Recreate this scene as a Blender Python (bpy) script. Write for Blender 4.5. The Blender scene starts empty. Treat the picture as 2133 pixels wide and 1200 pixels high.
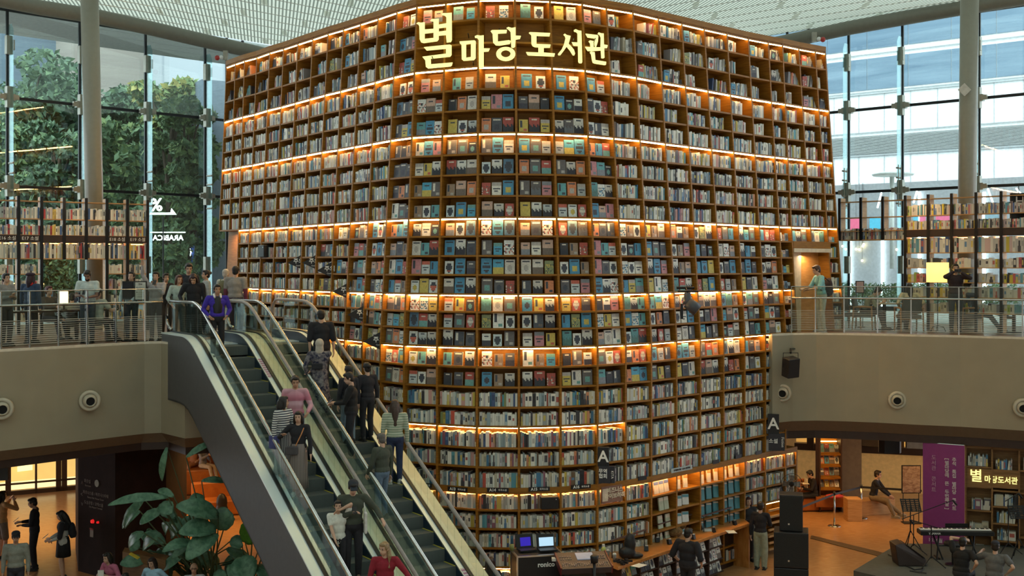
import bpy, bmesh, math, random
from mathutils import Vector, Matrix
random.seed(11)
C = bpy.context.scene.collection
PI = math.pi
# ---------------------------------------------------------------- camera, sky, lights, exposure
ZC, FP, HX, HY = 7.35, 2400.0, 1066.5, 555.0       # eye height, focal length in pixels, principal column, horizon row
def P(x, y, Y):                                     # photo pixel at depth Y -> point
    return Vector(((x - HX) * Y / FP, Y, ZC - (y - HY) * Y / FP))
def PX(x, Y): return (x - HX) * Y / FP
def PZ(y, Y): return ZC - (y - HY) * Y / FP
def YG(y, z=0.0): return (ZC - z) * FP / (y - HY)   # depth of a floor point seen at row y
sc = bpy.context.scene
cam = bpy.data.objects.new('camera', bpy.data.cameras.new('camera')); C.objects.link(cam)
cam.location = (0, 0, ZC); cam.rotation_euler = (PI / 2, 0, 0)
cam.data.sensor_width = 36; cam.data.lens = 36 * FP / 2133
cam.data.shift_y = -45 / 2133.0; cam.data.clip_end = 400
sc.camera = cam
sc.view_settings.view_transform = 'Standard'; sc.view_settings.look = 'None'
sc.view_settings.gamma = 1; sc.view_settings.use_curve_mapping = False
sc.view_settings.exposure = 0.28
w = bpy.data.worlds.new('world'); sc.world = w; w.use_nodes = True
nt = w.node_tree; bg = nt.nodes['Background']
tc = nt.nodes.new('ShaderNodeTexCoord'); nz = nt.nodes.new('ShaderNodeTexNoise'); nz.inputs['Scale'].default_value = 2.2
cr = nt.nodes.new('ShaderNodeValToRGB')
cr.color_ramp.elements[0].color = (.72, .82, .95, 1); cr.color_ramp.elements[1].color = (1, 1, 1, 1)
nt.links.new(tc.outputs['Generated'], nz.inputs['Vector']); nt.links.new(nz.outputs['Fac'], cr.inputs['Fac'])
nt.links.new(cr.outputs['Color'], bg.inputs['Color']); bg.inputs['Strength'].default_value = 2.5
def area(name, loc, rot, sx, sy, power, col=(1, 1, 1)):
    l = bpy.data.lights.new(name, 'AREA'); l.shape = 'RECTANGLE'; l.size = sx; l.size_y = sy; l.energy = power; l.color = col
    o = bpy.data.objects.new(name, l); C.objects.link(o); o.location = loc; o.rotation_euler = rot; return o
# daylight of the glazed atrium roof over and behind the viewer
area('skylight', (0, 8, 15), (math.radians(38), 0, 0), 24, 9, 340, (.86, .96, 1))
sun = bpy.data.lights.new('hazy_daylight', 'SUN'); sun.energy = 2.2; sun.angle = math.radians(50); so = bpy.data.objects.new('hazy_daylight', sun); C.objects.link(so)
so.rotation_euler = (math.radians(48), 0, math.radians(-8))
# warm downlights of the lower floor
DOWN = [(-10.5, 33, 2.85, 12), (-14.5, 31, 2.85, 10), (-7.5, 31.5, 2.85, 7), (9.3, 32.5, 2.8, 6), (12.3, 32, 2.8, 4), (7.6, 34.2, 2.8, 4.5)]
for x, y, z, e in DOWN:
    area('downlight_lamp', (x, y, z), (0, 0, 0), 1.4, 1.4, e * 9, (1, .55, .18))
for x, y in [(-14, 28.5), (-11, 29.5), (11, 31.5), (14, 30.5)]:
    area('deck_lamp', (x, y, 9.2), (0, 0, 0), 1.0, 1.0, 9, (1, .62, .3))

# ---------------------------------------------------------------- materials
M = {}
def mat(name, col, rough=.55, metal=0., emit=0., ecol=None, var=.10, scale=9., spec=.4, alpha=1., trans=0.):
    if name in M: return M[name]
    m = bpy.data.materials.new(name); m.use_nodes = True; t = m.node_tree; b = t.nodes['Principled BSDF']
    b.inputs['Roughness'].default_value = rough; b.inputs['Metallic'].default_value = metal
    b.inputs['Specular IOR Level'].default_value = spec
    if var > 0:
        n = t.nodes.new('ShaderNodeTexNoise'); n.inputs['Scale'].default_value = scale; n.inputs['Detail'].default_value = 3
        c = t.nodes.new('ShaderNodeTexCoord'); r = t.nodes.new('ShaderNodeValToRGB')
        r.color_ramp.elements[0].position = .3; r.color_ramp.elements[1].position = .7
        r.color_ramp.elements[0].color = tuple(v * (1 - var) for v in col) + (1,)
        r.color_ramp.elements[1].color = tuple(min(1, v * (1 + var)) for v in col) + (1,)
        t.links.new(c.outputs['Object'], n.inputs['Vector']); t.links.new(n.outputs['Fac'], r.inputs['Fac'])
        t.links.new(r.outputs['Color'], b.inputs['Base Color'])
    else: b.inputs['Base Color'].default_value = tuple(col) + (1,)
    if emit:
        b.inputs['Emission Color'].default_value = tuple(ecol or col) + (1,); b.inputs['Emission Strength'].default_value = emit
    if trans: b.inputs['Transmission Weight'].default_value = trans
    M[name] = m; return m
def wood(name, c1, c2, scale=(1, 1, 12), rough=.5):
    if name in M: return M[name]
    m = bpy.data.materials.new(name); m.use_nodes = True; t = m.node_tree; b = t.nodes['Principled BSDF']
    c = t.nodes.new('ShaderNodeTexCoord'); mp = t.nodes.new('ShaderNodeMapping'); mp.inputs['Scale'].default_value = scale
    n = t.nodes.new('ShaderNodeTexNoise'); n.inputs['Scale'].default_value = 3; n.inputs['Detail'].default_value = 5; n.inputs['Distortion'].default_value = .6
    r = t.nodes.new('ShaderNodeValToRGB'); r.color_ramp.elements[0].position = .35; r.color_ramp.elements[1].position = .68
    r.color_ramp.elements[0].color = c1 + (1,); r.color_ramp.elements[1].color = c2 + (1,)
    t.links.new(c.outputs['Object'], mp.inputs['Vector']); t.links.new(mp.outputs['Vector'], n.inputs['Vector'])
    t.links.new(n.outputs['Fac'], r.inputs['Fac']); t.links.new(r.outputs['Color'], b.inputs['Base Color'])
    b.inputs['Roughness'].default_value = rough; b.inputs['Specular IOR Level'].default_value = .3
    M[name] = m; return m
def stripes(name, c1, c2, freq, axis='Z', rough=.8, duty=.5, soft=.05):
    """two-colour stripes along an object axis"""
    if name in M: return M[name]
    m = bpy.data.materials.new(name); m.use_nodes = True; t = m.node_tree; b = t.nodes['Principled BSDF']
    c = t.nodes.new('ShaderNodeTexCoord'); s = t.nodes.new('ShaderNodeSeparateXYZ'); a = t.nodes.new('ShaderNodeMath'); a.operation = 'MULTIPLY'; a.inputs[1].default_value = freq
    f = t.nodes.new('ShaderNodeMath'); f.operation = 'FRACT'
    r = t.nodes.new('ShaderNodeValToRGB'); r.color_ramp.elements[0].position = duty - soft; r.color_ramp.elements[1].position = duty + soft
    r.color_ramp.elements[0].color = c1 + (1,); r.color_ramp.elements[1].color = c2 + (1,)
    t.links.new(c.outputs['Object'], s.inputs[0]); t.links.new(s.outputs[axis], a.inputs[0]); t.links.new(a.outputs[0], f.inputs[0])
    t.links.new(f.outputs[0], r.inputs['Fac']); t.links.new(r.outputs['Color'], b.inputs['Base Color']); b.inputs['Roughness'].default_value = rough
    M[name] = m; return m
def attr_mat(name, rough=.55, emit=0.):
    if name in M: return M[name]
    m = bpy.data.materials.new(name); m.use_nodes = True; t = m.node_tree; b = t.nodes['Principled BSDF']
    a = t.nodes.new('ShaderNodeAttribute'); a.attribute_name = 'Col'
    t.links.new(a.outputs['Color'], b.inputs['Base Color']); b.inputs['Roughness'].default_value = rough
    if emit: t.links.new(a.outputs['Color'], b.inputs['Emission Color']); b.inputs['Emission Strength'].default_value = emit
    M[name] = m; return m
def glass(name, tint=(.86, .95, .93), refl=.10, rough=.02, fm=.5):
    if name in M: return M[name]
    m = bpy.data.materials.new(name); m.use_nodes = True; t = m.node_tree
    for n in list(t.nodes): t.nodes.remove(n)
    o = t.nodes.new('ShaderNodeOutputMaterial'); x = t.nodes.new('ShaderNodeMixShader'); tr = t.nodes.new('ShaderNodeBsdfTransparent'); g = t.nodes.new('ShaderNodeBsdfGlossy')
    fr = t.nodes.new('ShaderNodeLayerWeight'); fr.inputs['Blend'].default_value = .25
    mm = t.nodes.new('ShaderNodeMath'); mm.operation = 'MULTIPLY_ADD'; mm.inputs[1].default_value = fm; mm.inputs[2].default_value = refl
    mm.use_clamp = True
    tr.inputs['Color'].default_value = tint + (1,); g.inputs['Roughness'].default_value = rough; g.inputs['Color'].default_value = (.9, .95, 1, 1)
    t.links.new(fr.outputs['Fresnel'], mm.inputs[0]); t.links.new(mm.outputs[0], x.inputs['Fac'])
    t.links.new(tr.outputs[0], x.inputs[1]); t.links.new(g.outputs[0], x.inputs[2]); t.links.new(x.outputs[0], o.inputs['Surface'])
    M[name] = m; return m
WOOD = wood('oak_shelf_wood', (.215, .085, .008), (.325, .14, .014))
WOODL = wood('light_oak_wood', (.42, .22, .08), (.55, .31, .13))
WOODD = wood('dark_stained_wood', (.035, .018, .012), (.06, .03, .02))
BLACK = mat('black_plastic', (.012, .012, .014), .45); BLACKM = mat('black_metal', (.02, .02, .022), .35, .6)
STEEL = mat('brushed_steel', (.62, .64, .64), .28, 1., var=.06); CHROME = mat('handrail_steel', (.5, .5, .48), .2, 1.)
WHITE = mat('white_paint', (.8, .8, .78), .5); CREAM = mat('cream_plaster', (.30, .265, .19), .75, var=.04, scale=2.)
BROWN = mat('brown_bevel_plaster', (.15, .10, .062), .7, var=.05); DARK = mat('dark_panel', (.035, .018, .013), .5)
BOOKS = attr_mat('printed_paper', .6); TXT = mat('white_lettering', (.85, .85, .82), .6, var=0)
LED = mat('led_strip_glow', (1, .7, .4), .5, emit=38., ecol=(1, .58, .20), var=0)
GLASS = glass('clear_glass', refl=.065, fm=.35); GLASSF = glass('fin_glass', (.76, .88, .87), .04); GLASSR = glass('railing_glass', (.84, .88, .84), .03, fm=.25)
GRILLE = BLACK

# ---------------------------------------------------------------- mesh builder
class MB:
    def __init__(s): s.v = []; s.f = []; s.m = []; s.c = []; s.T = None
    def add(s, vs, fs, mi=0, col=(.5, .5, .5)):
        k = len(s.v)
        s.v += [tuple(s.T @ Vector(v)) if s.T else tuple(v) for v in vs]
        for i, f in enumerate(fs):
            s.f.append(tuple(k + a for a in f)); s.m.append(mi); s.c.append(col[i] if isinstance(col, list) else col)
        return s
    def box(s, c, d, rz=0., mi=0, col=(.5, .5, .5), R=None):
        R = R or Matrix.Rotation(rz, 3, 'Z'); c = Vector(c); h = [a / 2 for a in d]
        vs = [c + R @ Vector((x * h[0], y * h[1], z * h[2])) for x, y, z in ((-1, -1, -1), (1, -1, -1), (1, 1, -1), (-1, 1, -1), (-1, -1, 1), (1, -1, 1), (1, 1, 1), (-1, 1, 1))]
        return s.add(vs, [(0, 3, 2, 1), (4, 5, 6, 7), (0, 1, 5, 4), (1, 2, 6, 5), (2, 3, 7, 6), (3, 0, 4, 7)], mi, col)
    def bar(s, a, b, wd, th, mi=0, col=(.5, .5, .5), up=(0, 0, 1)):
        a = Vector(a); b = Vector(b); d = b - a; L = d.length
        if L < 1e-6: return s
        d.normalize(); u = Vector(up)
        if abs(d.dot(u)) > .98: u = Vector((0, 1, 0))
        x = d.cross(u).normalized(); z = x.cross(d).normalized()
        R = Matrix((x, d, z)).transposed()
        return s.box((a + b) / 2, (wd, L, th), mi=mi, col=col, R=R)
    def prism(s, pts, z0, z1, mi=0, col=(.5, .5, .5)):
        n = len(pts)
        A = sum(pts[i][0] * pts[(i + 1) % n][1] - pts[(i + 1) % n][0] * pts[i][1] for i in range(n))
        if A < 0: pts = list(reversed(pts))
        vs = [(p[0], p[1], z0) for p in pts] + [(p[0], p[1], z1) for p in pts]
        fs = [tuple(reversed(range(n))), tuple(range(n, 2 * n))] + [(i, (i + 1) % n, n + (i + 1) % n, n + i) for i in range(n)]
        return s.add(vs, fs, mi, col)
    def ext(s, pts, vec, mi=0, col=(.5, .5, .5)):          # 3-D polygon extruded along a vector
        n = len(pts); v = Vector(vec); p = [Vector(q) for q in pts]
        return s.add(p + [q + v for q in p], [tuple(range(n)), tuple(reversed(range(n, 2 * n)))] + [(i, n + i, n + (i + 1) % n, (i + 1) % n) for i in range(n)], mi, col)
    def tube(s, path, r, n=10, mi=0, col=(.5, .5, .5), caps=True):
        path = [Vector(p) for p in path]; rs = r if isinstance(r, (list, tuple)) else [r] * len(path); rings = []
        for i, p in enumerate(path):
            d = (path[min(i + 1, len(path) - 1)] - path[max(i - 1, 0)])
            d = d.normalized() if d.length > 1e-9 else Vector((0, 0, 1))
            u = Vector((0, 0, 1)) if abs(d.z) < .95 else Vector((0, 1, 0))
            x = d.cross(u).normalized(); z = x.cross(d)
            rings += [p + (x * math.cos(2 * PI * k / n) + z * math.sin(2 * PI * k / n)) * rs[i] for k in range(n)]
        fs = [(i * n + k, i * n + (k + 1) % n, (i + 1) * n + (k + 1) % n, (i + 1) * n + k) for i in range(len(path) - 1) for k in range(n)]
        if caps: fs += [tuple(reversed(range(n))), tuple(range((len(path) - 1) * n, len(path) * n))]
        return s.add(rings, fs, mi, col)
    def lathe(s, c, prof, n=24, mi=0, col=(.5, .5, .5), R=None):   # prof: (r, z)
        c = Vector(c); R = R or Matrix.Identity(3)
        vs = [c + R @ Vector((r * math.cos(2 * PI * k / n), r * math.sin(2 * PI * k / n), z)) for r, z in prof for k in range(n)]
        fs = [(i * n + k, i * n + (k + 1) % n, (i + 1) * n + (k + 1) % n, (i + 1) * n + k) for i in range(len(prof) - 1) for k in range(n)]
        fs += [tuple(reversed(range(n))), tuple(range((len(prof) - 1) * n, len(prof) * n))]
        return s.add(vs, fs, mi, col)
    def ball(s, c, r, mi=0, n=12, R=None, col=(.5, .5, .5)):       # r: (rx, ry, rz)
        if not isinstance(r, (tuple, list)): r = (r, r, r)
        R = R or Matrix.Identity(3); c = Vector(c); m = n // 2; vs = []
        for i in range(1, m):
            a = PI * i / m
            vs += [c + R @ Vector((r[0] * math.sin(a) * math.cos(2 * PI * k / n), r[1] * math.sin(a) * math.sin(2 * PI * k / n), r[2] * math.cos(a))) for k in range(n)]
        vs += [c + R @ Vector((0, 0, r[2])), c - R @ Vector((0, 0, r[2]))]; T = len(vs) - 2
        fs = [(i * n + k, (i + 1) * n + k, (i + 1) * n + (k + 1) % n, i * n + (k + 1) % n) for i in range(m - 2) for k in range(n)]
        fs += [(T, k, (k + 1) % n) for k in range(n)] + [(T + 1, (m - 2) * n + (k + 1) % n, (m - 2) * n + k) for k in range(n)]
        return s.add(vs, fs, mi, col)
    def mesh(s, name, mats, smooth=False, colors=False):
        me = bpy.data.meshes.new(name); me.from_pydata(s.v, [], s.f)
        for m in (mats if isinstance(mats, (list, tuple)) else [mats]): me.materials.append(m)
        if any(s.m): me.polygons.foreach_set('material_index', s.m)
        if smooth: me.polygons.foreach_set('use_smooth', [True] * len(s.f))
        if colors:
            a = me.color_attributes.new('Col', 'BYTE_COLOR', 'CORNER'); flat = []
            for f, c in zip(s.f, s.c): flat += [c[0], c[1], c[2], 1.] * len(f)
            a.data.foreach_set('color', flat)
        me.update(); return me
    def build(s, name, mats, parent=None, smooth=False, colors=False, **k):
        return link(name, s.mesh(name, mats, smooth, colors), parent, **k)
def link(name, data, parent=None, label=None, cat=None, group=None, kind=None, bevel=0):
    o = bpy.data.objects.new(name, data); C.objects.link(o)
    if parent: o.parent = parent
    if bevel:
        b = o.modifiers.new('bevel', 'BEVEL'); b.width = bevel; b.segments = 2; b.limit_method = 'ANGLE'
    return tag(o, label, cat, group, kind)
def tag(o, label=None, cat=None, group=None, kind=None):
    if label: o['label'] = label
    if cat: o['category'] = cat
    if group: o['group'] = group
    if kind: o['kind'] = kind
    return o
def thing(name, label, cat, loc=(0, 0, 0), rz=0., group=None):
    o = bpy.data.objects.new(name, None); C.objects.link(o); o.location = loc; o.rotation_euler = (0, 0, rz)
    return tag(o, label, cat, group)
def struct(name, mb, m, **k): return mb.build(name, m, kind='structure', **k)
def copytree(root, loc=None, rz=None, label=None):
    r = root.copy(); C.objects.link(r)
    if loc is not None: r.location = loc
    if rz is not None: r.rotation_euler = (0, 0, rz)
    if label: r['label'] = label
    for ch in list(root.children):
        c = ch.copy(); C.objects.link(c); c.parent = r
        for g in list(ch.children):
            d = g.copy(); C.objects.link(d); d.parent = c
    return r
FONTFALL = None
def text(name, body, size, mtx, m, parent=None, depth=.004, align='CENTER', spacing=1., bold=0., sx=1., **k):
    """lettering turned into a mesh; mtx places it (text lies in its local XY plane)"""
    cu = bpy.data.curves.new(name, 'FONT'); cu.body = body; cu.size = size; cu.extrude = depth; cu.align_x = align; cu.align_y = 'CENTER'
    cu.space_line = spacing; cu.offset = bold; cu.resolution_u = 2
    o = bpy.data.objects.new(name, cu); C.objects.link(o)
    dg = bpy.context.evaluated_depsgraph_get(); me = bpy.data.meshes.new_from_object(o.evaluated_get(dg)); bpy.data.objects.remove(o)
    me.transform(mtx @ Matrix.Scale(sx, 4, (1, 0, 0))); me.materials.clear(); me.materials.append(m)
    return link(name, me, parent, **k)
def face_cam(loc, rz=0.):       # text plane upright, readable from -Y, turned by rz
    return Matrix.Translation(loc) @ Matrix.Rotation(rz, 4, 'Z') @ Matrix.Rotation(PI / 2, 4, 'X')
# ---------------------------------------------------------------- the great curved bookcase: plan and levels
X1 = [466.7, 486, 505.3, 530, 556.7, 585, 614.3, 645, 676.7, 709.3, 744.3, 781, 820, 863, 925, 996, 1074, 1150, 1219, 1271, 1326, 1379, 1428, 1475, 1521.7, 1566, 1607.5, 1636, 1671.7, 1706, 1727]
YP = [251.7, 246, 240.7, 235, 226.7, 220, 211.7, 203.3, 194.3, 186.7, 177.3, 167.7, 156.7, 147.5, 142, 136, 135, 137.5, 142.5, 150, 157.5, 168, 177, 186, 194.6, 203, 209.6, 213.8, 220, 225, 228]
X2 = [447, 469, 489, 510, 535, 562, 589, 619, 649, 684, 717, 754.4, 792, 841, 910, 993, 1081, 1168, 1245, 1304, 1357.5, 1410, 1459.5, 1508, 1552, 1595, 1637, 1660, 1703, 1738, 1759]
D0 = 24.5
CY = [D0 * 420 / (555 - y) for y in YP]
NCOL = len(X1)
LV = [-5, 36, 86, 135, 182.5, 226, 274, 318, 361, 406, 450.5, 490, 531, 571, 611.5, 649, 684, 722, 764, 806, 848, 888, 933, 973, 1018, 1062.5, 1102, 1142, 1181.5, 1222, 1258]
def lz(j): return ZC + (HY - LV[j]) * D0 / FP
LIT = {0, 3, 6, 10, 14, 17, 21, 24, 28}
def lint(a, i):
    k = max(0, min(len(a) - 2, int(math.floor(i)))); return a[k] + (a[k + 1] - a[k]) * (i - k)
def W(i, z, off=0.):
    """front line of the bookcase at column i (float) and height z; off = distance behind it"""
    y = HY - (z - ZC) * FP / D0
    g = max(-.3, min(1., (y - 135) / 587.))
    x1, x2, Y = lint(X1, i), lint(X2, i), lint(CY, i)
    if y < 135: Y *= 1 - .035 * ((Y / D0 - 1) / .4) * (135 - y) / 140
    p = Vector(((x1 + (x2 - x1) * g - HX) * Y / FP, Y, z))
    if off:
        a = W(max(0, i - .5), z); b = W(min(NCOL - 1, i + .5), z); t = (b - a).normalized()
        p += Vector((-t.y, t.x, 0)) * off
    return p
def bayframe(i, z):
    a = W(i, z); b = W(i + 1, z); t = b - a; w_ = t.length; t.normalize(); return a, t, Vector((-t.y, t.x, 0)), w_
def exists(i, j):                    # bay i, row j (between level j and j+1)
    if i in (0, 1) and j >= 10: return False
    if i in (27, 28) and 11 <= j <= 16: return False
    if j >= 17 and i >= 26: return j >= 24 and i <= 26
    if j >= 16 and i < 4: return False
    if j >= 20 and i < 7: return False
    return True
DEPTH = .42
case = thing('bookcase', 'giant curved oak bookcase wall with glowing shelf strips, thirteen metres tall', 'bookcase', (0, 0, 0))
NR = len(LV) - 1
for j in range(NR + 1):              # shelf boards, one continuous board per level
    mb = MB(); z = lz(j); th = .04 if j else .05; fas = .12 if j == 24 else th
    for i in range(NCOL - 1):
        up = j > 0 and exists(i, j - 1); dn = j < NR and exists(i, j)
        if not (up or dn):
            if mb.v: mb.build('shelf', WOOD, case); mb = MB()
            continue
        a = W(i, z, .012); b = W(i + 1, z, .012); a2 = W(i, z, DEPTH); b2 = W(i + 1, z, DEPTH)
        mb.prism([(a.x, a.y), (b.x, b.y), (b2.x, b2.y), (a2.x, a2.y)], z - th, z)
        if fas > th and i > 9:
            a = W(i, z, -.012); b = W(i + 1, z, -.012); a2 = W(i, z, .02); b2 = W(i + 1, z, .02)
            mb.prism([(a.x, a.y), (b.x, b.y), (b2.x, b2.y), (a2.x, a2.y)], z - fas, z + .012)
    if j == 0:                       # cornice
        for i in range(NCOL - 1):
            a = W(i, z, -.02); b = W(i + 1, z, -.02); a2 = W(i, z, DEPTH + .05); b2 = W(i + 1, z, DEPTH + .05)
            mb.prism([(a.x, a.y), (b.x, b.y), (b2.x, b2.y), (a2.x, a2.y)], z, z + .13)
    if mb.v: mb.build('shelf', WOOD, case)
for i in range(NCOL):                # uprights
    mb = MB(); on = [j for j in range(NR) if (i < NCOL - 1 and exists(i, j)) or (i > 0 and exists(i - 1, j))]
    for n_, j in enumerate(on):
        if n_ and on[n_ - 1] != j - 1: mb.build('upright', WOOD, case); mb = MB()
        r = []
        for z in (lz(j + 1), lz(j)):
            f = W(i, z); bk = W(i, z, DEPTH); t = (W(min(NCOL - 1, i + .5), z) - W(max(0, i - .5), z)).normalized() * .024
            r += [f - t, f + t, bk + t, bk - t]
        mb.add(r, [(3, 2, 1, 0), (4, 5, 6, 7), (0, 1, 5, 4), (1, 2, 6, 5), (2, 3, 7, 6), (3, 0, 4, 7)])
    mb.build('upright', WOOD, case)
mb = MB()
for i in range(NCOL - 1):
    for j in range(NR):
        ex = exists(i, j) or (i < 2 and 10 <= j < 17)
        if not ex: continue
        dd = DEPTH if exists(i, j) else .3
        q = [W(i, lz(j + 1), dd), W(i + 1, lz(j + 1), dd), W(i + 1, lz(j), dd), W(i, lz(j), dd)]
        mb.ext(q, (0, .03, 0))
mb.build('back_panel', WOOD, case)
for j in sorted(LIT):                # glowing strips under the lit shelves
    mb = MB(); z = lz(j) - (.045 if j == 24 else .041); hh = .026 if j < 14 else .020
    for i in range(NCOL - 1):
        if not exists(i, j):
            if mb.v: mb.build('light_strip', LED, case, label='glowing warm white strip'); mb = MB()
            continue
        if j == 17 and i < 9: continue
        if j == 21 and not 12 <= i <= 18: continue
        if j == 24 and i < 12: continue
        if j == 28 and i > 18: continue
        p = []
        for k in (.03, .97):
            for o_ in ((.015, .04) if j < 11 else (.07, .11) if j != 24 else (.06, .10)): p.append(W(i + k, z, o_))
        a, a2, b, b2 = p
        mb.prism([(a.x, a.y), (b.x, b.y), (b2.x, b2.y), (a2.x, a2.y)], z - hh, z)
    if mb.v: mb.build('light_strip', LED, case, label='glowing warm white strip')

# ---------------------------------------------------------------- books
PAL = [((.66, .66, .59), 24), ((.72, .71, .63), 20), ((.54, .56, .52), 12), ((.35, .38, .37), 8), ((.38, .46, .46), 8), ((.25, .33, .36), 5), ((.50, .46, .34), 8),
       ((.45, .42, .45), 5), ((.03, .03, .035), 6), ((.07, .07, .09), 5), ((.05, .16, .28), 4), ((.10, .30, .36), 4), ((.05, .09, .20), 3), ((.48, .08, .05), 2), ((.55, .24, .12), 3),
       ((.50, .28, .25), 3), ((.50, .40, .08), 3), ((.20, .24, .10), 2), ((.25, .10, .14), 2), ((.16, .10, .06), 2)]
def pick(pal=PAL):
    t = random.random() * sum(w_ for _, w_ in pal)
    for c, w_ in pal:
        t -= w_
        if t <= 0: break
    k = random.uniform(.85, 1.12); return tuple(min(.8, v * k) for v in c)
def spine(mb, o, t, n, u, w_, h, d=.2, inset=.05, lean=0., col=None):
    """one upright book, spine out, split into head, title and foot fields"""
    c = col or pick(); dark = sum(c) < .5
    ttl = random.choice([c, c, (.06, .06, .07) if not dark else (.55, .53, .45), tuple(v * .6 for v in c), random.choice([(.4, .1, .08), (.1, .2, .35), (.5, .4, .1)])])
    ft = random.choice([c, c, c, ttl]); a = random.uniform(.25, .45); b = random.uniform(.6, .85)
    base = o + t * u + n * inset; z = Vector((0, 0, 1)); L = t * (lean * h)
    def pt(x, y, k): return base + t * x + n * y + z * (h * k) + L * k
    ks = [0, a, b, 1]; vs = []
    m1, m2 = w_ * .18, w_ * .82
    for k in ks: vs += [pt(0, 0, k), pt(m1, 0, k), pt(m2, 0, k), pt(w_, 0, k)]
    fs = []; cs = []
    for r in range(3):
        for q in range(3):
            fs.append((r * 4 + q, r * 4 + q + 1, r * 4 + q + 5, r * 4 + q + 4)); cs.append(c if (q != 1 and r == 1) else (ft if r == 0 else ttl if r == 1 else c))
    k0 = len(vs); vs += [pt(0, d, 0), pt(w_, d, 0), pt(w_, d, 1), pt(0, d, 1)]
    fs += [(0, 12, k0 + 3, k0), (3, k0 + 1, k0 + 2, 15), (12, 13, 14, 15, k0 + 2, k0 + 3)]; cs += [c, c, (.6, .56, .46)]
    mb.add(vs, fs, 0, cs)
def row_spines(mb, i, j, fill=.9, hf=.7, start=.06, pal=PAL, lean=.0, o=None):
    z = lz(j + 1); a, t, n, w_ = bayframe(i, z); H = lz(j) - z; u = start; end = w_ * fill
    while u < end:
        bw = random.uniform(.026, .062) if random.random() < .86 else random.uniform(.06, .10)
        h = H * hf * random.uniform(.86, 1.05)
        spine(mb, a, t, n, u, bw, min(h, H - .07), lean=(lean if random.random() < .5 else 0), col=pick(pal), inset=random.uniform(.05, .08)); u += bw + .003
        if lean and random.random() < .12: u += .1
# cover artwork: a grid of coloured fields printed on the cover
def cover_art(k):
    R = random.Random(900 + k); gx, gy = 8, 11
    paper = R.choice([(.74, .75, .69), (.68, .70, .65), (.74, .76, .72), (.64, .68, .65), (.70, .68, .60), (.48, .53, .53), (.60, .58, .52), (.70, .73, .72), (.55, .65, .66), (.38, .42, .42),
                      (.05, .05, .06), (.07, .08, .10), (.04, .04, .05), (.10, .10, .11), (.13, .12, .12), (.16, .18, .20), (.07, .26, .42), (.08, .34, .50), (.10, .20, .30), (.12, .34, .36),
                      (.55, .43, .10), (.42, .09, .07), (.58, .22, .10), (.26, .44, .34), (.24, .28, .14), (.28, .20, .14), (.50, .22, .24), (.52, .36, .28)])
    dark = sum(paper) < .6; ink = (.62, .60, .52) if dark else (.05, .06, .08)
    acc = R.choice([(.48, .12, .08), (.08, .28, .44), (.52, .42, .10), (.14, .32, .30), (.05, .05, .07), (.05, .06, .08), (.40, .38, .35), (.22, .24, .27), (.15, .12, .10)])
    g = [[paper] * gx for _ in range(gy)]
    kind = R.randrange(8)
    def blk(x0, x1, y0, y1, c):
        for y in range(max(0, y0), min(gy, y1)):
            for x in range(max(0, x0), min(gx, x1)): g[y][x] = c
    if kind == 0: blk(1, 7, 1, 2, ink); blk(2, 6, 5, 9, acc)
    elif kind == 1: blk(0, 8, 6, 11, acc); blk(2, 6, 2, 3, ink)
    elif kind == 2: blk(0, 8, 0, 3, acc); blk(1, 7, 5, 6, ink); blk(2, 5, 7, 8, ink)
    elif kind == 3:
        for y in range(4, 9):
            for x in range(1, 7):
                if (x - 3.5) ** 2 + (y - 6) ** 2 < 6: g[y][x] = acc
        blk(1, 7, 1, 2, ink)
    elif kind == 4:
        for y in range(3, 10):
            for x in range(0, 8):
                if R.random() < .5: g[y][x] = R.choice([acc, ink, tuple(v * .7 for v in paper)])
    elif kind == 5:
        for y in range(gy):
            for x in range(gx):
                g[y][x] = tuple(v * (1 - .05 * y) for v in paper) if y < 5 + (x % 3) else tuple(v * .55 for v in acc)
        blk(2, 6, 1, 2, ink)
    elif kind == 6: blk(1, 3, 1, 7, ink); blk(4, 7, 8, 10, acc)
    else:
        for y in range(2, 10):
            w0 = 3 - abs(y - 5) // 2
            blk(4 - w0, 4 + w0, y, y + 1, R.choice([ink, acc, ink]))
    for y in range(gy):
        for x in range(gx):
            q = R.uniform(.88, 1.1); g[y][x] = tuple(min(.8, v * q) for v in g[y][x])
    nm = {0: 'white', 1: 'white'}
    return g, paper, acc, kind
def cname(c):
    r, g, b = c; mx = max(c); mn = min(c)
    if mx < .13: return 'black'
    if mx - mn < .09 and mn > .48: return 'white'
    if mx - mn < .13 and mx > .38 and mn > .3: return 'pale grey' if b >= r - .01 else 'cream'
    if mx - mn < .07: return 'dark grey'
    if r == mx: return 'red' if g < .16 and b < .2 else 'pink' if b > g else 'yellow' if g > .4 else 'orange' if r > .5 else 'brown'
    if b == mx: return 'purple' if r > g else 'bright blue' if b > .55 else 'blue'
    return 'teal' if b > .3 else 'olive green'
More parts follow.
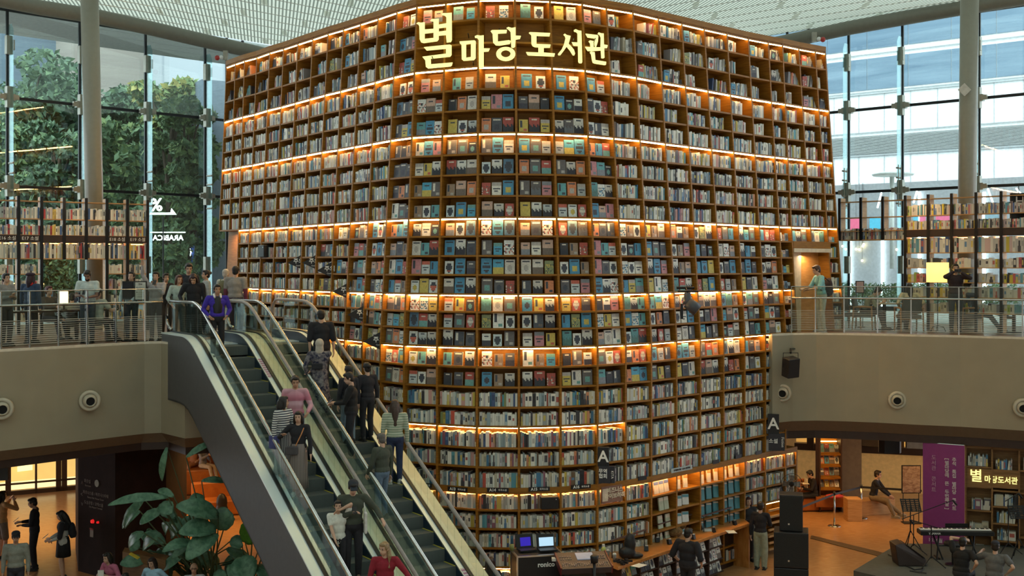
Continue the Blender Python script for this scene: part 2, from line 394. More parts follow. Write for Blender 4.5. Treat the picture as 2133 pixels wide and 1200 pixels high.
def add_cover(mb, w_, h, th, art):
    """book standing face out: base centre of its cover at the origin, cover towards -Y"""
    g, paper, acc, kind = art; gy, gx = len(g), len(g[0]); vs = []; fs = []; cs = []
    for y in range(gy + 1):
        for x in range(gx + 1): vs.append((-w_ / 2 + w_ * x / gx, 0, h - h * y / gy))
    for y in range(gy):
        for x in range(gx):
            fs.append((y * (gx + 1) + x, (y + 1) * (gx + 1) + x, (y + 1) * (gx + 1) + x + 1, y * (gx + 1) + x + 1)); cs.append(g[y][x])
    k = len(vs); vs += [(-w_ / 2, th, h), (w_ / 2, th, h), (w_ / 2, th, 0), (-w_ / 2, th, 0)]
    tr = gx; bl = gy * (gx + 1); br = bl + gx
    fs += [(0, tr, k + 1, k), (0, k, k + 3, bl), (tr, br, k + 2, k + 1), (k, k + 1, k + 2, k + 3), (bl, k + 3, k + 2, br)]; cs += [(.6, .57, .48), paper, (.6, .57, .48), paper, paper]
    mb.add(vs, fs, 0, cs)
NART = 56
ARTS = [cover_art(k) for k in range(NART)]
COVERS = []
for k, a in enumerate(ARTS):
    R = random.Random(k); mb = MB(); w_ = R.choice([.185, .195, .205, .215, .23]); h = w_ * R.uniform(1.36, 1.5); add_cover(mb, w_, h, .03, a)
    COVERS.append((mb.mesh('book', BOOKS, colors=True), w_, h))
PATW = {0: 'centre picture', 1: 'darker lower half', 2: 'banded top', 3: 'round emblem', 4: 'patterned', 5: 'landscape', 6: 'vertical title', 7: 'centre figure'}
ORD = ['top', 'second', 'third', 'fourth', 'fifth', 'sixth', 'seventh', 'eighth', 'ninth', 'tenth', 'eleventh', 'twelfth', 'thirteenth', 'fourteenth', 'fifteenth', 'sixteenth', 'seventeenth', 'eighteenth', 'nineteenth', 'twentieth']
stuff = MB(); faces = []
EMPTYSIGN = {(i, j) for i in range(13, 19) for j in (1, 2)}
PALTOP = PAL + [((.30, .30, .30), 14), ((.20, .20, .22), 10)]
for i in range(NCOL - 1):
    for j in range(NR):
        if not exists(i, j) or (i, j) in EMPTYSIGN: continue
        if j > 29 or (j > 22 and i < 10) or (i >= 25 and j >= 27): continue
        centre = 12 <= i <= 18; R = random.Random(i * 100 + j)
        fo = (centre and (j == 0 or 3 <= j <= 18)) or (12 == i and j < 3) or (19 <= i <= 26 and 10 <= j <= 18 and not (j == 18 and i > 24)) or (i in (10, 11) and 10 <= j <= 16) or (i in (8, 9) and 10 <= j <= 13 and (i + j) % 2) or (i in (27, 28, 29) and j == 10)
        special = 20 <= i <= 23 and 24 <= j <= 28
        if special: continue
        if fo:
            z = lz(j + 1); a, t, n, bw = bayframe(i, z)
            nb = 2 if (j in (0, 3) and centre) else 3
            ks = R.sample(range(NART), nb); gap = (bw - .10 - sum(COVERS[k][1] for k in ks)) / (nb + 1) if nb else 0
            sc_ = 1.
            if gap < .012:
                sc_ = (bw - .10 - .04) / sum(COVERS[k][1] for k in ks); gap = .012
            u = .05 + gap
            for q, k in enumerate(ks):
                w_ = COVERS[k][1] * sc_; pos = a + t * (u + w_ / 2) + n * .09; u += w_ + gap
                faces.append((i, j, q, nb, k, pos, math.atan2(t.y, t.x), sc_))
        elif j < 3:
            r = R.random(); z = lz(j + 1); a, t, n, bw = bayframe(i, z)
            if r < .2: row_spines(stuff, i, j, .45, .6, .05, PALTOP, -.1)
            elif r < .8: row_spines(stuff, i, j, .93, .62, R.uniform(.1, .5) * bw, PALTOP, R.choice([0, .16, -.12]))
            else: row_spines(stuff, i, j, .9, .6, .25, PALTOP, .12)
            if R.random() < .6 and bw > .3:
                k = R.randrange(NART); mm = MB(); 
                T = Matrix.Translation(a + t * (.14 + .1 * R.random()) + n * .05) @ Matrix.Rotation(math.atan2(t.y, t.x), 4, 'Z') @ Matrix.Rotation(R.uniform(-.12, .12), 4, 'Y')
                stuff.T = T; add_cover(stuff, .19, .27, .03, ARTS[k]); stuff.T = None
        elif 27 <= i and j in (4, 5): row_spines(stuff, i, j, .75, .66)
        elif j in (3, 4) and i > 18: row_spines(stuff, i, j, R.uniform(.5, .85), .66)
        else:
            row_spines(stuff, i, j, .93 if centre or j > 18 else R.uniform(.82, .93), .68 if j >= 18 else .66, .05)
# the 300 covers that show largest stand as books of their own, the rest join the mass
faces.sort(key=lambda f: (0 if 12 <= f[0] <= 18 else 1, 0 if 3 <= f[1] else 1, abs(f[0] - 15.5) * .1, f[1]))
def bayname(i):
    d = i - 16 if i > 15 else i - 15
    return '%s bay %s of centre' % (('first' if abs(d) == 0 else ORD[abs(d)]), 'left' if i < 16 else 'right')
for q_, (i, j, q, nb, k, pos, rz, s_) in enumerate(faces):
    if q_ < 300:
        o = link('book', COVERS[k][0]); o.location = pos; o.rotation_euler = (math.radians(-5), 0, rz); o.scale = (s_,) * 3
        g, paper, acc, kd = ARTS[k]
        where = {2: ['left one', 'right one'], 3: ['left one', 'middle one', 'right one']}[nb][q]
        tag(o, '%s book, %s, %s, %s shelf, %s' % (cname(paper), PATW[kd], where, ORD[j] if j < 20 else 'low', bayname(i)), 'book', 'books standing face out on the curved bookcase')
    else:
        stuff.T = Matrix.Translation(pos) @ Matrix.Rotation(rz, 4, 'Z') @ Matrix.Rotation(math.radians(-5), 4, 'X') @ Matrix.Scale(s_, 4)
        add_cover(stuff, COVERS[k][1], COVERS[k][2], .03, ARTS[k]); stuff.T = None
# ---------------------------------------------------------------- floors, decks, facade
DZ = 5.6
def LYF(x): return 1 / (1 / 34. + (x / 430.) * (1 / 39. - 1 / 34.))          # left facade depth at column x
def RYF(x): return 1 / (1 / 37.5 + ((x - 1735) / 398.) * (1 / 33.5 - 1 / 37.5))
def FL(x, z): Y = LYF(x); return Vector((PX(x, Y), Y, z))
def FR(x, z): Y = RYF(x); return Vector((PX(x, Y), Y, z))
FLOORM = wood('polished_orange_floor', (.36, .18, .07), (.46, .25, .11), (1.5, 9, 1), .22)
struct('floor', MB().box((0, 26, -.1), (60, 60, .2)), FLOORM)
def deck(name, front, back, y0=None):
    mb = MB(); poly = front + back
    mb.prism(poly, DZ - .25, DZ, 0)
    struct(name, mb, wood('deck_oak_floor', (.15, .08, .045), (.21, .125, .07), (1, 8, 1), .35))
    n = len(front)
    def off(d):
        r = []
        for k, p in enumerate(front):
            a = Vector(front[max(0, k - 1)]); b = Vector(front[min(n - 1, k + 1)]); t = (b - a).normalized()
            q = Vector(p) + Vector((-t.y, t.x)) * d; r.append(q)
        return r
    def band(nm, d0, z0, d1, z1, m, th=.12):
        A, B = off(d0), off(d1); A2, B2 = off(d0 + th), off(d1 + th); mb = MB()
        for k in range(n - 1):
            vs = [(A[k].x, A[k].y, z0), (A[k + 1].x, A[k + 1].y, z0), (A2[k + 1].x, A2[k + 1].y, z0), (A2[k].x, A2[k].y, z0), (B[k].x, B[k].y, z1), (B[k + 1].x, B[k + 1].y, z1), (B2[k + 1].x, B2[k + 1].y, z1), (B2[k].x, B2[k].y, z1)]
            mb.add(vs, [(3, 2, 1, 0), (4, 5, 6, 7), (0, 1, 5, 4), (1, 2, 6, 5), (2, 3, 7, 6), (3, 0, 4, 7)])
        return struct(nm, mb, m)
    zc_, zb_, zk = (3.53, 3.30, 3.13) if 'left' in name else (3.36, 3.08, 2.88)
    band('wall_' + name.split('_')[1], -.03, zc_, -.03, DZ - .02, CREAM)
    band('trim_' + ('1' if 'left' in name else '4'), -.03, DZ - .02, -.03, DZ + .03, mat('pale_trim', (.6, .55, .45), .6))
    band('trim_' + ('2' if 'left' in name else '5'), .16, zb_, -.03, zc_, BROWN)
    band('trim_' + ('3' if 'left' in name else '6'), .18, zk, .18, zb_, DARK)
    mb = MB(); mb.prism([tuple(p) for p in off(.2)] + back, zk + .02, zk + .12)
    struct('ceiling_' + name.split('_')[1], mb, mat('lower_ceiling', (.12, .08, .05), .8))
LF = [(-16, 19.5), (-13, 22.0)] + [(PX(x, 4200 / (y - 555)), 4200 / (y - 555)) for x, y in ((0, 731), (60, 727.8), (120, 724.5), (180, 721), (240, 717.7), (300, 714.5), (350, 712))]
PHI = math.radians(34); E = Vector((math.sin(PHI), -math.cos(PHI), 0)); PP = Vector((math.cos(PHI), math.sin(PHI), 0)); O0 = Vector((-7.35, 25.9, 0))
def EP(s, u, z=0.): v = O0 + E * s + PP * u; return Vector((v.x, v.y, z))
LF[-1] = tuple(EP(-.85, -.25)[:2]); LF += [tuple(EP(.3, -.1)[:2]), tuple(EP(.35, 2.7)[:2]), (-4.95, 28.6)]
deck('floor_left', LF, [(-7.0, 33), (-8.5, 40.5), (-10.3, 39.2), (-15.3, 34), (-22.5, 26.5), (-22, 19.5)])
RF = [(PX(x, Y), Y) for x, Y in ((1607, 29.35), (1650, 29.75), (1700, 29.85), (1760, 29.7), (1830, 29.45), (1900, 29.1), (2000, 28.7), (2133, 28.0), (2300, 27.0))]
deck('floor_right', RF, [(18, 29.8), (14.97, 33.6), (10.45, 37.6), (8.8, 38.8), (7.4, 33)])

# ceiling with hatched panels
def ceilmat():
    m = bpy.data.materials.new('hatched_ceiling_panels'); m.use_nodes = True; t = m.node_tree; b = t.nodes['Principled BSDF']
    c = t.nodes.new('ShaderNodeTexCoord'); mp = t.nodes.new('ShaderNodeMapping'); mp.inputs['Rotation'].default_value = (0, 0, math.radians(-12))
    s = t.nodes.new('ShaderNodeSeparateXYZ'); a = t.nodes.new('ShaderNodeMath'); a.operation = 'MULTIPLY'; a.inputs[1].default_value = 9.0
    f = t.nodes.new('ShaderNodeMath'); f.operation = 'FRACT'; r = t.nodes.new('ShaderNodeValToRGB')
    r.color_ramp.elements[0].position = .4; r.color_ramp.elements[1].position = .5
    r.color_ramp.elements[0].color = (.20, .25, .20, 1); r.color_ramp.elements[1].color = (.66, .76, .64, 1)
    t.links.new(c.outputs['Object'], mp.inputs['Vector']); t.links.new(mp.outputs['Vector'], s.inputs[0]); t.links.new(s.outputs['X'], a.inputs[0])
    t.links.new(a.outputs[0], f.inputs[0]); t.links.new(f.outputs[0], r.inputs['Fac'])
    t.nodes.remove(b); df = t.nodes.new('ShaderNodeBsdfDiffuse'); tl = t.nodes.new('ShaderNodeBsdfTranslucent'); mx = t.nodes.new('ShaderNodeMixShader'); mx.inputs['Fac'].default_value = .27
    t.links.new(r.outputs['Color'], df.inputs['Color']); t.links.new(r.outputs['Color'], tl.inputs['Color'])
    t.links.new(df.outputs[0], mx.inputs[1]); t.links.new(tl.outputs[0], mx.inputs[2]); t.links.new(mx.outputs[0], t.nodes['Material Output'].inputs['Surface']); return m
CZ = 15.2
def transl(name, c, f):
    m = bpy.data.materials.new(name); m.use_nodes = True; t = m.node_tree; t.nodes.remove(t.nodes['Principled BSDF']); nz_ = t.nodes.new('ShaderNodeTexNoise'); r = t.nodes.new('ShaderNodeValToRGB')
    r.color_ramp.elements[0].color = tuple(v * .93 for v in c) + (1,); r.color_ramp.elements[1].color = c + (1,); t.links.new(nz_.outputs['Fac'], r.inputs['Fac'])
    df = t.nodes.new('ShaderNodeBsdfDiffuse'); tl = t.nodes.new('ShaderNodeBsdfTranslucent'); mx = t.nodes.new('ShaderNodeMixShader'); mx.inputs['Fac'].default_value = f
    t.links.new(r.outputs['Color'], df.inputs['Color']); t.links.new(r.outputs['Color'], tl.inputs['Color']); t.links.new(df.outputs[0], mx.inputs[1]); t.links.new(tl.outputs[0], mx.inputs[2]); t.links.new(mx.outputs[0], t.nodes['Material Output'].inputs['Surface']); return m
struct('ceiling', MB().add([(x, y, CZ) for x, y in [(-26, -14), (26, -14), (26, 23), (14.97, 33.5), (10.4, 37.5), (0, 47.5), (-2, 47.5), (-10.3, 39), (-15.1, 34), (-26, 22.7)]], [tuple(range(9, -1, -1))]), ceilmat())
struct('wall_back', MB().box((0, -14, 7.6), (52, .2, 15.2)), CREAM)  # unseen wall behind the viewer, added to keep sky light out of the interior
struct('wall_side_left', MB().box((-26, 4, 7.6), (.2, 37, 15.2)), CREAM)  # unseen side walls, left and right, added to close off the sky light
struct('wall_side_right', MB().box((26, 4, 7.6), (.2, 37, 15.2)), CREAM)
RIB = mat('ceiling_rib_white', (.8, .82, .77), .6)
mb = MB()
dl = Vector((4.8, 5, 0)).normalized(); dr = Vector((4.57, -4.05, 0)).normalized()
nl = Vector((dl.y, -dl.x, 0)); nr = Vector((-dr.y, dr.x, 0)) * -1
for k in range(1, 16):                 # long ribs parallel to the two facades
    a = Vector((-15.1, 34, CZ)) + nl * (k * .85) - dl * 9; b = a + dl * 26; b = b if b.x < 0 else a + dl * ((0 - a.x) / dl.x)
    if a.x < 0: mb.bar(a, b, .035, .03)
    a = Vector((14.97, 33.5, CZ)) + nr * (k * .85) + dr * 9; L = (a.x - 0) / dr.x
    mb.bar(a, a - dr * L, .035, .03)
struct('trim_7', mb, RIB)
mb = MB()
for k in range(-4, 14):                 # wide white bars crossing the ribs
    for r in range(0, 16, 2):
        for c_, d_, n_, g_ in ((Vector((-15.1, 34, CZ - .012)), dl, nl, -1), (Vector((14.97, 33.5, CZ - .012)), -dr, nr, -1)):
            a = c_ + d_ * (k * 2.3 - .2 * r) + n_ * (r * .85 + .1); b = a + n_ * .66 - d_ * .5
            if abs(a.x) > .6 and a.x * c_.x > 0: h = d_ * .11; mb.add([a - h, a + h, b + h, b - h], [(0, 1, 2, 3)])
struct('trim_8', mb, transl('white_ceiling_bar', (.9, .92, .86), .45))
# canopy outside the glass
canm = mat('outer_soffit', (.36, .35, .34), .8)
struct('ceiling_outer', MB().prism([(-26, 22.9), (-15.2, 34.1), (-10.4, 39.1), (-2, 47.6), (-4.5, 49.5), (-12, 42.5), (-18, 36.6), (-28, 26)], CZ - .2, CZ).prism([(26, 23.2), (28, 25), (16.5, 35.5), (11.9, 39.2), (2, 49), (0, 47.7), (10.5, 37.7), (15.1, 33.7)], CZ + .5, CZ + .7), canm)

# ring beam tube and columns
TUBE = mat('grey_painted_steel', (.19, .19, .155), .45, var=.05)
pl = [P(x, y, Y) for x, y, Y in ((-260, -75, 30.6), (-120, -33, 31.9), (0, -1, 33.0), (85, 16, 33.9), (205, 35, 34.8), (310, 58, 35.8), (430, 86, 37), (520, 106, 38), (640, 135, 39.5))]
tag(MB().tube(pl, .225, 16).build('ring_beam', TUBE, smooth=True), 'thick grey steel tube running under the ceiling past the left glass wall', 'tube')
pr = [P(x, y, Y) for x, y, Y in ((1560, 102, 38), (1640, 86, 37.4), (1765, 59, 36.3), (1880, 38, 35.3), (2000, 17, 34.2), (2133, -5, 33), (2300, -40, 31.5))]
tag(MB().tube(pr, .225, 16).build('ring_beam', TUBE, smooth=True), 'thick grey steel tube running under the ceiling past the right glass wall', 'tube')
def column(x0, y0, x1, y1, Y, name):
    a = P(x0, y0, Y); b = P(x1, y1, Y); d = (b - a) / (b.z - a.z)
    p0 = a + d * (DZ - a.z); p1 = a + d * (CZ - a.z)
    mb = MB().tube([p0, p1], .245, 28).lathe(p0, [(.33, 0), (.33, .06), (.27, .1)], 28)
    struct(name, mb, mat('column_grey', (.25, .245, .20), .35, var=.04), smooth=False)
column(187, 20, 196, 410, 32.2, 'column_left'); column(2019.5, 10, 2015, 400, 32.0, 'column_right')
for o in C.objects:
    if o.name.startswith(('column_',)): o.data.polygons.foreach_set('use_smooth', [True] * len(o.data.polygons))

# glass facade: mullions, transoms, fins, fittings
BLK = mat('facade_black_steel', (.01, .012, .016), .4)
FIT = mat('patch_fitting_steel', (.34, .32, .27), .35, .5)
def facade(side, FF, xs, fins, xr):
    x0, x1 = xr; nn = Vector((FF(x1, 0) - FF(x0, 0))).normalized(); inn = Vector((nn.y, -nn.x, 0))
    fr = MB()
    for z in (12.36, 9.73, 14.95): fr.bar(FF(x0, z), FF(x1, z), .06, .085)
    for x in xs: fr.bar(FF(x, DZ), FF(x, CZ), .075, .06, up=inn)
    struct('window_%d' % (1 if side == 'l' else 2), fr, BLK)
    g = MB(); xx = [x0] + list(xs) + [x1]
    for a, b in zip(xx[:-1], xx[1:]): g.ext([FF(a, DZ), FF(b, DZ), FF(b, CZ), FF(a, CZ)], inn * .012)
    struct('window_%d' % (3 if side == 'l' else 4), g, GLASS)
    for x in fins:
        p = FF(x, 0); th = nn * .012; w_ = .36
        t = thing('glass_fin', 'tall narrow glass fin with steel clamps, %s' % FINL[(side, x)], 'glass fin', (p.x, p.y, DZ))
        q = [p + inn * .06, p + inn * (w_ + .06)]; L = lambda v, z: Vector((v.x - p.x, v.y - p.y, z - DZ))
        MB().ext([L(q[0], DZ), L(q[1], DZ), L(q[1], 14.3), L(q[1] - inn * .12, 14.5), L(q[0], 14.5)], th).build('fin_pane', GLASSF, t)
        for z in (12.36, 9.73):
            MB().box(L(p + inn * .1, z), (.34, .16, .2), math.atan2(nn.y, nn.x)).box(L(p + inn * .12, z), (.17, .18, .62), math.atan2(nn.y, nn.x)).box(L(p + inn * .14, z), (.56, .1, .14), math.atan2(nn.y, nn.x)).build('clamp', FIT, t)
        MB().box(L(p + inn * .1, 13.9), (.17, .16, .55), math.atan2(nn.y, nn.x)).box(L(p + inn * .2, 13.9) + nn * .1, (.05, .1, .3), math.atan2(nn.y, nn.x)).build('clamp', FIT, t)
        MB().box(L(p + inn * .1, 7.4), (.17, .16, .55), math.atan2(nn.y, nn.x)).build('clamp', FIT, t)
        if x not in (166, 2038):
            r = MB()
            for du in (.16, .38): r.tube([L(p + inn * du + nn * .03, 9.2), L(p + inn * du + nn * .03, 10.5)], .015, 6)
            for z in (9.3, 9.6, 10.1, 10.4): r.tube([L(p + inn * .12, z), L(p + inn * .44, z)], .03, 6)
            r.build('tie_rod', FIT, t)
FINL = {('l', 15): 'at the far left edge', ('l', 166): 'half hidden by the left column', ('l', 303): 'above the illuminated % sign', ('l', 427): 'next to the left end of the bookcase',
        ('r', 1768): 'just right of the bookcase', ('r', 1880): 'second from the bookcase on the right side', ('r', 2040): 'half hidden by the right column'}
facade('l', FL, [-110, 15, 166, 303, 427, 472, 505], [15, 166, 303, 427], (-260, 560))
facade('r', FR, [1640, 1685, 1768, 1880, 2040, 2180], [1768, 1880, 2040], (1600, 2330))

# railings
def railing(path, label, lines=True, ph=1.2):
    t = thing('glass_railing', label, 'railing', (0, 0, 0)); path = [Vector((p[0], p[1], DZ + .03)) for p in path]
    pts = []; cap = MB(); hr = MB(); fl = MB()
    for a, b in zip(path[:-1], path[1:]):
        L = (b - a).length; n = max(1, round(L / 1.05)); pts += [a + (b - a) * (k / n) for k in range(n)]
    pts.append(path[-1]); Z = Vector((0, 0, 1))
    hr.tube([p + Z * .9 for p in pts], .024, 8); hr.build('handrail', CHROME, t, True)
    cap.tube([p + Z * ph for p in pts], .012, 6); cap.build('top_cap', CHROME, t)
    for k, (a, b) in enumerate(zip(pts[:-1], pts[1:])):
        d = (b - a).normalized(); n = Vector((-d.y, d.x, 0)) * .05; a2 = a + d * .02 + n; b2 = b - d * .02 + n
        MB().ext([a2 + Z * .03, b2 + Z * .03, b2 + Z * ph, a2 + Z * ph], n.normalized() * .01).build('glass_pane', GLASSR, t)
        p = a; MB().box(p + Z * (ph / 2), (.03, .012, ph), math.atan2(d.y, d.x)).box(p + Z * .9, (.02, .07, .02), math.atan2(d.y, d.x)).build('post', CHROME, t)
        for q in range(12): fl.bar(a2 + Z * (.08 + q * .045) - n * .3, b2 + Z * (.08 + q * .045) - n * .3, .004, .010)
    fl.build('frosted_lines', mat('frosted_film', (.5, .48, .42), .7), t)
    return t
RL = [(p[0] * 1.0, p[1] + .06) for p in LF[:9]]
railing(RL, 'glass balustrade with steel handrail along the left upper deck')
railing([(p[0], p[1] + .08) for p in RF[1:]], 'glass balustrade with steel handrail along the right upper deck')
# ---------------------------------------------------------------- door niches in the bookcase
a, b = W(27, 6.5, .3), W(29, 6.5, .3); d = (b - a).normalized(); n = Vector((-d.y, d.x, 0)); zt = lz(11) - .28
rz = math.atan2(d.y, d.x); Lw = (b - a).length
mb = MB().box(a + d * .35 + n * .05 + Vector((0, 0, (DZ + zt) / 2 - 6.5)), (.62, .1, zt - DZ), rz).box(a + d * (Lw / 2) - n * .22 + Vector((0, 0, zt + .04 - 6.5)), (Lw, .12, .1), rz)
struct('wall_doorway', mb, mat('doorway_cream', (.70, .58, .42), .6))
dm = MB().box(a + d * (Lw * .5 + .36) + n * .12 + Vector((0, 0, (DZ + zt) / 2 - 6.5)), (Lw * .62, .06, zt - DZ), rz)
struct('door_1', dm, wood('orange_door_wood', (.50, .22, .05), (.62, .30, .08), (1, 1, 4)))
struct('trim_9', MB().box(a + d * (Lw / 2) - n * .1 + Vector((0, 0, lz(11) - .14 - 6.5)), (Lw, .3, .26), rz), WOOD)
area('niche_lamp', tuple(a + d * (Lw / 2) - n * .1 + Vector((0, 0, zt - .1 - 6.5))), (0, 0, 0), .5, .3, 8, (1, .70, .42))
c0, c2 = W(0, 6.6, .5), W(2, 6.6, .5)
struct('wall_niche', MB().box((c0 + c2) / 2 + Vector((0, 0, (lz(10) + DZ) / 2 - 6.6)), ((c2 - c0).length, .08, lz(10) - DZ), math.atan2((c2 - c0).y, (c2 - c0).x)), wood('orange_door_wood', (0, 0, 0), (0, 0, 0)))
area('niche_lamp', tuple((W(0, 6.6, 0) + W(2, 6.6, 0)) / 2 + Vector((0, 0, lz(10) - .12 - 6.6))), (0, 0, 0), .4, .2, 10, (1, .55, .2))
# body of the bookcase block behind the shelves
bk = MB()
for i in range(NCOL - 1):
    a, b = W(i, 13, DEPTH + .05), W(i + 1, 13, DEPTH + .05)
    bk.add([(a.x, a.y, 13.0), (b.x, b.y, 13.0), (0, 33.5, 13.0)], [(0, 1, 2)])
struct('roof_block', bk, mat('block_top', (.2, .15, .1), .8))

pp_ = [tuple(W(i, 12.9, 1.15)[:2]) for i in range(1, NCOL - 1)] + [(7.6, 36.5), (3.5, 40), (0, 42), (-3.5, 40.5), (-7.2, 37)]
struct('wall_block', MB().prism(pp_, 0, 12.95), mat('block_plaster', (.22, .17, .12), .8))
# ---------------------------------------------------------------- escalators
HS0, DS0, NS0, TAN, EW = .89, .89, 1.06, math.tan(math.radians(30)), 1.14
def ramp(s, s0, z0, r=.45):
    """height of a line that runs level and then down at thirty degrees, rounded at the knee"""
    t = s - s0
    if t <= -r: return z0
    if t >= r: return z0 - TAN * t
    return z0 - TAN * (t + r) ** 2 / (4 * r)
SB = NS0 + DZ / TAN - .15
def prof(z0, s0, sa=-1.0, sb=None, n=10):
    sb = sb or SB; ss = [sa, s0 - .5] + [s0 - .5 + k * 1.0 / n for k in range(1, n + 1)] + [sb]
    return [(s, ramp(s, s0, z0)) for s in ss if s >= sa]
DECKM = mat('escalator_steel', (.74, .82, .84), .3, .25, var=0); NAVY = mat('skirt_dark_blue', (.02, .04, .07), .3, .3)
CREAMD = mat('escalator_cream_steel', (.85, .75, .56), .4, .05, var=.03, scale=2); TRUSS = mat('truss_grey', (.085, .085, .09), .6, var=.05)
STEPM = stripes('step_grooves', (.055, .068, .066), (.085, .10, .098), 60, 'X'); YEL = mat('step_yellow', (.45, .38, .05), .6)
RUB = mat('handrail_rubber', (.30, .27, .25), .35)
def ribbon(mb, pr, u0, u1, th=.03, mi=0, dz=0.):
    for (s0, z0), (s1, z1) in zip(pr[:-1], pr[1:]):
        a, b, c, d = EP(s0, u0, z0 + dz), EP(s0, u1, z0 + dz), EP(s1, u1, z1 + dz), EP(s1, u0, z1 + dz); k = Vector((0, 0, -th))
        mb.add([a, b, c, d, a + k, b + k, c + k, d + k], [(3, 2, 1, 0), (4, 5, 6, 7), (0, 1, 5, 4), (1, 2, 6, 5), (2, 3, 7, 6), (3, 0, 4, 7)], mi)
def escalator(u0, label, outer):
    t = thing('escalator', label, 'escalator', (0, 0, 0))
    dp = prof(DZ + .23, DS0); hp = prof(DZ + .95, HS0)
    for side, u in ((0, u0), (1, u0 + EW)):
        g = MB()
        for (s0, z0), (s1, z1), (sd0, zd0), (sd1, zd1) in zip(hp[:-1], hp[1:], dp[:-1], dp[1:]):
            pass
        ss = [-.9 + k * .25 for k in range(int((SB + .9) / .25))]
        for a, b in zip(ss[:-1], ss[1:]):
            g.ext([EP(a, u, ramp(a, DS0, DZ + .23)), EP(b, u, ramp(b, DS0, DZ + .23)), EP(b, u, ramp(b, HS0, DZ + .93)), EP(a, u, ramp(a, HS0, DZ + .93))], PP * .012)
        g.build('balustrade_glass', glass('balustrade_glass_tint', (.84, .91, .89), .02, fm=.14), t)
        path = [EP(-1.0 - .33 * math.sin(a), u + .006, DZ + .95 - .33 + .33 * math.cos(a)) for a in [PI * k / 8 for k in range(8, -1, -1)]]
        path += [EP(s, u + .006, z) for s, z in hp[1:]]
        MB().tube(path, .038, 8).build('handrail', CHROME if side == 0 else RUB, t, True)
        b = MB(); ribbon(b, dp, u - .03, u + .042, .05, dz=.03); b.build('glass_clamp', BLK, t)
        ou = (u - .23, u - .03) if side == 0 else (u + .042, u + .17)
        iu = (u + .042, u + .13) if side == 0 else (u - .13, u - .03)
        d_ = MB(); ribbon(d_, dp, *iu, .03)
        if side == 0 and outer: ribbon(d_, dp, *ou, .03)
        d_.build('deck_plate', DECKM, t)
        c_ = MB()
        if side == 0 and not outer: ribbon(c_, dp, u - .17, u - .03, .03); c_.build('cover_plate', CREAMD, t)
        if side == 1: ribbon(c_, dp, ou[0], ou[1] + (.17 if not outer else 0), .03); c_.build('cover_plate', CREAMD, t)
        k_ = MB(); us = u + .13 if side == 0 else u - .15; ribbon(k_, dp, us, us + .02, .34); k_.build('skirt', NAVY, t)
    # steps: each step a part of its own
    stp = .40; n = int(DZ / (stp * TAN)) + 1; ua, ub = u0 + .15, u0 + EW - .15; me = None; A0 = math.atan2(PP.y, PP.x)
    for k in range(n + 1):
        zt = DZ - k * stp * TAN; s_ = NS0 + k * stp
        if k == 0:
            MB().box(EP(NS0 - .15, (ua + ub) / 2, zt - .1), (ub - ua, .7, .2), A0).build('step', STEPM, t); continue
        if me is None:
            q = MB().box((0, 0, -.13), (ub - ua, stp, .26), 0, 0)
            for sg in (-1, 1): q.box((sg * ((ub - ua) / 2 - .015), 0, .003), (.03, stp - .02, .008), 0, 1)
            me = q.mesh('step', [STEPM, YEL])
        o = link('step', me, t); o.location = EP(s_, (ua + ub) / 2, zt); o.rotation_euler = (0, 0, A0)
    MB().box(EP(-.1, u0 + EW / 2, DZ + .01), (EW - .3, 1.5, .03), math.atan2(PP.y, PP.x)).build('landing_plate', DECKM, t)
    # truss body with side panel
    tr = MB(); ul, ur = u0 - .23 if outer else u0 - .15, u0 + EW + .15
    pts = [(-.95, DZ + .2)] + [(s_, z_ - .03) for s_, z_ in dp[1:]] + [(SB, -.02), (SB - 1.2, -.02)]
    zb = lambda s_: ramp(s_, .80, DZ - 1.28)
    low = [(s_, zb(s_)) for s_ in (SB - 2.2, 6, 3, 1.2, .9, .6, .3, -.95)]
    for uu, w_ in ((ul, .05), (ur - .05, .05)):
        P3 = [EP(a, uu, b) for a, b in ([(-.95, DZ + .2)] + [(s_, z_ - .03) for s_, z_ in dp[1:]] + [(SB, 0)] + low)]
        # triangulate as strips between deck line and soffit
        ss = [-.95, -.2, .3, .6, .9, 1.2, 1.5, 2, 3, 4.5, 6, 7.5, 9, SB]
        for a, b in zip(ss[:-1], ss[1:]):
            q = [EP(a, uu, ramp(a, DS0, DZ + .2)), EP(b, uu, ramp(b, DS0, DZ + .2)), EP(b, uu, max(0, zb(b))), EP(a, uu, max(0, zb(a)))]
            tr.ext(q, PP * w_)
    ss = [-.95, .3, .6, .9, 1.2, 3, 6, 8.2]
    for a, b in zip(ss[:-1], ss[1:]): tr.ext([EP(a, ul, max(0, zb(a))), EP(b, ul, max(0, zb(b))), EP(b, ur, max(0, zb(b))), EP(a, ur, max(0, zb(a)))], (0, 0, .04))
    tr.build('truss_body', TRUSS, t)
    return t
esc1 = escalator(0., 'left down escalator with dark grey side panel and silver decks', True)
esc2 = escalator(1.48, 'right up escalator beside the curved bookcase', False)
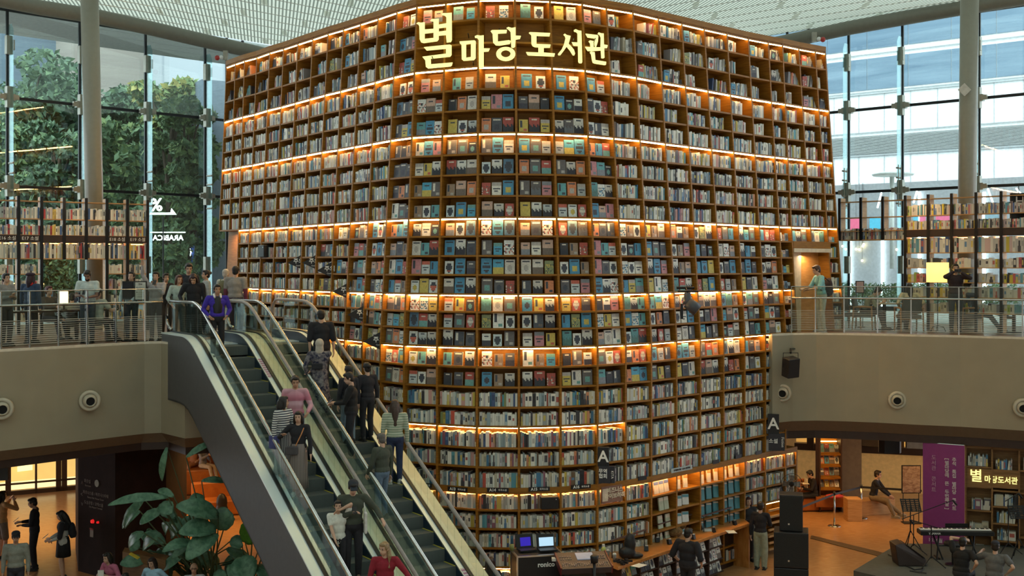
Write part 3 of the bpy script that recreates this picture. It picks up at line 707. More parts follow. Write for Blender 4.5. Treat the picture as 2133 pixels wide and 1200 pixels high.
# notices stuck on the escalator decks
def deck_notice(s, u, w_, L, m, label):
    z0, z1 = ramp(s, DS0, DZ + .23), ramp(s + L, DS0, DZ + .23)
    mb = MB().ext([EP(s, u, z0 + .004), EP(s, u + w_, z0 + .004), EP(s + L, u + w_, z1 + .004), EP(s + L, u, z1 + .004)], (0, 0, .004))
    tag(mb.build('deck_notice', m), label, 'notice')
PINKN = stripes('pink_notice_print', (.40, .16, .26), (.62, .55, .56), 25, 'Z'); YN = stripes('yellow_notice_print', (.55, .52, .15), (.65, .64, .5), 14, 'Z')
deck_notice(1.75, EW - .115, .08, .62, PINKN, 'pink and grey printed notice high on the left escalator deck')
deck_notice(3.2, EW - .115, .08, .45, YN, 'yellow notice on the left escalator deck below the pink one')
deck_notice(7.75, 1.48 + EW - .115, .08, .62, PINKN, 'pink printed notice low on the right escalator deck')
deck_notice(8.95, 1.48 + EW - .115, .08, .4, YN, 'yellow notice at the bottom of the right escalator deck')
deck_notice(3.3, 1.48 + EW - .115, .08, .4, YN, 'yellow notice high on the right escalator deck')
# ---------------------------------------------------------------- outside: ground, buildings, trees
struct('ground_outside', MB().box((-22, 75, DZ - .3), (60, 80, .2)).box((30, 75, DZ - .3), (44, 80, .2)), mat('paving_grey', (.35, .34, .32), .8))
def bldg(name, label, x0, x1, Y0, Y1, z0, z1, m, th=8):
    a = Vector((PX(x0, Y0), Y0, 0)); b = Vector((PX(x1, Y1), Y1, 0)); t = (b - a).normalized(); n = Vector((-t.y, t.x, 0))
    root = thing(name, label, 'building', (0, 0, 0))
    MB().prism([tuple(a[:2]), tuple(b[:2]), tuple((b + n * th)[:2]), tuple((a + n * th)[:2])], z0, z1).build('block', m, root)
    return root, a, b, t, n
bldg('office_building', 'dark slate grey windowless building behind the trees at the far left', -160, 148, 62, 66, DZ, PZ(20, 62), stripes('slate_cladding', (.075, .11, .15), (.085, .125, .165), .45, 'Z', .6))
bldg('office_building', 'plain beige stone building behind the left column', 149, 352, 64, 68, DZ, PZ(10, 64), stripes('beige_stone', (.25, .22, .195), (.27, .24, .21), .8, 'Z'))
bldg('office_building', 'white panelled building between the beige building and the bookcase', 353, 620, 66, 74, DZ, PZ(30, 66), stripes('white_panels', (.42, .46, .50), (.32, .36, .40), .35, 'X', .6, .94, .02))
bldg('annexe', 'low blue grey volume beside the left end of the bookcase', 420, 620, 46, 48, DZ, PZ(165, 46), mat('blue_grey_wall', (.15, .19, .24), .6), 6)
root, a, b, t, n = bldg('office_building', 'long white building with blue glazing bands and a grey louvre band', 1500, 2400, 58.5, 46.2, DZ, 26, mat('white_facade', (.86, .88, .90), .6), 10)
Lb = (b - a).length
Yr = 49.0
def bz(y): return PZ(y, Yr)
BLUEG = wood('blue_glazing', (.10, .17, .25), (.20, .29, .38), (.05, .05, .6), .15)
for y0, y1, m, dd in ((-60, 60, BLUEG, .05), (82, 153, BLUEG, .05)):
    mb = MB(); z0, z1 = bz(y1), bz(y0); k = 0.
    while k < Lb:
        q = [a + t * k, a + t * min(Lb, k + 1.9)]
        mb.ext([Vector((q[0].x, q[0].y, z0)), Vector((q[1].x, q[1].y, z0)), Vector((q[1].x, q[1].y, z1)), Vector((q[0].x, q[0].y, z1))], -n * dd); k += 1.93
    mb.build('glazing_band', m, root)
mb = MB()
for k in range(16): z = bz(297) + k * (bz(259) - bz(297)) / 15; mb.bar(Vector((a.x, a.y, z)) - n * .08, Vector((b.x, b.y, z)) - n * .08, .1, .028)
mb.build('louvre_band', mat('louvre_grey', (.40, .42, .42), .5), root)
mb = MB()
for y in (72, 158, 163, 250, 303): mb.bar(Vector((a.x, a.y, bz(y))) - n * .06, Vector((b.x, b.y, bz(y))) - n * .06, .06, .035)
for k in range(1, 16):
    p = a + t * (k * Lb / 16)
    for y0, y1 in ((163, 250), (303, 372)): mb.bar(Vector((p.x, p.y, bz(y1))) - n * .02, Vector((p.x, p.y, bz(y0))) - n * .02, .03, .03)
mb.build('joint_lines', mat('joint_grey', (.45, .48, .5), .6), root)
# grey arcade under it with light tubes and posters
tag(MB().prism([tuple((a - n * 2.5)[:2]), tuple((b - n * 2.5)[:2]), tuple((b)[:2]), tuple((a)[:2])], DZ, bz(376)).build('arcade_front', mat('arcade_grey', (.30, .31, .33), .6)), 'grey arcade front under the white building', 'building')
TUBEL = mat('white_light_tube', (.9, .95, 1), emit=6, ecol=(.9, .95, 1), var=0)
AR = lambda x: (lambda k: a - n * 2.6 + t * k)(max(0, min(Lb, ((x - 1500) / 900.) * Lb)))
def onar(x):       # point of the arcade front seen at photo column x
    o_ = a - n * 2.62; dx = (x - HX) / FP; k = (dx * o_.y - o_.x) / (t.x - dx * t.y); return o_ + t * k
for x in (1770, 1838, 1915, 2050):
    p = onar(x); z1 = PZ(468 if x < 1900 else 395, p.y); z1 = PZ(498 if x < 1900 else 400, p.y)
    tag(MB().box((p.x, p.y, (DZ + z1) / 2), (.09, .09, z1 - DZ)).build('light_tube', TUBEL), 'upright white light tube on the grey arcade, %s' % {1770: 'nearest the bookcase', 1838: 'second from the bookcase', 1915: 'behind the first dark shelf bay', 2050: 'behind the right column'}[x], 'light')
for x0, x1, y0, y1, c, nm in ((1768, 1792, 454, 480, (.65, .12, .22), 'crimson'), (1812, 1834, 454, 478, (.08, .38, .55), 'bright blue'), (1872, 1880, 452, 476, (.08, .38, .55), 'narrow blue'), (1903, 1914, 450, 464, (.10, .36, .5), 'small teal'), (1916, 1928, 450, 464, (.6, .14, .25), 'small crimson'), (1950, 1978, 449, 460, (.6, .12, .22), 'wide crimson'), (2052, 2080, 447, 462, (.18, .28, .34), 'slate blue')):
    p, q = onar(x0), onar(x1)
    z0, z1 = PZ(y1, p.y), PZ(y0, p.y)
    tag(MB().ext([Vector((p.x, p.y, z0)), Vector((q.x, q.y, z0)), Vector((q.x, q.y, z1)), Vector((p.x, p.y, z1))], -n * .04).build('shop_poster', mat('poster_' + nm.replace(' ', '_'), c, .6, emit=.35, ecol=c)), '%s poster on the arcade seen through the right shelves' % nm, 'poster')
for k, (x0, y0, x1, y1) in enumerate(((1836, 402, 1828, 432), (1910, 398, 1903, 422), (2058, 394, 2068, 422), (2117, 393, 2126, 404))):
    tag(MB().tube([P(x0, y0, 46), P(x1, y1, 44)], .035, 6).build('light_tube', TUBEL), 'slanting white light line under the grey soffit, %s from the bookcase' % ORD[k].replace('top', 'first'), 'light')
for k, (x, y) in enumerate(((1762, 519), (1783, 519), (1790, 520), (1797, 513), (1799, 509), (1796, 543), (1755, 513), (1868, 520))):
    q = onar(x); q.z = PZ(y, q.y)
    so_ = MB().tube([q, Vector((q.x, q.y, bz(376) + .05))], .006, 4).build('cord', BLACKM)
    so_.parent = tag(MB().ball(q, .05, n=8).build('string_bulb', mat('bulb_glow', (1, .7, .35), emit=14, ecol=(1, .7, .35), var=0), smooth=True), 'warm glowing bulb outside the right window, %s' % ['first from the bookcase', 'second from the bookcase', 'third in the row', 'fourth in the row', 'topmost of all', 'lowest, hanging alone', 'beside the bookcase edge', 'beside the first dark shelf bay'][k], 'bulb', 'warm bulbs outside the right window')
tag(MB().lathe(P(1860, 363, 45), [(.02, -.1), (.75, -.06), (.8, 0), (.3, .12), (.02, .14)], 28).tube([P(1858, 365, 45), P(1858, 560, 45)], .09, 8).build('street_lamp', mat('lamp_grey', (.62, .64, .62), .5), smooth=True), 'street lamp with a flat round grey head outside the right glass', 'street lamp')
# hedge right and planting left
GREEN = lambda nm, c1, c2: nm
def leafmat(nm, c1, c2):
    m = wood(nm, c1, c2, (1, 1, 1), .7); return m
LM = [leafmat('leaf_deep', (.055, .10, .065), (.125, .20, .12)), leafmat('leaf_mid', (.085, .15, .08), (.19, .29, .15)), leafmat('leaf_light', (.12, .18, .07), (.24, .32, .13)), leafmat('leaf_autumn', (.25, .26, .08), (.42, .36, .12))]
def leaves(mb, c, r, n, s, seed):
    R = random.Random(seed)
    for _ in range(n):
        while 1:
            d = Vector([R.uniform(-1, 1) for _ in range(3)])
            if .25 < d.length < 1: break
        d = d * (.75 + .25 * R.random()) / max(.6, d.length) if R.random() < .6 else d
        p = Vector(c) + Vector((d.x * r[0], d.y * r[1], d.z * r[2]))
        a = Vector([R.uniform(-1, 1) for _ in range(3)]).normalized(); b = a.cross(Vector([R.uniform(-1, 1) for _ in range(3)])).normalized(); k = s * R.uniform(.6, 1.3)
        mb.add([p - a * k, p + b * k * .5, p + a * k, p - b * k * .5], [(0, 1, 2, 3)], R.choice((0, 0, 1)))
def tree(x, ytop, ybase, Y, wpx, label, mi, seed, n=26):
    base = P(x, ybase, Y); top = PZ(ytop, Y); w_ = wpx * Y / FP / 2; R = random.Random(seed)
    root = thing('tree', label, 'tree', (base.x, base.y, DZ)); H = top - DZ
    tr = MB(); tr.tube([(0, 0, 0), (.1, 0, H * .3), (-.05, 0, H * .6), (.1, .1, H * .85)], [.22, .17, .11, .04], 8)
    cr_ = MB()
    for k in range(n):
        zz = R.uniform(.12, .95) * H; ww = w_ * (1 - .40 * abs(zz / H - .45) * 1.6)
        p = Vector((R.uniform(-1, 1) * ww * .8, R.uniform(-1, 1) * w_ * .6, zz)); rr = w_ * R.uniform(.28, .48)
        tr.tube([(0, 0, zz * .7), p * .6 + Vector((0, 0, zz * .35)), p], [.06, .04, .02], 5)
        leaves(cr_, p, (rr, rr, rr * .55), 240, .20, seed * 50 + k)
    tr.build('trunk', mat('bark', (.07, .05, .035), .9), root); cr_.build('crown', [LM[mi], LM[min(3, mi + 1)]], root)
tree(60, 118, 590, 48, 330, 'dark green pine outside the left glass, nearest the picture edge', 0, 1, 34)
tree(150, 190, 590, 52, 220, 'dark bushy tree outside just left of the grey column', 0, 2)
tree(265, 160, 590, 50, 210, 'dense green tree outside between the column and the next glass fin', 0, 3, 30)
tree(350, 125, 590, 47, 170, 'taller yellowish green tree outside behind the illuminated % sign', 2, 4, 22)
tree(395, 190, 590, 45, 130, 'bright green tree outside close to the left end of the bookcase', 1, 5, 22)
tree(20, 250, 600, 46, 200, 'low bushy tree outside behind the left bookshelf, nearest the picture edge', 1, 6, 34)
tree(120, 235, 600, 44, 200, 'low bushy tree outside directly left of the grey column', 0, 7, 36)
tree(240, 240, 600, 44, 190, 'low bushy tree outside right of the grey column', 1, 8, 36)
tree(325, 260, 600, 43.5, 170, 'low bushy tree outside under the yellowish one', 1, 9, 32)
tree(385, 215, 600, 43, 150, 'narrow leafy tree outside right beside the left end of the bookcase', 1, 10, 34)
tree(352, 190, 600, 42.2, 120, 'leafy tree outside directly behind the illuminated percent sign', 1, 11, 34)
tree(85, 140, 600, 58, 300, 'far dark tree outside rising behind the nearer left trees', 0, 12, 40)
tree(290, 170, 600, 58, 280, 'far dark tree outside seen between the column and the bookcase', 0, 13, 40)
hd = MB()
for k in range(12): leaves(hd, P(60 + k * 30, 560, 43), (.8, .8, .9), 380, .09, 700 + k)
tag(hd.build('hedge_foliage', [LM[1], LM[2]]), 'clipped green hedge outside the left glass below the trees', 'hedge', kind='stuff')
hd = MB()
for k in range(16): leaves(hd, P(1745 + k * 24, 612, 39.5), (.6, .5, .4), 300, .06, 900 + k)
tag(hd.build('hedge_foliage', [LM[1], LM[2]]), 'low green hedge outside the right window behind the tables', 'hedge', kind='stuff')
# ---------------------------------------------------------------- people
def fused(mb, name, m, parent, voxel=.011, smooth=3, **k):
    """several overlapping shapes fused into one continuous skin"""
    me = mb.mesh(name + '_raw', m if isinstance(m, list) else [m]); o = bpy.data.objects.new(name, me); C.objects.link(o)
    r = o.modifiers.new('r', 'REMESH'); r.mode = 'VOXEL'; r.voxel_size = voxel; r.use_smooth_shade = True
    if smooth: q = o.modifiers.new('s', 'SMOOTH'); q.iterations = smooth; q.factor = .5
    dg = bpy.context.evaluated_depsgraph_get(); out = bpy.data.meshes.new_from_object(o.evaluated_get(dg)); out.name = name
    out.polygons.foreach_set('use_smooth', [True] * len(out.polygons))
    bpy.data.objects.remove(o); bpy.data.meshes.remove(me)
    out.materials.clear()
    for x in (m if isinstance(m, list) else [m]): out.materials.append(x)
    return link(name, out, parent, **k)
def limb(mb, pts, rs, n=10):
    mb.tube(pts, rs, n)
    for p, r in zip(pts, rs): mb.ball(p, r, n=10)
def ik(a, b, l1, l2, hint):
    a = Vector(a); b = Vector(b); d = b - a; L = min(d.length, (l1 + l2) * .995); d.normalize(); b = a + d * L
    x = (l1 * l1 - l2 * l2 + L * L) / (2 * L); h = math.sqrt(max(0, l1 * l1 - x * x)); u = Vector(hint); u = (u - d * u.dot(d))
    if u.length < 1e-4: u = Vector((0, 1, 0)) - d * d.y
    return a + d * x + u.normalized() * h, b
def hand(mb, wr, d, side, curl, palm):
    """palm with four separate curled fingers and a thumb leaving the side of the palm"""
    d = d.normalized(); n = (Vector(palm) - d * Vector(palm).dot(d)).normalized(); s_ = d.cross(n).normalized() * side
    R = Matrix((s_, d, n)).transposed(); mb.ball(wr + d * .05, (.040, .052, .018), R=R, n=12); mb.tube([wr - d * .01, wr + d * .03], [.024, .026], 8)
    for k, (o_, L) in enumerate(((-.030, .062), (-.010, .074), (.010, .078), (.029, .070))):
        p = wr + d * .088 + s_ * o_; pts = [p - d * .02]; a = .25 * curl
        for q in range(3):
            dd = d * math.cos(a) + n * math.sin(a); pts.append(pts[-1] + dd * (L * (.45, .32, .26)[q] + (.02 if q == 0 else 0))); a += curl * .8
        limb(mb, pts, [.0105, .010, .0095, .0085], 6)
    p = wr + d * .03 + s_ * .032; limb(mb, [p, p + s_ * .03 + d * .025 + n * .01, p + s_ * .035 + d * .058 + n * .02], [.013, .0115, .0095], 6)
SK = {'fair': (.50, .31, .22), 'tan': (.40, .23, .15), 'brown': (.26, .14, .09), 'pale': (.55, .38, .30)}
def fabric(c, nm=None):
    if not isinstance(c, (tuple, list)): return c
    nm = nm or 'cloth_%02d%02d%02d' % tuple(int(v * 99) for v in c); return mat(nm, tuple(c), .85, var=.14, scale=14)
NP = [0]
def person(label, base, h=1.68, yaw=0., top=(.02, .02, .025), sleeve='long', hem=.0, bottom='trousers', bcol=(.02, .02, .03), wide=1., hair='short', hcol=(.012, .010, .009),
           shoes=(.03, .03, .03), L=None, R=None, lean=0., side=0., head=(0, 0), sit=0., legs=None, skin='fair', curl=.5, bulk=1., cap=None, extra=None, arms_under=None, group=None):
    k = h / 1.70; NP[0] += 1
    pz = (.93 if not sit else sit + .09); la = math.radians(lean); up = Vector((math.sin(math.radians(side)), -math.sin(la), math.cos(la))).normalized()
    pel = Vector((0, 0 if not sit else .05, pz)); X = Vector((1, 0, 0)); nb = pel + up * .49; sh = [nb - up * .04 + X * (.175 * s_ * bulk) for s_ in (-1, 1)]
    hp, hy = math.radians(head[0]), math.radians(head[1])
    HR = Matrix.Rotation(hy, 3, 'Z') @ Matrix.Rotation(hp + la * .5, 3, 'X'); hc = nb + up * .06 + HR @ Vector((0, -.02, .10))
    sk = mat('skin_' + skin, SK[skin], .55, var=.06)
    b = MB()
    # torso, neck, head
    limb(b, [pel, pel + up * .25, nb - up * .12], [.09, .085, .088]); limb(b, [sh[0] * .9 + nb * .1, sh[1] * .9 + nb * .1], [.045, .045]); limb(b, [nb - up * .06, nb + up * .05, hc - HR @ Vector((0, -.0, .05))], [.062, .050, .050])
    b.ball(hc + HR @ Vector((0, .012, .025)), (.076, .094, .090), R=HR, n=16); b.ball(hc + HR @ Vector((0, -.030, -.045)), (.056, .058, .062), R=HR, n=14); b.ball(hc + HR @ Vector((0, -.052, -.085)), (.028, .024, .022), R=HR)
    b.ball(hc + HR @ Vector((0, -.092, -.018)), (.013, .018, .020), R=HR, n=8); b.tube([hc + HR @ Vector((0, -.078, .02)), hc + HR @ Vector((0, -.094, -.018))], [.009, .011], 6)
    b.ball(hc + HR @ Vector((0, -.080, -.055)), (.022, .012, .012), R=HR, n=8)
    for s_ in (-1, 1): b.ball(hc + HR @ Vector((s_ * .077, .01, -.005)), (.010, .020, .030), R=HR, n=8)
    # arms
    tgt = [Vector(L) if L else Vector((-.25, -.02, pz - .10 if not sit else sit + .2)), Vector(R) if R else Vector((.25, -.02, pz - .10 if not sit else sit + .2))]
    T = MB(); els = []; wrs = []
    tr_ = .058 * bulk
    for q, s_ in enumerate((-1, 1)):
        el, wr = ik(sh[q], tgt[q], .29, .25, (s_ * .55, .55, -.45)); els.append(el); wrs.append(wr)
        limb(b, [sh[q], el], [.045, .037]); limb(b, [el, el * .6 + wr * .4, wr], [.037, .036, .024]); hand(b, wr, wr - el, s_, curl, (0, -.2, -.2) if tgt[q].z > 1.0 else (-s_, 0, 0))
        if sleeve == 'long': limb(T, [sh[q], sh[q] * .5 + el * .5, el], [tr_ + .004, tr_ - .002, .050]); limb(T, [el, el * .5 + wr * .5, wr - (wr - el).normalized() * .015], [.050, .047, .037])
        elif sleeve == 'half': limb(T, [sh[q], sh[q] * .3 + el * .7, el * .95 + wr * .05], [tr_ + .004, tr_ + .002, tr_])
        elif sleeve == 'short': limb(T, [sh[q], sh[q] * .42 + el * .58], [tr_ + .004, tr_ + .004])
    # legs
    hips = [pel + X * (s_ * .088) - Vector((0, 0, .02)) for s_ in (-1, 1)]
    if legs: ft = [Vector(v) for v in legs]
    elif sit: ft = [Vector((s_ * .11, -.50, .085)) for s_ in (-1, 1)]
    else: ft = [Vector((s_ * .095, .01 * s_, .085)) for s_ in (-1, 1)]
    B = MB(); B.ball(pel + Vector((0, 0, -.01)), (.165 * bulk, .118 * bulk, .125), n=14)
    for q, s_ in enumerate((-1, 1)):
        kn, an = ik(hips[q], ft[q], .42 if not sit else .43, .41 if not sit else .42, (s_ * .05, -1, .35 if sit else 0)); limb(b, [hips[q], kn], [.08, .052]); limb(b, [kn, kn * .6 + an * .4, an], [.052, .052, .034])
        toe = Vector((0, -1, 0)); limb(b, [an, an + Vector((0, -.09, -.045))], [.034, .028])
        if bottom == 'trousers': limb(B, [hips[q], kn], [.092, .068 * wide]); limb(B, [kn, kn * .5 + an * .5, an + Vector((0, 0, .0))], [.068 * wide, .062 * wide, .052 * wide])
        elif bottom == 'shorts': limb(B, [hips[q], hips[q] * .15 + kn * .85], [.098, .088])
        s1 = MB(); s1.ball(an + Vector((0, -.055, -.040)), (.046, .130, .042), n=12); s1.ball(an + Vector((0, .03, -.02)), (.040, .050, .05), n=10); s1.box(an + Vector((0, -.05, -.073)), (.082, .25, .024))
        globals().setdefault('_sh', []); _sh.append(s1)
    root = fused(b, 'person', sk, None, .0098, 2, label=label, cat='person', group=group)
    root.location = base; root.rotation_euler = (0, 0, math.radians(yaw)); root.scale = (k, k, k)
    # shirt / jacket
    w_ = .150 * bulk
    T.ball(nb - up * .15, (.178 * bulk, .112 * bulk, .145), n=16); T.ball(pel + up * .20, (w_ + .004, .110 * bulk, .19), n=16); T.ball(pel + up * (.06 - hem * .4), (w_ + .014, .118 * bulk, .11 + hem * .45), n=16)
    limb(T, [sh[0] * .96 + nb * .04, sh[1] * .96 + nb * .04], [.062, .062]); T.tube([nb - up * .10, nb - up * .005], [.10, .062], 12)
    fused(T, 'jacket' if sleeve == 'long' else 'shirt', fabric(top), root, .013, 2)
    if bottom in ('trousers', 'shorts'): fused(B, bottom, fabric(bcol), root, .013, 2)
    else:
        S = MB(); z0 = {'skirt': .42, 'longskirt': .16, 'robe': .12, 'mini': .58}[bottom]
        if sit: limb(S, [pel, pel + Vector((0, -.42, -.02))], [.16, .14])
        else:
            fl = {'skirt': .20, 'longskirt': .20, 'robe': .27, 'mini': .19}[bottom]; pts = []
            for zz, r in ((pz + .12, .135), (pz, .165), (z0 + .2, fl * .93), (z0, fl)):
                pts.append([Vector((r * (1 + .04 * math.sin(7 * a)) * math.cos(a), r * .92 * (1 + .04 * math.sin(7 * a)) * math.sin(a), zz)) for a in [2 * PI * i / 28 for i in range(28)]])
            v = [p for r in pts for p in r]; S.add(v, [(i * 28 + j, i * 28 + (j + 1) % 28, (i + 1) * 28 + (j + 1) % 28, (i + 1) * 28 + j)[::-1] for i in range(3) for j in range(28)] + [tuple(range(28)), tuple(reversed(range(84, 112)))])
        S.build('skirt', fabric(bcol), root, smooth=not sit) if not sit else fused(S, 'skirt', fabric(bcol), root, .014, 2)
    for s1 in _sh: s1.build('shoe', fabric(shoes), root, True)
    _sh.clear()
    # hair
    hm = mat('hair_%02d%02d' % (int(hcol[0] * 99), int(hcol[2] * 999)), hcol, .5, var=.25, scale=40); Hh = MB(); V = lambda x, y, z: hc + HR @ Vector((x, y, z))
    if hair not in ('bald', 'scarf', 'none'):
        Hh.ball(V(0, .028, .042), (.086, .094, .086), R=HR, n=16); Hh.ball(V(0, .05, -.02), (.078, .062, .075), R=HR, n=14); Hh.ball(V(0, -.035, .088), (.066, .052, .036), R=HR, n=12)
        for s_ in (-1, 1): Hh.ball(V(s_ * .066, -.002, .03), (.022, .045, .05), R=HR, n=10)
        if hair in ('long', 'bob'):
            dn = .30 if hair == 'long' else .12
            for s_ in (-1, 1): limb(Hh, [V(s_ * .068, .0, .02), V(s_ * .080, .005, -.06), V(s_ * .082, .02, -.06 - dn * .5)], [.034, .034, .026])
            limb(Hh, [V(0, .07, 0), V(0, .085, -.10), V(0, .10, -.08 - dn)], [.075, .078, .045])
        if hair == 'ponytail': limb(Hh, [V(0, .11, .03), V(.0, .14, -.05), V(.0, .13, -.2)], [.028, .032, .016])
        if hair == 'sidetail': limb(Hh, [V(.05, .08, -.03), V(.10, .01, -.12), V(.12, -.05, -.30)], [.035, .042, .022])
        if hair == 'bun': Hh.ball(V(0, .12, .045), .042, n=12)
        fused(Hh, 'hair', hm, root, .012, 1)
    if hair == 'scarf':
        Hh.ball(V(0, .02, .03), (.096, .112, .108), R=HR, n=16); limb(Hh, [V(0, .03, -.02), V(0, .01, -.15)], [.085, .095]); fused(Hh, 'headscarf', fabric(hcol), root, .012, 2)
    if cap:
        q = MB(); q.ball(V(0, .022, .080), (.090, .100, .060), R=HR, n=16); q.box(V(0, -.110, .062), (.12, .10, .012), R=HR); fused(q, 'cap', fabric(cap), root, .012, 1)
    # face
    q = MB()
    for s_ in (-1, 1): q.ball(V(s_ * .030, -.079, .012), (.0125, .006, .006), R=HR, n=8)
    q.build('eyes', mat('eye_dark', (.015, .01, .01), .3, var=0), root, True)
    q = MB()
    for s_ in (-1, 1): q.box(V(s_ * .031, -.083, .032), (.030, .006, .006), R=HR)
    q.build('eyebrows', mat('brow_dark', (.02, .014, .012), .8, var=0), root)
    MB().ball(V(0, -.090, -.056), (.022, .006, .006), R=HR, n=8).build('mouth', mat('lip', (.33, .10, .08), .5, var=0), root, True)
    if extra: extra(root, dict(hc=hc, HR=HR, nb=nb, pel=pel, up=up, wr=wrs, el=els, sh=sh, V=V))
    return root
def wp(root, v): return Matrix.LocRotScale(root.location, root.rotation_euler, root.scale) @ Vector(v)
def phone(label, root, wr, dirn, screen=False):
    p = wp(root, wr); r = root.rotation_euler[2]; T = Matrix.Translation(p) @ Matrix.Rotation(r, 4, 'Z') @ Matrix.Translation(Vector(dirn)) @ Matrix.Rotation(math.radians(-50), 4, 'X')
    q = MB(); q.T = T; q.box((0, 0, 0), (.075, .010, .15)); q2 = MB(); q2.T = T; q2.box((0, .006, 0), (.068, .002, .14))
    o = q.build('smartphone', BLACK); tag(o, label, 'phone'); q2.build('screen', mat('screen_white', (.6, .62, .65), .2, emit=.5), o)
def backpack(label, root, col, y=.17, z=1.22, s=1., side=0):
    t = thing('backpack', label, 'backpack', (0, 0, 0)); T = Matrix.LocRotScale(root.location, root.rotation_euler, root.scale)
    q = MB(); q.T = T; q.ball((side, y + .03, z - .02), (.15 * s, .085, .22 * s), n=16); q.ball((side, y + .08, z - .10), (.11 * s, .06, .12 * s), n=12); fused(q, 'pack', fabric(col), t, .014, 2)
    q = MB(); q.T = T
    for s_ in (-1, 1): q.tube([(s_ * .10, y, z + .13), (s_ * .12, .02, z + .225), (s_ * .12, -.115, z + .10), (s_ * .125, -.10, z - .08), (s_ * .12, y - .02, z - .16)], .014, 6)
    q.build('strap', fabric(col), t); return t
def shoulderbag(label, root, col, pos, size, strap=None, scol=None):
    t = thing('shoulder_bag', label, 'bag', (0, 0, 0)); T = Matrix.LocRotScale(root.location, root.rotation_euler, root.scale); p = Vector(pos)
    q = MB(); q.T = T; q.box(p, size); o = q.build('pouch', fabric(col), t); m = o.modifiers.new('b', 'BEVEL'); m.width = .02; m.segments = 3
    if strap: q = MB(); q.T = T; q.tube(strap, .012, 6); q.build('strap', fabric(scol or col), t)
    return t
def zcap(k): return DZ - k * .4 * TAN
def on_esc(u0, hx, hy, h, lo=1, hi=24):
    best = None
    for k in range(lo, hi):
        for iu in range(6):
            u = u0 + .22 + iu * .14; b = EP(NS0 + k * .4, u, zcap(k)); x = HX + b.x * FP / b.y; y = HY + (ZC - b.z - h) * FP / b.y
            e = abs(y - hy) * 1.5 + abs(x - hx)
            if best is None or e < best[0]: best = (e, b)
    return best[1]
def at(x, Y, z): return Vector((PX(x, Y), Y, z))
# --- left escalator (riding down)
YD, YU = 34, 214
pinkm = stripes('pink_ombre_knit', (.42, .14, .20), (.50, .30, .36), 3.3, 'Z', soft=.3)
navystr = stripes('navy_white_stripes', (.60, .60, .56), (.02, .025, .05), 22, 'Z')
grnstr = stripes('green_cream_stripes', (.22, .28, .20), (.42, .44, .34), 20, 'Z')
person('woman in a bright blue jacket, hands on hips, at the escalator top', on_esc(0, 440, 585, 1.60, 0, 5), 1.60, YD - 10, (.045, .025, .33), hem=-.02, L=(-.20, -.12, .98), R=(.20, -.12, .98), bcol=(.015, .015, .02), hair='short', bulk=1.12, head=(6, 0), skin='tan',
       extra=lambda r, d: (MB().tube([d['nb'] + Vector((-.07, -.01, .05)), d['nb'] + Vector((-.07, -.10, -.03))], [.03, .02], 8).tube([d['nb'] + Vector((.07, -.01, .05)), d['nb'] + Vector((.07, -.10, -.03))], [.03, .02], 8).build('collar', WHITE, r, True), MB().ball(d['nb'] - Vector((0, .078, .24)), (.115, .058, .25)).build('undershirt', BLACK, r, True)))
person('man in a pink banded sweater riding down behind the striped woman', on_esc(0, 612, 777, 1.72), 1.72, YD - 20, pinkm, R=(.22, -.24, 1.0), bcol=(.05, .07, .14), head=(18, 0), hair='short', skin='tan', bulk=1.08)
def _w(root, d): shoulderbag('blue and red shoulder bag on the striped woman', root, (.05, .06, .18), (-.22, .02, .80), (.12, .2, .26))
person('woman in a navy and white striped top looking back up the escalator', on_esc(0, 590, 810, 1.60), 1.60, YD + 20, navystr, R=(.10, -.28, 1.05), bottom='longskirt', bcol=stripes('patterned_skirt', (.28, .28, .27), (.05, .05, .06), 30, 'X'), hair='bob', head=(0, 60), skin='tan', extra=_w)
def _w(root, d): shoulderbag('dark grey crossbody bag with an orange strap on the woman in a black cardigan', root, (.06, .055, .06), (-.10, -.17, .93), (.24, .09, .17), [(.14, .0, 1.44), (.08, -.135, 1.25), (-.03, -.15, 1.02)], (.45, .20, .08))
person('woman in a black cardigan and long speckled skirt raising one hand', on_esc(0, 617, 869, 1.58), 1.58, YD - 34, (.012, .012, .02), L=(-.27, -.20, 1.25), R=(.26, -.06, .82), bottom='longskirt', bcol=stripes('speckled_skirt', (.10, .08, .08), (.26, .22, .20), 45, 'X'), hair='bob', shoes=(.5, .5, .48), curl=.05, head=(4, 0), extra=_w)
pc = person('man in a green jacket and dark cap reading his phone on the left escalator', on_esc(0, 733, 992, 1.76), 1.76, YD - 20, (.05, .06, .045), L=(-.02, -.26, 1.18), R=(.46, -.20, 1.05), bcol=(.012, .014, .02), cap=(.02, .025, .035), head=(28, 0), curl=.7, bulk=1.12)
phone('white phone in the hand of the man in the dark cap', pc, (-.02, -.26, 1.18), (.02, -.07, .06))
shoulderbag('white plastic bag hanging from the shoulder of the man in the dark cap', pc, (.60, .60, .58), (.20, -.10, .98), (.05, .16, .36), [(.17, .02, 1.43), (.20, -.08, 1.16)], (.65, .65, .62))
person('boy in a white t-shirt rubbing his eyes and holding the escalator rail', on_esc(0, 683, 1037, 1.42), 1.42, YD - 25, (.58, .60, .55), sleeve='short', hem=.12, L=(-.05, -.30, .92), R=(.04, -.16, 1.53), bcol=(.012, .012, .015), hair='short', wide=.95)
person('woman in a dark red buttoned cardigan with blond side hair reaching for the rail', on_esc(0, 797, 1122, 1.60), 1.60, YD - 30, (.22, .012, .025), L=(-.30, -.10, .85), R=(.50, -.16, .98), bottom='skirt', bcol=(.20, .012, .025), hair='sidetail', hcol=(.24, .16, .08), head=(8, -35), bulk=1.05)
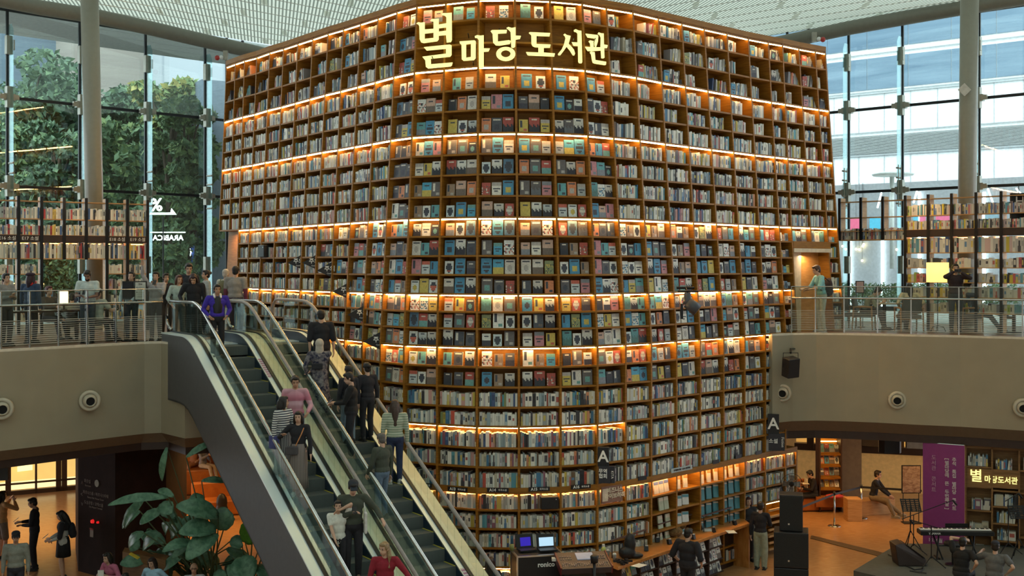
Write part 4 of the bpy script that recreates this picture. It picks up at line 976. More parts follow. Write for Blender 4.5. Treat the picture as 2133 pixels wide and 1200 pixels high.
# --- right escalator (riding up, seen from behind)
person('man in a loose black shirt at the top of the right escalator', on_esc(1.48, 675, 655, 1.74, 0), 1.74, YU - 20, (.012, .011, .011), sleeve='half', hem=.06, bcol=(.02, .02, .025), bulk=1.15, side=2)
robe = wood('dark_floral_robe', (.012, .014, .04), (.22, .20, .20), (5, 5, 5), .9)
sw = person('woman in a pale headscarf and dark patterned robe holding the escalator rail', on_esc(1.48, 668, 703, 1.62), 1.62, YU - 25, robe, hem=.05, bottom='robe', bcol=robe, hair='scarf', hcol=(.42, .38, .32), L=(.25, .0, .95), R=(.25, .0, .9), bulk=1.15, legs=None)
shoulderbag('small black bag on the back of the woman in the headscarf', sw, (.02, .02, .025), (.05, .17, 1.12), (.24, .08, .13))
person('woman with black pinned hair riding up behind a man in black', on_esc(1.48, 762, 752, 1.62), 1.62, YU, (.02, .015, .015), hair='bun', hcol=(.01, .008, .008))
bk_ = person('man in black with tousled hair turned left with a phone on the right escalator', on_esc(1.48, 737, 776, 1.72), 1.72, YU + 60, (.010, .010, .011), hem=.12, L=(-.10, -.30, 1.08), R=(.08, -.32, 1.08), bcol=(.012, .012, .014), head=(20, 10), bulk=1.2, hair='short', wide=1.2, shoes=(.25, .17, .12))
phone('phone held level by the man in black on the right escalator', bk_, (0, -.34, 1.10), (0, -.08, .02))
person('person in faded blue jeans half hidden behind the man in black', on_esc(1.48, 722, 770, 1.60), 1.58, YU, (.02, .02, .025), bcol=(.16, .22, .28), wide=1.2)
person('grey-haired man in a dark green hooded jacket low on the right escalator', on_esc(1.48, 775, 912, 1.62), 1.62, YU + 20, (.05, .06, .045), hem=.05, bcol=(.10, .15, .22), hcol=(.10, .09, .085), R=(.2, -.2, .9), bulk=1.12, head=(12, -20))
person('woman in a green and cream striped jumper with long brown hair, seen from behind', on_esc(1.48, 822, 850, 1.66), 1.66, YU - 25, grnstr, bcol=(.02, .03, .075), hair='long', hcol=(.05, .03, .022), shoes=(.45, .46, .42), bulk=1.1)
# --- crowd at the escalator head
person('tall man in a dark jacket at the back of the escalator group', at(393, 27.6, DZ), 1.84, 0, (.02, .022, .03), bcol=(.03, .03, .04), head=(18, 20))
p_ = person('woman with reddish hair and a pale mint cardigan with a thin bag strap', at(372, 27.0, DZ), 1.55, 25, (.36, .45, .42), L=(-.2, -.18, .95), bcol=(.10, .11, .12), hair='bob', hcol=(.07, .025, .015), head=(5, 15))
person('woman in a loose black coat looking down at the escalator rail', at(404, 26.7, DZ), 1.62, 10, (.012, .012, .014), L=(-.26, -.22, .98), bottom='longskirt', bcol=(.015, .012, .014), hair='bob', hcol=(.03, .012, .012), head=(38, 0), lean=8, bulk=1.15)
person('woman with pinned black hair and a striped blouse looking away left', at(430, 28.6, DZ), 1.66, -60, stripes('thin_grey_stripes', (.5, .52, .5), (.2, .22, .22), 28, 'Z'), hair='bun', hcol=(.012, .01, .012))
wp_ = person('white-haired man in a white shirt seen from behind near the orange niche', at(470, 29.3, DZ), 1.68, 175, (.50, .50, .46), bcol=(.16, .17, .15), hcol=(.45, .42, .38), shoes=(.4, .38, .35))
backpack('olive green backpack on the white-haired man', wp_, (.13, .14, .09))
person('man in a grey sweater with maroon sleeves, seen from behind', at(491, 28.2, DZ), 1.76, 170, (.25, .23, .215), bcol=(.05, .035, .05), wide=1.2, bulk=1.2, shoes=(.32, .31, .28),
       extra=lambda r, d: [fused((lambda m: (limb(m, [d['sh'][q], d['el'][q]], [.066, .056]), limb(m, [d['el'][q], d['wr'][q]], [.056, .043]), m)[-1])(MB()), 'sleeve', fabric((.14, .03, .055)), r, .013, 2) for q in (0, 1)])
# --- left upper deck
p_ = person('bearded man in a white t-shirt looking at his phone behind the left balustrade', at(183, 26.3, DZ), 1.68, 10, (.52, .58, .58), sleeve='short', L=(-.10, -.26, 1.10), R=(.06, -.26, 1.06), bcol=(.05, .06, .08), head=(28, 0), skin='brown', curl=.7, bulk=1.1,
            extra=lambda r, d: fused((lambda m: (m.ball(d['V'](0, -.045, -.07), (.056, .05, .045), R=d['HR'], n=12), m)[-1])(MB()), 'beard', mat('beard', (.015, .012, .01), .9), r, .011, 1))
phone('dark phone in the hands of the bearded man', p_, (-.05, -.28, 1.12), (.03, -.06, .06))
person('woman with pale blue sleeves under a black vest behind the notice stand', at(274, 27.2, DZ), 1.62, 0, (.45, .55, .62), bcol=(.02, .025, .05), hair='ponytail', head=(-8, -10), L=(-.22, -.2, .9), R=(.1, -.3, 1.0),
       extra=lambda r, d: fused((lambda m: (m.ball(d['nb'] - Vector((0, 0, .16)), (.17, .124, .15), n=14), m.ball(d['pel'] + Vector((0, 0, .2)), (.165, .124, .16), n=14), m)[-1])(MB()), 'vest', fabric((.015, .016, .02)), r, .013, 2))
p_ = person('woman in a pale grey jumper raising one arm while holding a phone', at(325, 27.3, DZ), 1.62, 5, (.36, .34, .35), L=(-.30, -.14, 1.86), R=(.06, -.28, 1.36), bcol=(.03, .03, .035), hair='bun', head=(-2, 0), curl=.2, bulk=1.1)
phone('phone held in front of the face of the woman raising her arm', p_, (.04, -.30, 1.38), (0, -.06, .06))
person('dark-haired man standing behind the woman with the raised arm', at(345, 28.6, DZ), 1.58, 40, (.02, .02, .025), bcol=(.03, .03, .03))
person('person in a grey top at the far left edge of the deck', at(12, 25.3, DZ), 1.60, 60, (.22, .23, .24), L=(-.1, -.25, 1.15), R=(.0, -.28, 1.2), hcol=(.015, .01, .012))
person('person in a navy coat with a dark beret and red scarf, seen from behind', at(64, 26.2, DZ), 1.60, 165, (.03, .055, .11), cap=None, hair='bob', hcol=(.03, .012, .02), bcol=(.03, .03, .04), bulk=1.15,
       extra=lambda r, d: (fused((lambda m: (m.tube([d['nb'] - Vector((0, 0, .02)), d['nb'] + Vector((0, 0, .06))], [.105, .085], 14), m)[-1])(MB()), 'scarf', fabric((.42, .02, .02)), r, .013, 2), fused((lambda m: (m.ball(d['V'](0, .03, .085), (.115, .12, .05), n=16), m)[-1])(MB()), 'beret', fabric((.03, .015, .03)), r, .012, 1)))
person('seated person with dark red hair facing right at the left table', at(104, 27.6, DZ), 1.66, 60, (.08, .065, .06), sit=.45, hair='short', hcol=(.06, .015, .02), L=(-.1, -.35, .8), R=(.15, -.35, .8))
person('seated person in a pale cap and white t-shirt at the left table', at(206, 26.6, DZ), 1.62, 160, (.50, .50, .46), sit=.45, sleeve='short', cap=(.40, .48, .58), L=(-.2, -.3, .78), R=(.2, -.3, .78), bulk=1.1)
person('seated person in a striped black top beside the glowing table lamp', at(150, 27.0, DZ), 1.5, 200, stripes('black_white_stripes', (.5, .5, .48), (.02, .02, .02), 20, 'Z'), sit=.42, hair='short')
# --- right upper deck
p_ = person('man in a turquoise shirt and pale trousers leaning on the right balustrade', at(1712, 30.5, DZ), 1.80, -80, (.22, .48, .50), sleeve='half', L=(-.10, -.42, 1.10), R=(.18, -.42, 1.08), lean=10, bcol=(.46, .48, .42), head=(15, 0), shoes=(.5, .48, .46), hcol=(.05, .025, .015), curl=.6)
backpack('dark brown backpack worn by the man in the turquoise shirt', p_, (.035, .022, .025), y=.15, z=1.15, s=1.1)
person('seated man in a sage t-shirt writing with his head down', at(1804, 31.9, DZ), 1.66, 65, (.22, .25, .20), sit=.46, lean=32, sleeve='half', L=(-.08, -.45, .78), R=(.12, -.45, .78), head=(25, 0), bcol=(.04, .04, .05), shoes=(.04, .03, .03))
person('seated person with long black hair and a cream top, seen from behind', at(1893, 31.4, DZ), 1.66, 180, (.50, .45, .34), sit=.46, hair='long', bulk=1.15)
p_ = person('man in a dark sweater taking a photograph beside the yellow floor lamp', at(1990, 30.6, DZ), 1.82, -12, (.035, .022, .025), L=(-.07, -.22, 1.50), R=(.10, -.24, 1.48), bcol=(.03, .035, .045), bulk=1.1, curl=.9)
tag(MB().box(wp(p_, (.0, -.33, 1.53)), (.17, .03, .08), math.radians(-12)).box(wp(p_, (.02, -.36, 1.53)), (.06, .05, .06), math.radians(-12)).build('camera', BLACK), 'small black camera held up by the man beside the floor lamp', 'camera')
p_ = person('seated man in a dark blue shirt with crossed legs looking at his phone', at(2030, 31.0, DZ), 1.74, 68, (.055, .07, .10), sit=.44, lean=-14, L=(-.02, -.42, .98), R=(.08, -.42, .95), legs=[(-.1, -.62, .085), (.02, -.78, .42)], bcol=(.05, .11, .17), sleeve='short', head=(12, 0), shoes=(.2, .2, .2))
phone('phone in the hand of the seated man with crossed legs', p_, (.02, -.45, 1.0), (0, -.05, .05))
# --- lower floor, left
p_ = person('person in a beige jacket and grey shorts at the left edge', at(4, 28.9, 0), 1.72, 140, (.42, .26, .12), bottom='shorts', bcol=(.17, .15, .13), hair='bob', hem=.1, L=(-.12, -.26, 1.42), R=(.10, -.26, 1.45), shoes=(.02, .02, .02), bulk=1.1)
p_ = person('man in a dark hooded jacket looking at his phone, standing facing left', at(72, 27.9, 0), 1.76, -80, (.014, .014, .02), hem=.06, L=(-.06, -.30, 1.12), R=(.12, -.24, 1.08), bcol=(.012, .012, .016), head=(18, 0), shoes=(.03, .03, .03), skin='tan')
phone('phone held by the man in the dark hooded jacket', p_, (-.02, -.38, 1.16), (0, -.03, .03))
p_ = person('woman in a two-tone black and white jacket and black skirt with a phone', at(132, 27.0, 0), 1.64, -78, (.42, .44, .42), hem=.12, L=(-.06, -.30, 1.02), R=(.12, -.24, 1.0), bottom='mini', bcol=(.01, .01, .012), hair='long', head=(24, 0), bulk=1.15,
            extra=lambda r, d: fused((lambda m: (m.ball(d['nb'] - Vector((0, 0, .12)), (.215, .15, .15), n=16), limb(m, [d['sh'][0], d['el'][0]], [.078, .066]), limb(m, [d['sh'][1], d['el'][1]], [.078, .066]), m)[-1])(MB()), 'yoke', fabric((.012, .012, .014)), r, .013, 2))
backpack('small black backpack on the woman in the two-tone jacket', p_, (.012, .012, .015), s=.9)
phone('phone held by the woman in the two-tone jacket', p_, (-.02, -.38, 1.06), (0, -.03, .02))
person('man in a grey sweatshirt and dark cap at the bottom left', at(33, 24.5, 0), 1.72, 15, (.24, .25, .22), cap=(.02, .03, .03), bcol=(.03, .03, .04), head=(10, 10), bulk=1.1)
person('seated person in a pink top with black hair leaning over the table', at(236, 24.8, 0), 1.62, -30, (.42, .12, .20), sit=.46, lean=20, hair='bob', L=(-.1, -.35, .80), R=(.2, -.3, .8))
person('seated woman with long dark hair and a pale blue cardigan', at(316, 24.2, 0), 1.60, -15, (.30, .48, .62), sit=.46, hair='long', head=(15, 0), hcol=(.02, .012, .01))
person('person with black hair seated low in front of the café table', at(262, 23.4, 0), 1.5, 180, (.02, .02, .02), sit=.42)
person('bald old man with glasses seated under the plants', at(404, 23.7, 0), 1.60, 15, (.38, .40, .42), sit=.46, hair='bald', skin='tan', extra=lambda r, d: MB().box(d['V'](0, -.088, .012), (.12, .006, .012), R=d['HR']).build('spectacles', BLACKM, r))
person('woman in dark top and brown apron dress standing by the orange sofas', at(361, 35.4, 0), 1.62, 175, (.03, .025, .02), bottom='mini', bcol=(.42, .22, .10), hair='short', hcol=(.02, .012, .01))
person('person in a grey jumper sitting on the tall orange sofa', at(425, 37.2, .45), 1.6, 60, (.20, .20, .22), sit=.44, bcol=(.35, .28, .2), shoes=(.5, .45, .4), L=(-.1, -.3, .9))
person('person in brown reading on the tall orange sofa, nearer the dark pillar', at(402, 37.6, .45), 1.6, -20, (.30, .13, .06), sit=.44, bcol=(.35, .16, .08))
# --- lower floor, right
person('man in a black t-shirt looking left in front of the wooden counter', at(1432, 24.7, 0), 1.74, 140, (.014, .014, .02), sleeve='half', hem=.1, bcol=(.02, .02, .025), bulk=1.25, head=(10, -10), L=(-.25, -.15, .95), R=(.25, -.1, .95))
person('woman with short red-brown hair talking behind the wooden counter', at(1558, 28.75, 0), 1.60, 10, (.014, .016, .03), hair='bob', hcol=(.05, .012, .01), L=(-.05, -.28, 1.12), R=(.05, -.28, 1.1), curl=.8)
person('woman in a black top and sage trousers at the counter end, seen from behind', at(1584, 27.95, 0), 1.64, 155, (.012, .012, .014), hem=.04, bcol=(.27, .30, .23), wide=1.35, hcol=(.015, .01, .01), L=(-.1, -.32, 1.1))
person('person in black reading on the orange bench beside the lit book stand', at(1694, 34.6, 0), 1.64, -85, (.012, .010, .012), sit=.44, lean=10, head=(22, 0), L=(-.1, -.35, .72), R=(.1, -.35, .72), bcol=(.012, .012, .015))
tag(MB().box(at(1679, 34.5, .86), (.02, .20, .28), .2).box(at(1677, 34.45, .86), (.2, .22, .015)).build('open_book', mat('page_white', (.6, .55, .45), .7)), 'open book held by the person in black on the orange bench', 'book')
person('man in a black jacket and khaki trousers seated on the wooden bench', at(1822, 34.0, 0), 1.74, 62, (.012, .011, .014), sit=.46, lean=12, legs=[(-.10, -.55, .085), (.14, -.72, .085)], L=(-.02, -.42, .60), R=(.12, -.42, .6), bcol=(.22, .16, .09), shoes=(.27, .23, .17), hcol=(.012, .01, .01))
person('musician in a black t-shirt sitting with chin on hand below the keyboard', at(2003, 25.4, .06), 1.70, 140, (.010, .010, .012), sleeve='short', sit=.46, lean=12, R=(.06, -.26, 1.22), curl=.8, bulk=1.15, head=(0, 10))
person('seated man in a grey t-shirt and dark cap beside the musician in black', at(2072, 25.0, .05), 1.72, 150, (.10, .10, .10), sleeve='short', sit=.46, lean=14, cap=(.02, .022, .03), R=(.35, -.4, .95), bulk=1.2)
person('woman with long dark brown hair below the end of the escalator glass', at(1021, 22.6, 0), 1.64, 175, (.012, .012, .014), hair='long', hcol=(.04, .018, .012))
# ---------------------------------------------------------------- open shelves on the two upper decks
def lshelf(name, label, xs, Yf, ztop, rows, band, cut, pal, wide, seed, lowrows, lab=()):
    """open steel-edged bookshelf following a line of photo columns; rows: board heights from the top"""
    root = thing(name, label, 'bookshelf', (0, 0, 0)); R = random.Random(seed); n_ = len(xs)
    pts = [Vector((PX(x, Yf(x)), Yf(x), 0)) for x in xs]; D = .32; bk = MB()
    for k in range(n_):
        t = (pts[min(n_ - 1, k + 1)] - pts[max(0, k - 1)]).normalized(); o = Vector((-t.y, t.x, 0)); rz = math.atan2(t.y, t.x)
        full = k in cut['full']; zb = DZ if full else rows[-1 - lowrows] if False else cut['z']
        mb = MB(); mb.box(pts[k] + o * .02 + Vector((0, 0, (ztop + zb) / 2)), (.075, .04, ztop - zb), rz, 0); mb.box(pts[k] + o * (D / 2 + .03) + Vector((0, 0, (ztop + zb) / 2)), (.04, D, ztop - zb), rz, 1)
        mb.build('upright', [BLACKM, WOODL], root)
    for k in range(n_ - 1):
        a, b = pts[k], pts[k + 1]; t = (b - a).normalized(); o = Vector((-t.y, t.x, 0)); rz = math.atan2(t.y, t.x); L = (b - a).length; m = (a + b) / 2
        low = k in cut['low']
        for r, z in enumerate(rows):
            if z < cut['z'] - .01 and not low: continue
            MB().box(m + o * (D / 2 + .02) + Vector((0, 0, z - .012)), (L - .05, D, .024), rz).build('shelf', WOODL, root)
            if r == 0 or (k in cut.get('bare', ()) and r < cut['barer']): continue
            H = rows[r - 1] - z - .03; u = .06; e = L * (.98 if r < 4 else R.uniform(.75, .95))
            while u < e - .03:
                w_ = R.uniform(.022, .05) * (wide if z < band[1] else 1); random.seed(R.random()); h = H * R.uniform(.56, .72)
                spine(bk, a + Vector((0, 0, z)), t, o, u, min(w_, e - u), h, .2, .05, lean=(.12 if R.random() < .04 else 0), col=pick(pal)); u += w_ + .002
        if k not in cut.get('bare', ()):
            MB().box(m + o * .03 + Vector((0, 0, (band[0] + band[1]) / 2)), (L - .04, .03, band[0] - band[1]), rz).build('sign_band', DARK, root, label='dark band below the second board')
            z = band[1] - .03
            MB().box(m + o * .25 + Vector((0, 0, z)), (L - .1, .03, .02), rz).build('light_strip', mat('orange_led', (1, .6, .25), emit=9, ecol=(1, .45, .10), var=0), root)
        if k in lab:
            text('lettering', lab[k], .115, face_cam(tuple(m - o * .0 + Vector((0, 0, (band[0] + band[1]) / 2 - .0)) + Vector((0, 0, 0))), rz), TXT, root)
    tag(bk.build('book', BOOKS, colors=True), 'all the books packed on the open shelf %s' % label.split(',')[1].strip(), 'book', 'books on the upper deck shelves', 'stuff')
PALD = PAL[:8] + [((.45, .05, .06), 5), ((.60, .45, .12), 4), ((.05, .12, .3), 5), ((.04, .04, .05), 6), ((.40, .30, .36), 5)]
lshelf('open_bookshelf', 'long open bookshelf with black uprights, upper deck by the left glass', [-56, -8, 39, 87, 134, 180, 223, 266, 308], lambda x: 1 / (1 / 29.3 + (x / 308.) * (1 / 31.4 - 1 / 29.3)), 9.16,
       [9.05, 8.59, 8.17, 7.56, 7.16, 6.75, 6.34, 5.95], (8.16, 7.98), {'full': {0, 1, 2, 3, 6, 7, 8}, 'z': 7.53, 'low': {0, 1, 2, 6, 7}}, PALD, 1.1, 5, 3, {1: 'E16 소설', 2: 'E17 소설', 6: 'E18 소설', 7: 'E19 소설'})
PALR = [((.56, .55, .50), 30), ((.48, .47, .44), 16), ((.50, .36, .34), 5), ((.58, .46, .06), 5), ((.06, .12, .30), 4), ((.10, .28, .36), 4), ((.04, .04, .05), 6), ((.5, .12, .12), 2), ((.30, .40, .10), 2)]
RYS = lambda x: 1 / (1 / 33.5 + ((x - 1748) / 337.) * (1 / 30.3 - 1 / 33.5))
lshelf('open_bookshelf', 'long open bookshelf with black uprights, upper deck by the right glass', [1748, 1792.5, 1838, 1885, 1932.7, 1981.5, 2032.5, 2085, 2139, 2194], RYS, 9.33,
       [9.22, 8.76, 8.37, 7.73, 7.32, 6.92, 6.52, 6.1], (8.36, 8.16), {'full': {3, 4, 5, 6, 7, 8, 9}, 'z': 8.1, 'low': {3, 4, 5, 6, 7, 8}, 'bare': {0, 1, 2}, 'barer': 3}, PALR, 2.0, 6, 3)
pts = [Vector((PX(x, RYS(x)), RYS(x), 8.12)) for x in (1748, 1885)]
t = (pts[1] - pts[0]).normalized(); o_ = Vector((-t.y, t.x, 0)); bk = MB(); u = .08; L = (pts[1] - pts[0]).length
random.seed(77)
while u < L - .1:
    w_ = random.uniform(.022, .05); spine(bk, pts[0], t, o_, u, w_, random.uniform(.24, .33), .2, .06); u += w_ + .003
tag(bk.build('book', BOOKS, colors=True), 'books on the floating board between the bookcase and the first full right shelf', 'book', 'books on the upper deck shelves', 'stuff')
tag(MB().box((pts[0] + pts[1]) / 2 + o_ * .18 - Vector((0, 0, .015)), (L, .34, .03), math.atan2(t.y, t.x)).build('wall_shelf', WOODL), 'floating oak board carrying one row of books above the open window', 'shelf')
p = Vector((PX(2122, 30.2), 30.2, 0))
hs = MB().box((p.x, p.y, PZ(440, 30.2)), (.42, .10, .95)).tube([(p.x, p.y, PZ(404, 30.2)), (p.x, p.y, PZ(385, 30.2))], .012, 6)
o = tag(hs.build('hanging_sign', BLACK), 'black upright sign with a white H at the right picture edge', 'sign'); text('lettering', 'H', .34, face_cam((p.x, p.y - .06, PZ(420, 30.2))), TXT, o)

# ---------------------------------------------------------------- lamps, notice stands, tables and chairs on the decks
SHADE = mat('lamp_shade_glow', (.5, .4, .2), emit=1.2, ecol=(1, .74, .20), var=0); SHADEW = mat('small_shade_glow', (1, .85, .5), emit=2.6, ecol=(1, .80, .42), var=0)
t = thing('floor_lamp', 'floor lamp with a big square yellow drum shade on the right deck', 'floor lamp', at(1953, 30.9, DZ))
MB().lathe((0, 0, PZ(588, 30.9) - DZ), [(.285, 0), (.285, .53)], 32).build('lamp_shade', SHADE, t, True)
MB().tube([(0, 0, .02), (0, 0, 1.4)], .012, 8).build('pole', BLACKM, t)
for a in (0, 120, 240): MB().tube([(0, 0, .16), (.16 * math.cos(math.radians(a)), .16 * math.sin(math.radians(a)), .12), (.22 * math.cos(math.radians(a)), .22 * math.sin(math.radians(a)), 0)], .011, 6).build('leg', BLACKM, t)
t = thing('table_lamp', 'small glowing cylindrical table lamp on the left deck table', 'table lamp', at(133, 26.5, DZ + .75))
z0 = PZ(635, 26.5) - DZ - .75
MB().lathe((0, 0, z0), [(.095, 0), (.095, .31)], 24).build('lamp_shade', SHADEW, t, True); MB().tube([(0, 0, .0), (0, 0, z0)], .02, 8).lathe((0, 0, 0), [(.08, 0), (.08, .02)], 16).build('stem', BLACKM, t)
def table(name, label, loc, sx, sy, h, rz, top, round_=False):
    t = thing(name, label, 'table', loc, math.radians(rz))
    if round_: MB().lathe((0, 0, h - .03), [(sx / 2, 0), (sx / 2, .03)], 28).build('table_top', top, t, True); MB().tube([(0, 0, .02), (0, 0, h - .03)], .05, 10).lathe((0, 0, 0), [(.25, 0), (.25, .02)], 20).build('pedestal', BLACKM, t)
    else:
        link('table_top', MB().box((0, 0, h - .02), (sx, sy, .04)).mesh('table_top', top), t, bevel=.006)
        for a in (-1, 1):
            for b in (-1, 1): MB().box((a * (sx / 2 - .08), b * (sy / 2 - .06), (h - .04) / 2), (.06, .06, h - .04)).build('leg', WOODD, t)
    return t
table('reading_table', 'long dark wooden reading table behind the left balustrade', at(110, 26.4, DZ), 2.9, .55, .75, 44, WOODD)
table('round_table', 'pale round café table between the two right deck chairs', at(1842, 31.9, DZ), .95, .9, .74, 0, mat('pale_table_top', (.48, .42, .33), .4), True)
table('round_table', 'grey round café table at the right picture edge', at(2112, 30.6, DZ), .95, .9, .74, 0, mat('grey_table_top', (.30, .29, .27), .4), True)
def armchair(label, loc, rz):
    t = thing('armchair', label, 'armchair', loc, math.radians(rz), 'wooden armchairs on the right deck'); W_ = mat('chair_oak', (.38, .20, .09), .5)
    link('seat', MB().box((0, 0, .40), (.54, .52, .11)).mesh('seat', mat('grey_upholstery', (.10, .095, .09), .9)), t, bevel=.03)
    link('backrest', MB().box((0, .25, .70), (.52, .09, .46), R=Matrix.Rotation(math.radians(-10), 3, 'X')).mesh('backrest', mat('grey_upholstery', (0, 0, 0))), t, bevel=.03)
    for s_ in (-1, 1):
        MB().tube([(s_ * .30, .28, 0), (s_ * .30, .24, .62)], [.018, .024], 8).build('leg', W_, t); MB().tube([(s_ * .30, -.26, 0), (s_ * .30, -.24, .62)], [.018, .024], 8).build('leg', W_, t)
        MB().tube([(s_ * .30, .26, .62), (s_ * .31, 0, .64), (s_ * .30, -.26, .63)], .024, 8).build('armrest', W_, t)
    MB().tube([(-.30, .24, .34), (.30, .24, .34)], .018, 6).build('stretcher', W_, t); return t
armchair('wooden armchair under the man writing with his head down', at(1800, 32.0, DZ), 65)
armchair('wooden armchair with its back to the railing, under the long-haired person', at(1893, 31.15, DZ), 180)
armchair('wooden armchair under the man with crossed legs', at(2026, 31.1, DZ), 68)
armchair('empty-looking wooden armchair nearest the orange doorway', at(1762, 32.3, DZ), 20)
def stand(name, label, x, Y, y0, y1, w_, face, zb=0, tilt=0, txt=None):
    t = thing(name, label, 'notice stand', at(x, Y, zb)); z0, z1 = PZ(y1, Y) - zb, PZ(y0, Y) - zb
    MB().box((0, 0, (z0 + z1) / 2), (w_ + .05, .03, z1 - z0 + .05)).build('frame', BLACK, t); MB().box((0, -.018, (z0 + z1) / 2), (w_, .008, z1 - z0)).build('printed_sheet', face, t)
    MB().tube([(-w_ * .45, .02, 0), (-w_ * .45, .02, z0)], .012, 6).tube([(w_ * .45, .02, 0), (w_ * .45, .02, z0)], .012, 6).box((0, 0, .01), (w_, .3, .02)).build('stand_frame', BLACKM, t)
    for k, (s_, zz, sz) in enumerate(txt or ()): text('lettering', s_, sz, face_cam((0, -.025, z0 + (z1 - z0) * zz)), mat('ink_dark', (.04, .03, .03), .8, var=0), t)
    return t
stand('notice_stand', 'white printed notice on a black stand beside the escalator group', 293, 26.9, 588, 624, .24, mat('paper_cream', (.55, .55, .50), .7), DZ, txt=[('안내', .88, .05), ('● ━━━━━', .7, .03), ('━━━━━━━', .58, .02), ('● ━━━━━', .42, .03), ('━━━━━━━', .3, .02), ('━━━━━━━', .16, .02)])
stand('notice_stand', 'dark framed screen stand next to the white notice', 267, 27.0, 588, 622, .22, mat('screen_dark', (.02, .02, .03), .2), DZ)
stand('notice_stand', 'pink framed poster on a stand in front of the right window', 1791, 33.2, 587, 609, .20, mat('paper_pink', (.55, .38, .35), .7), DZ, txt=[('────', .8, .04), ('───', .6, .04), ('━━━━', .2, .03)])
PAP = mat('white_paper', (.62, .62, .58), .7)
for k, (x, Y) in enumerate(((25, 25.6), (60, 25.9), (98, 26.2), (230, 27.2))):
    tag(MB().box(at(x, Y, DZ + .755), (.30, .21, .006), .3 + k).build('paper_sheet', PAP), 'white paper sheet on the left deck table, %s' % ['nearest the picture edge', 'second from the picture edge', 'just left of the glowing lamp', 'at the end by the bearded man'][k], 'paper')
for k, (x, Y) in enumerate(((1838, 31.8), (1850, 32.0), (1832, 32.1))):
    tag(MB().lathe(at(x, Y, DZ + .74), [(.03, 0), (.04, .10)], 12).build('paper_cup', PAP, smooth=True), 'white cup on the pale round table, %s' % ['nearest the railing', 'beside the seated back', 'nearest the writing man'][k], 'cup')
tag(MB().lathe(at(2092, 30.5, DZ + .74), [(.03, 0), (.042, .12)], 12).build('paper_cup', mat('kraft_cup', (.35, .2, .1), .7), smooth=True), 'brown paper cup on the grey round table', 'cup')
# cctv heads with red domes on the tubes
for x, y, Y, sgn, l in ((470, 122, 37.2, 1, 'left'), (1696, 84, 36.2, -1, 'right')):
    p = P(x, y, Y); t = thing('security_camera', 'small red-domed camera fixed by the %s end of the bookcase top' % l, 'camera', p)
    MB().box((0, 0, .1), (.14, .12, .3)).tube([(0, 0, .05), (-sgn * .18, -.1, 0)], .03, 8).build('bracket', FIT, t); MB().ball((-sgn * .24, -.12, 0), .085).build('red_dome', mat('red_dome', (.45, .05, .04), .3), t, True)
    MB().ball((-sgn * .12, -.1, .02), .07).build('lens_collar', WHITE, t, True)
tag(MB().box(P(2009, 187, 31.7), (.26, .02, .26), R=Matrix.Rotation(PI / 4, 3, 'Y')).build('diamond_plate', mat('plate_beige', (.45, .43, .37), .5)), 'pale diamond-shaped plate fixed on the right grey column', 'plate')
# reflection of a lit sign in the left glass, built as glowing shapes outside
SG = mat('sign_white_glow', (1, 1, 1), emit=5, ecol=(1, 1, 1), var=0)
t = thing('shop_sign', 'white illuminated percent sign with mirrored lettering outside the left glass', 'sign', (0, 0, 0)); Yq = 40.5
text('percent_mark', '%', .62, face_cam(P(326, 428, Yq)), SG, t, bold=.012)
MB().prism([(0, 0)] * 3, 0, 0) if False else None
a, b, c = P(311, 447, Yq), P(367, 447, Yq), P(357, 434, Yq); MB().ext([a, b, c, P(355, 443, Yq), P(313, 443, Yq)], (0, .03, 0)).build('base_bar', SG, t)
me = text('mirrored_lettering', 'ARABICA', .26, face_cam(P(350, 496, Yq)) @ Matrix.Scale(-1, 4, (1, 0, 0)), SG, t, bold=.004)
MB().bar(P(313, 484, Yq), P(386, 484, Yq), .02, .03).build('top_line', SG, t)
MB().tube([P(340, 450, Yq), P(340, 600, Yq)], .03, 8).build('post', BLACKM, t)  # support added under the reflected sign shapes
tag(MB().box(P(395, 525, 43), (.34, .05, .9)).tube([P(395, 540, 43.05), P(395, 600, 43.05)], .03, 6).build('street_banner', mat('blue_banner', (.05, .12, .42), .6, emit=.2, ecol=(.05, .12, .5))), 'blue banner with a white figure outside the left glass', 'banner')
tag(MB().ext([P(395, 515, 42.9), P(399, 525, 42.9), P(396, 534, 42.9), P(391, 525, 42.9)], (0, .01, 0)).build('banner_emblem', SG), 'white star-like emblem on the blue outdoor banner', 'emblem')

# ---------------------------------------------------------------- wall equipment
def nozzle(x, y, Y, nrm, label, aim=(.2, -.1)):
    t = thing('air_nozzle', label, 'air nozzle', P(x, y, Y), math.atan2(nrm[1], nrm[0]) + PI / 2, 'round ball air nozzles on the deck fascia')
    R = Matrix.Rotation(PI / 2, 3, 'X'); NM = mat('nozzle_cream', (.46, .42, .33), .45)
    MB().lathe((0, 0, 0), [(.225, -.12), (.225, .015), (.20, .035), (.165, .03), (.15, .0)], 36, R=R).build('rim', NM, t, True)
    R2 = Matrix.Rotation(aim[0], 3, 'Z') @ Matrix.Rotation(aim[1], 3, 'X') @ R
    MB().lathe((0, 0, 0), [(.148, -.04), (.148, .03), (.13, .07), (.11, .10), (.095, .10), (.09, .02)], 36, R=R2).build('ball', NM, t, True)
    MB().lathe((0, 0, 0), [(.092, .02), (.09, .075)], 30, R=R2).build('throat', mat('throat_black', (.008, .008, .008), .9), t)
for x, y, Y, l in ((187, 835, 25.15, 'left fascia, the one nearer the escalator'), (4, 852, 23.75, 'left fascia, cut by the picture edge')): nozzle(x, y, Y, (.3, -.95), 'round cream air nozzle on the ' + l, (.25, .1))
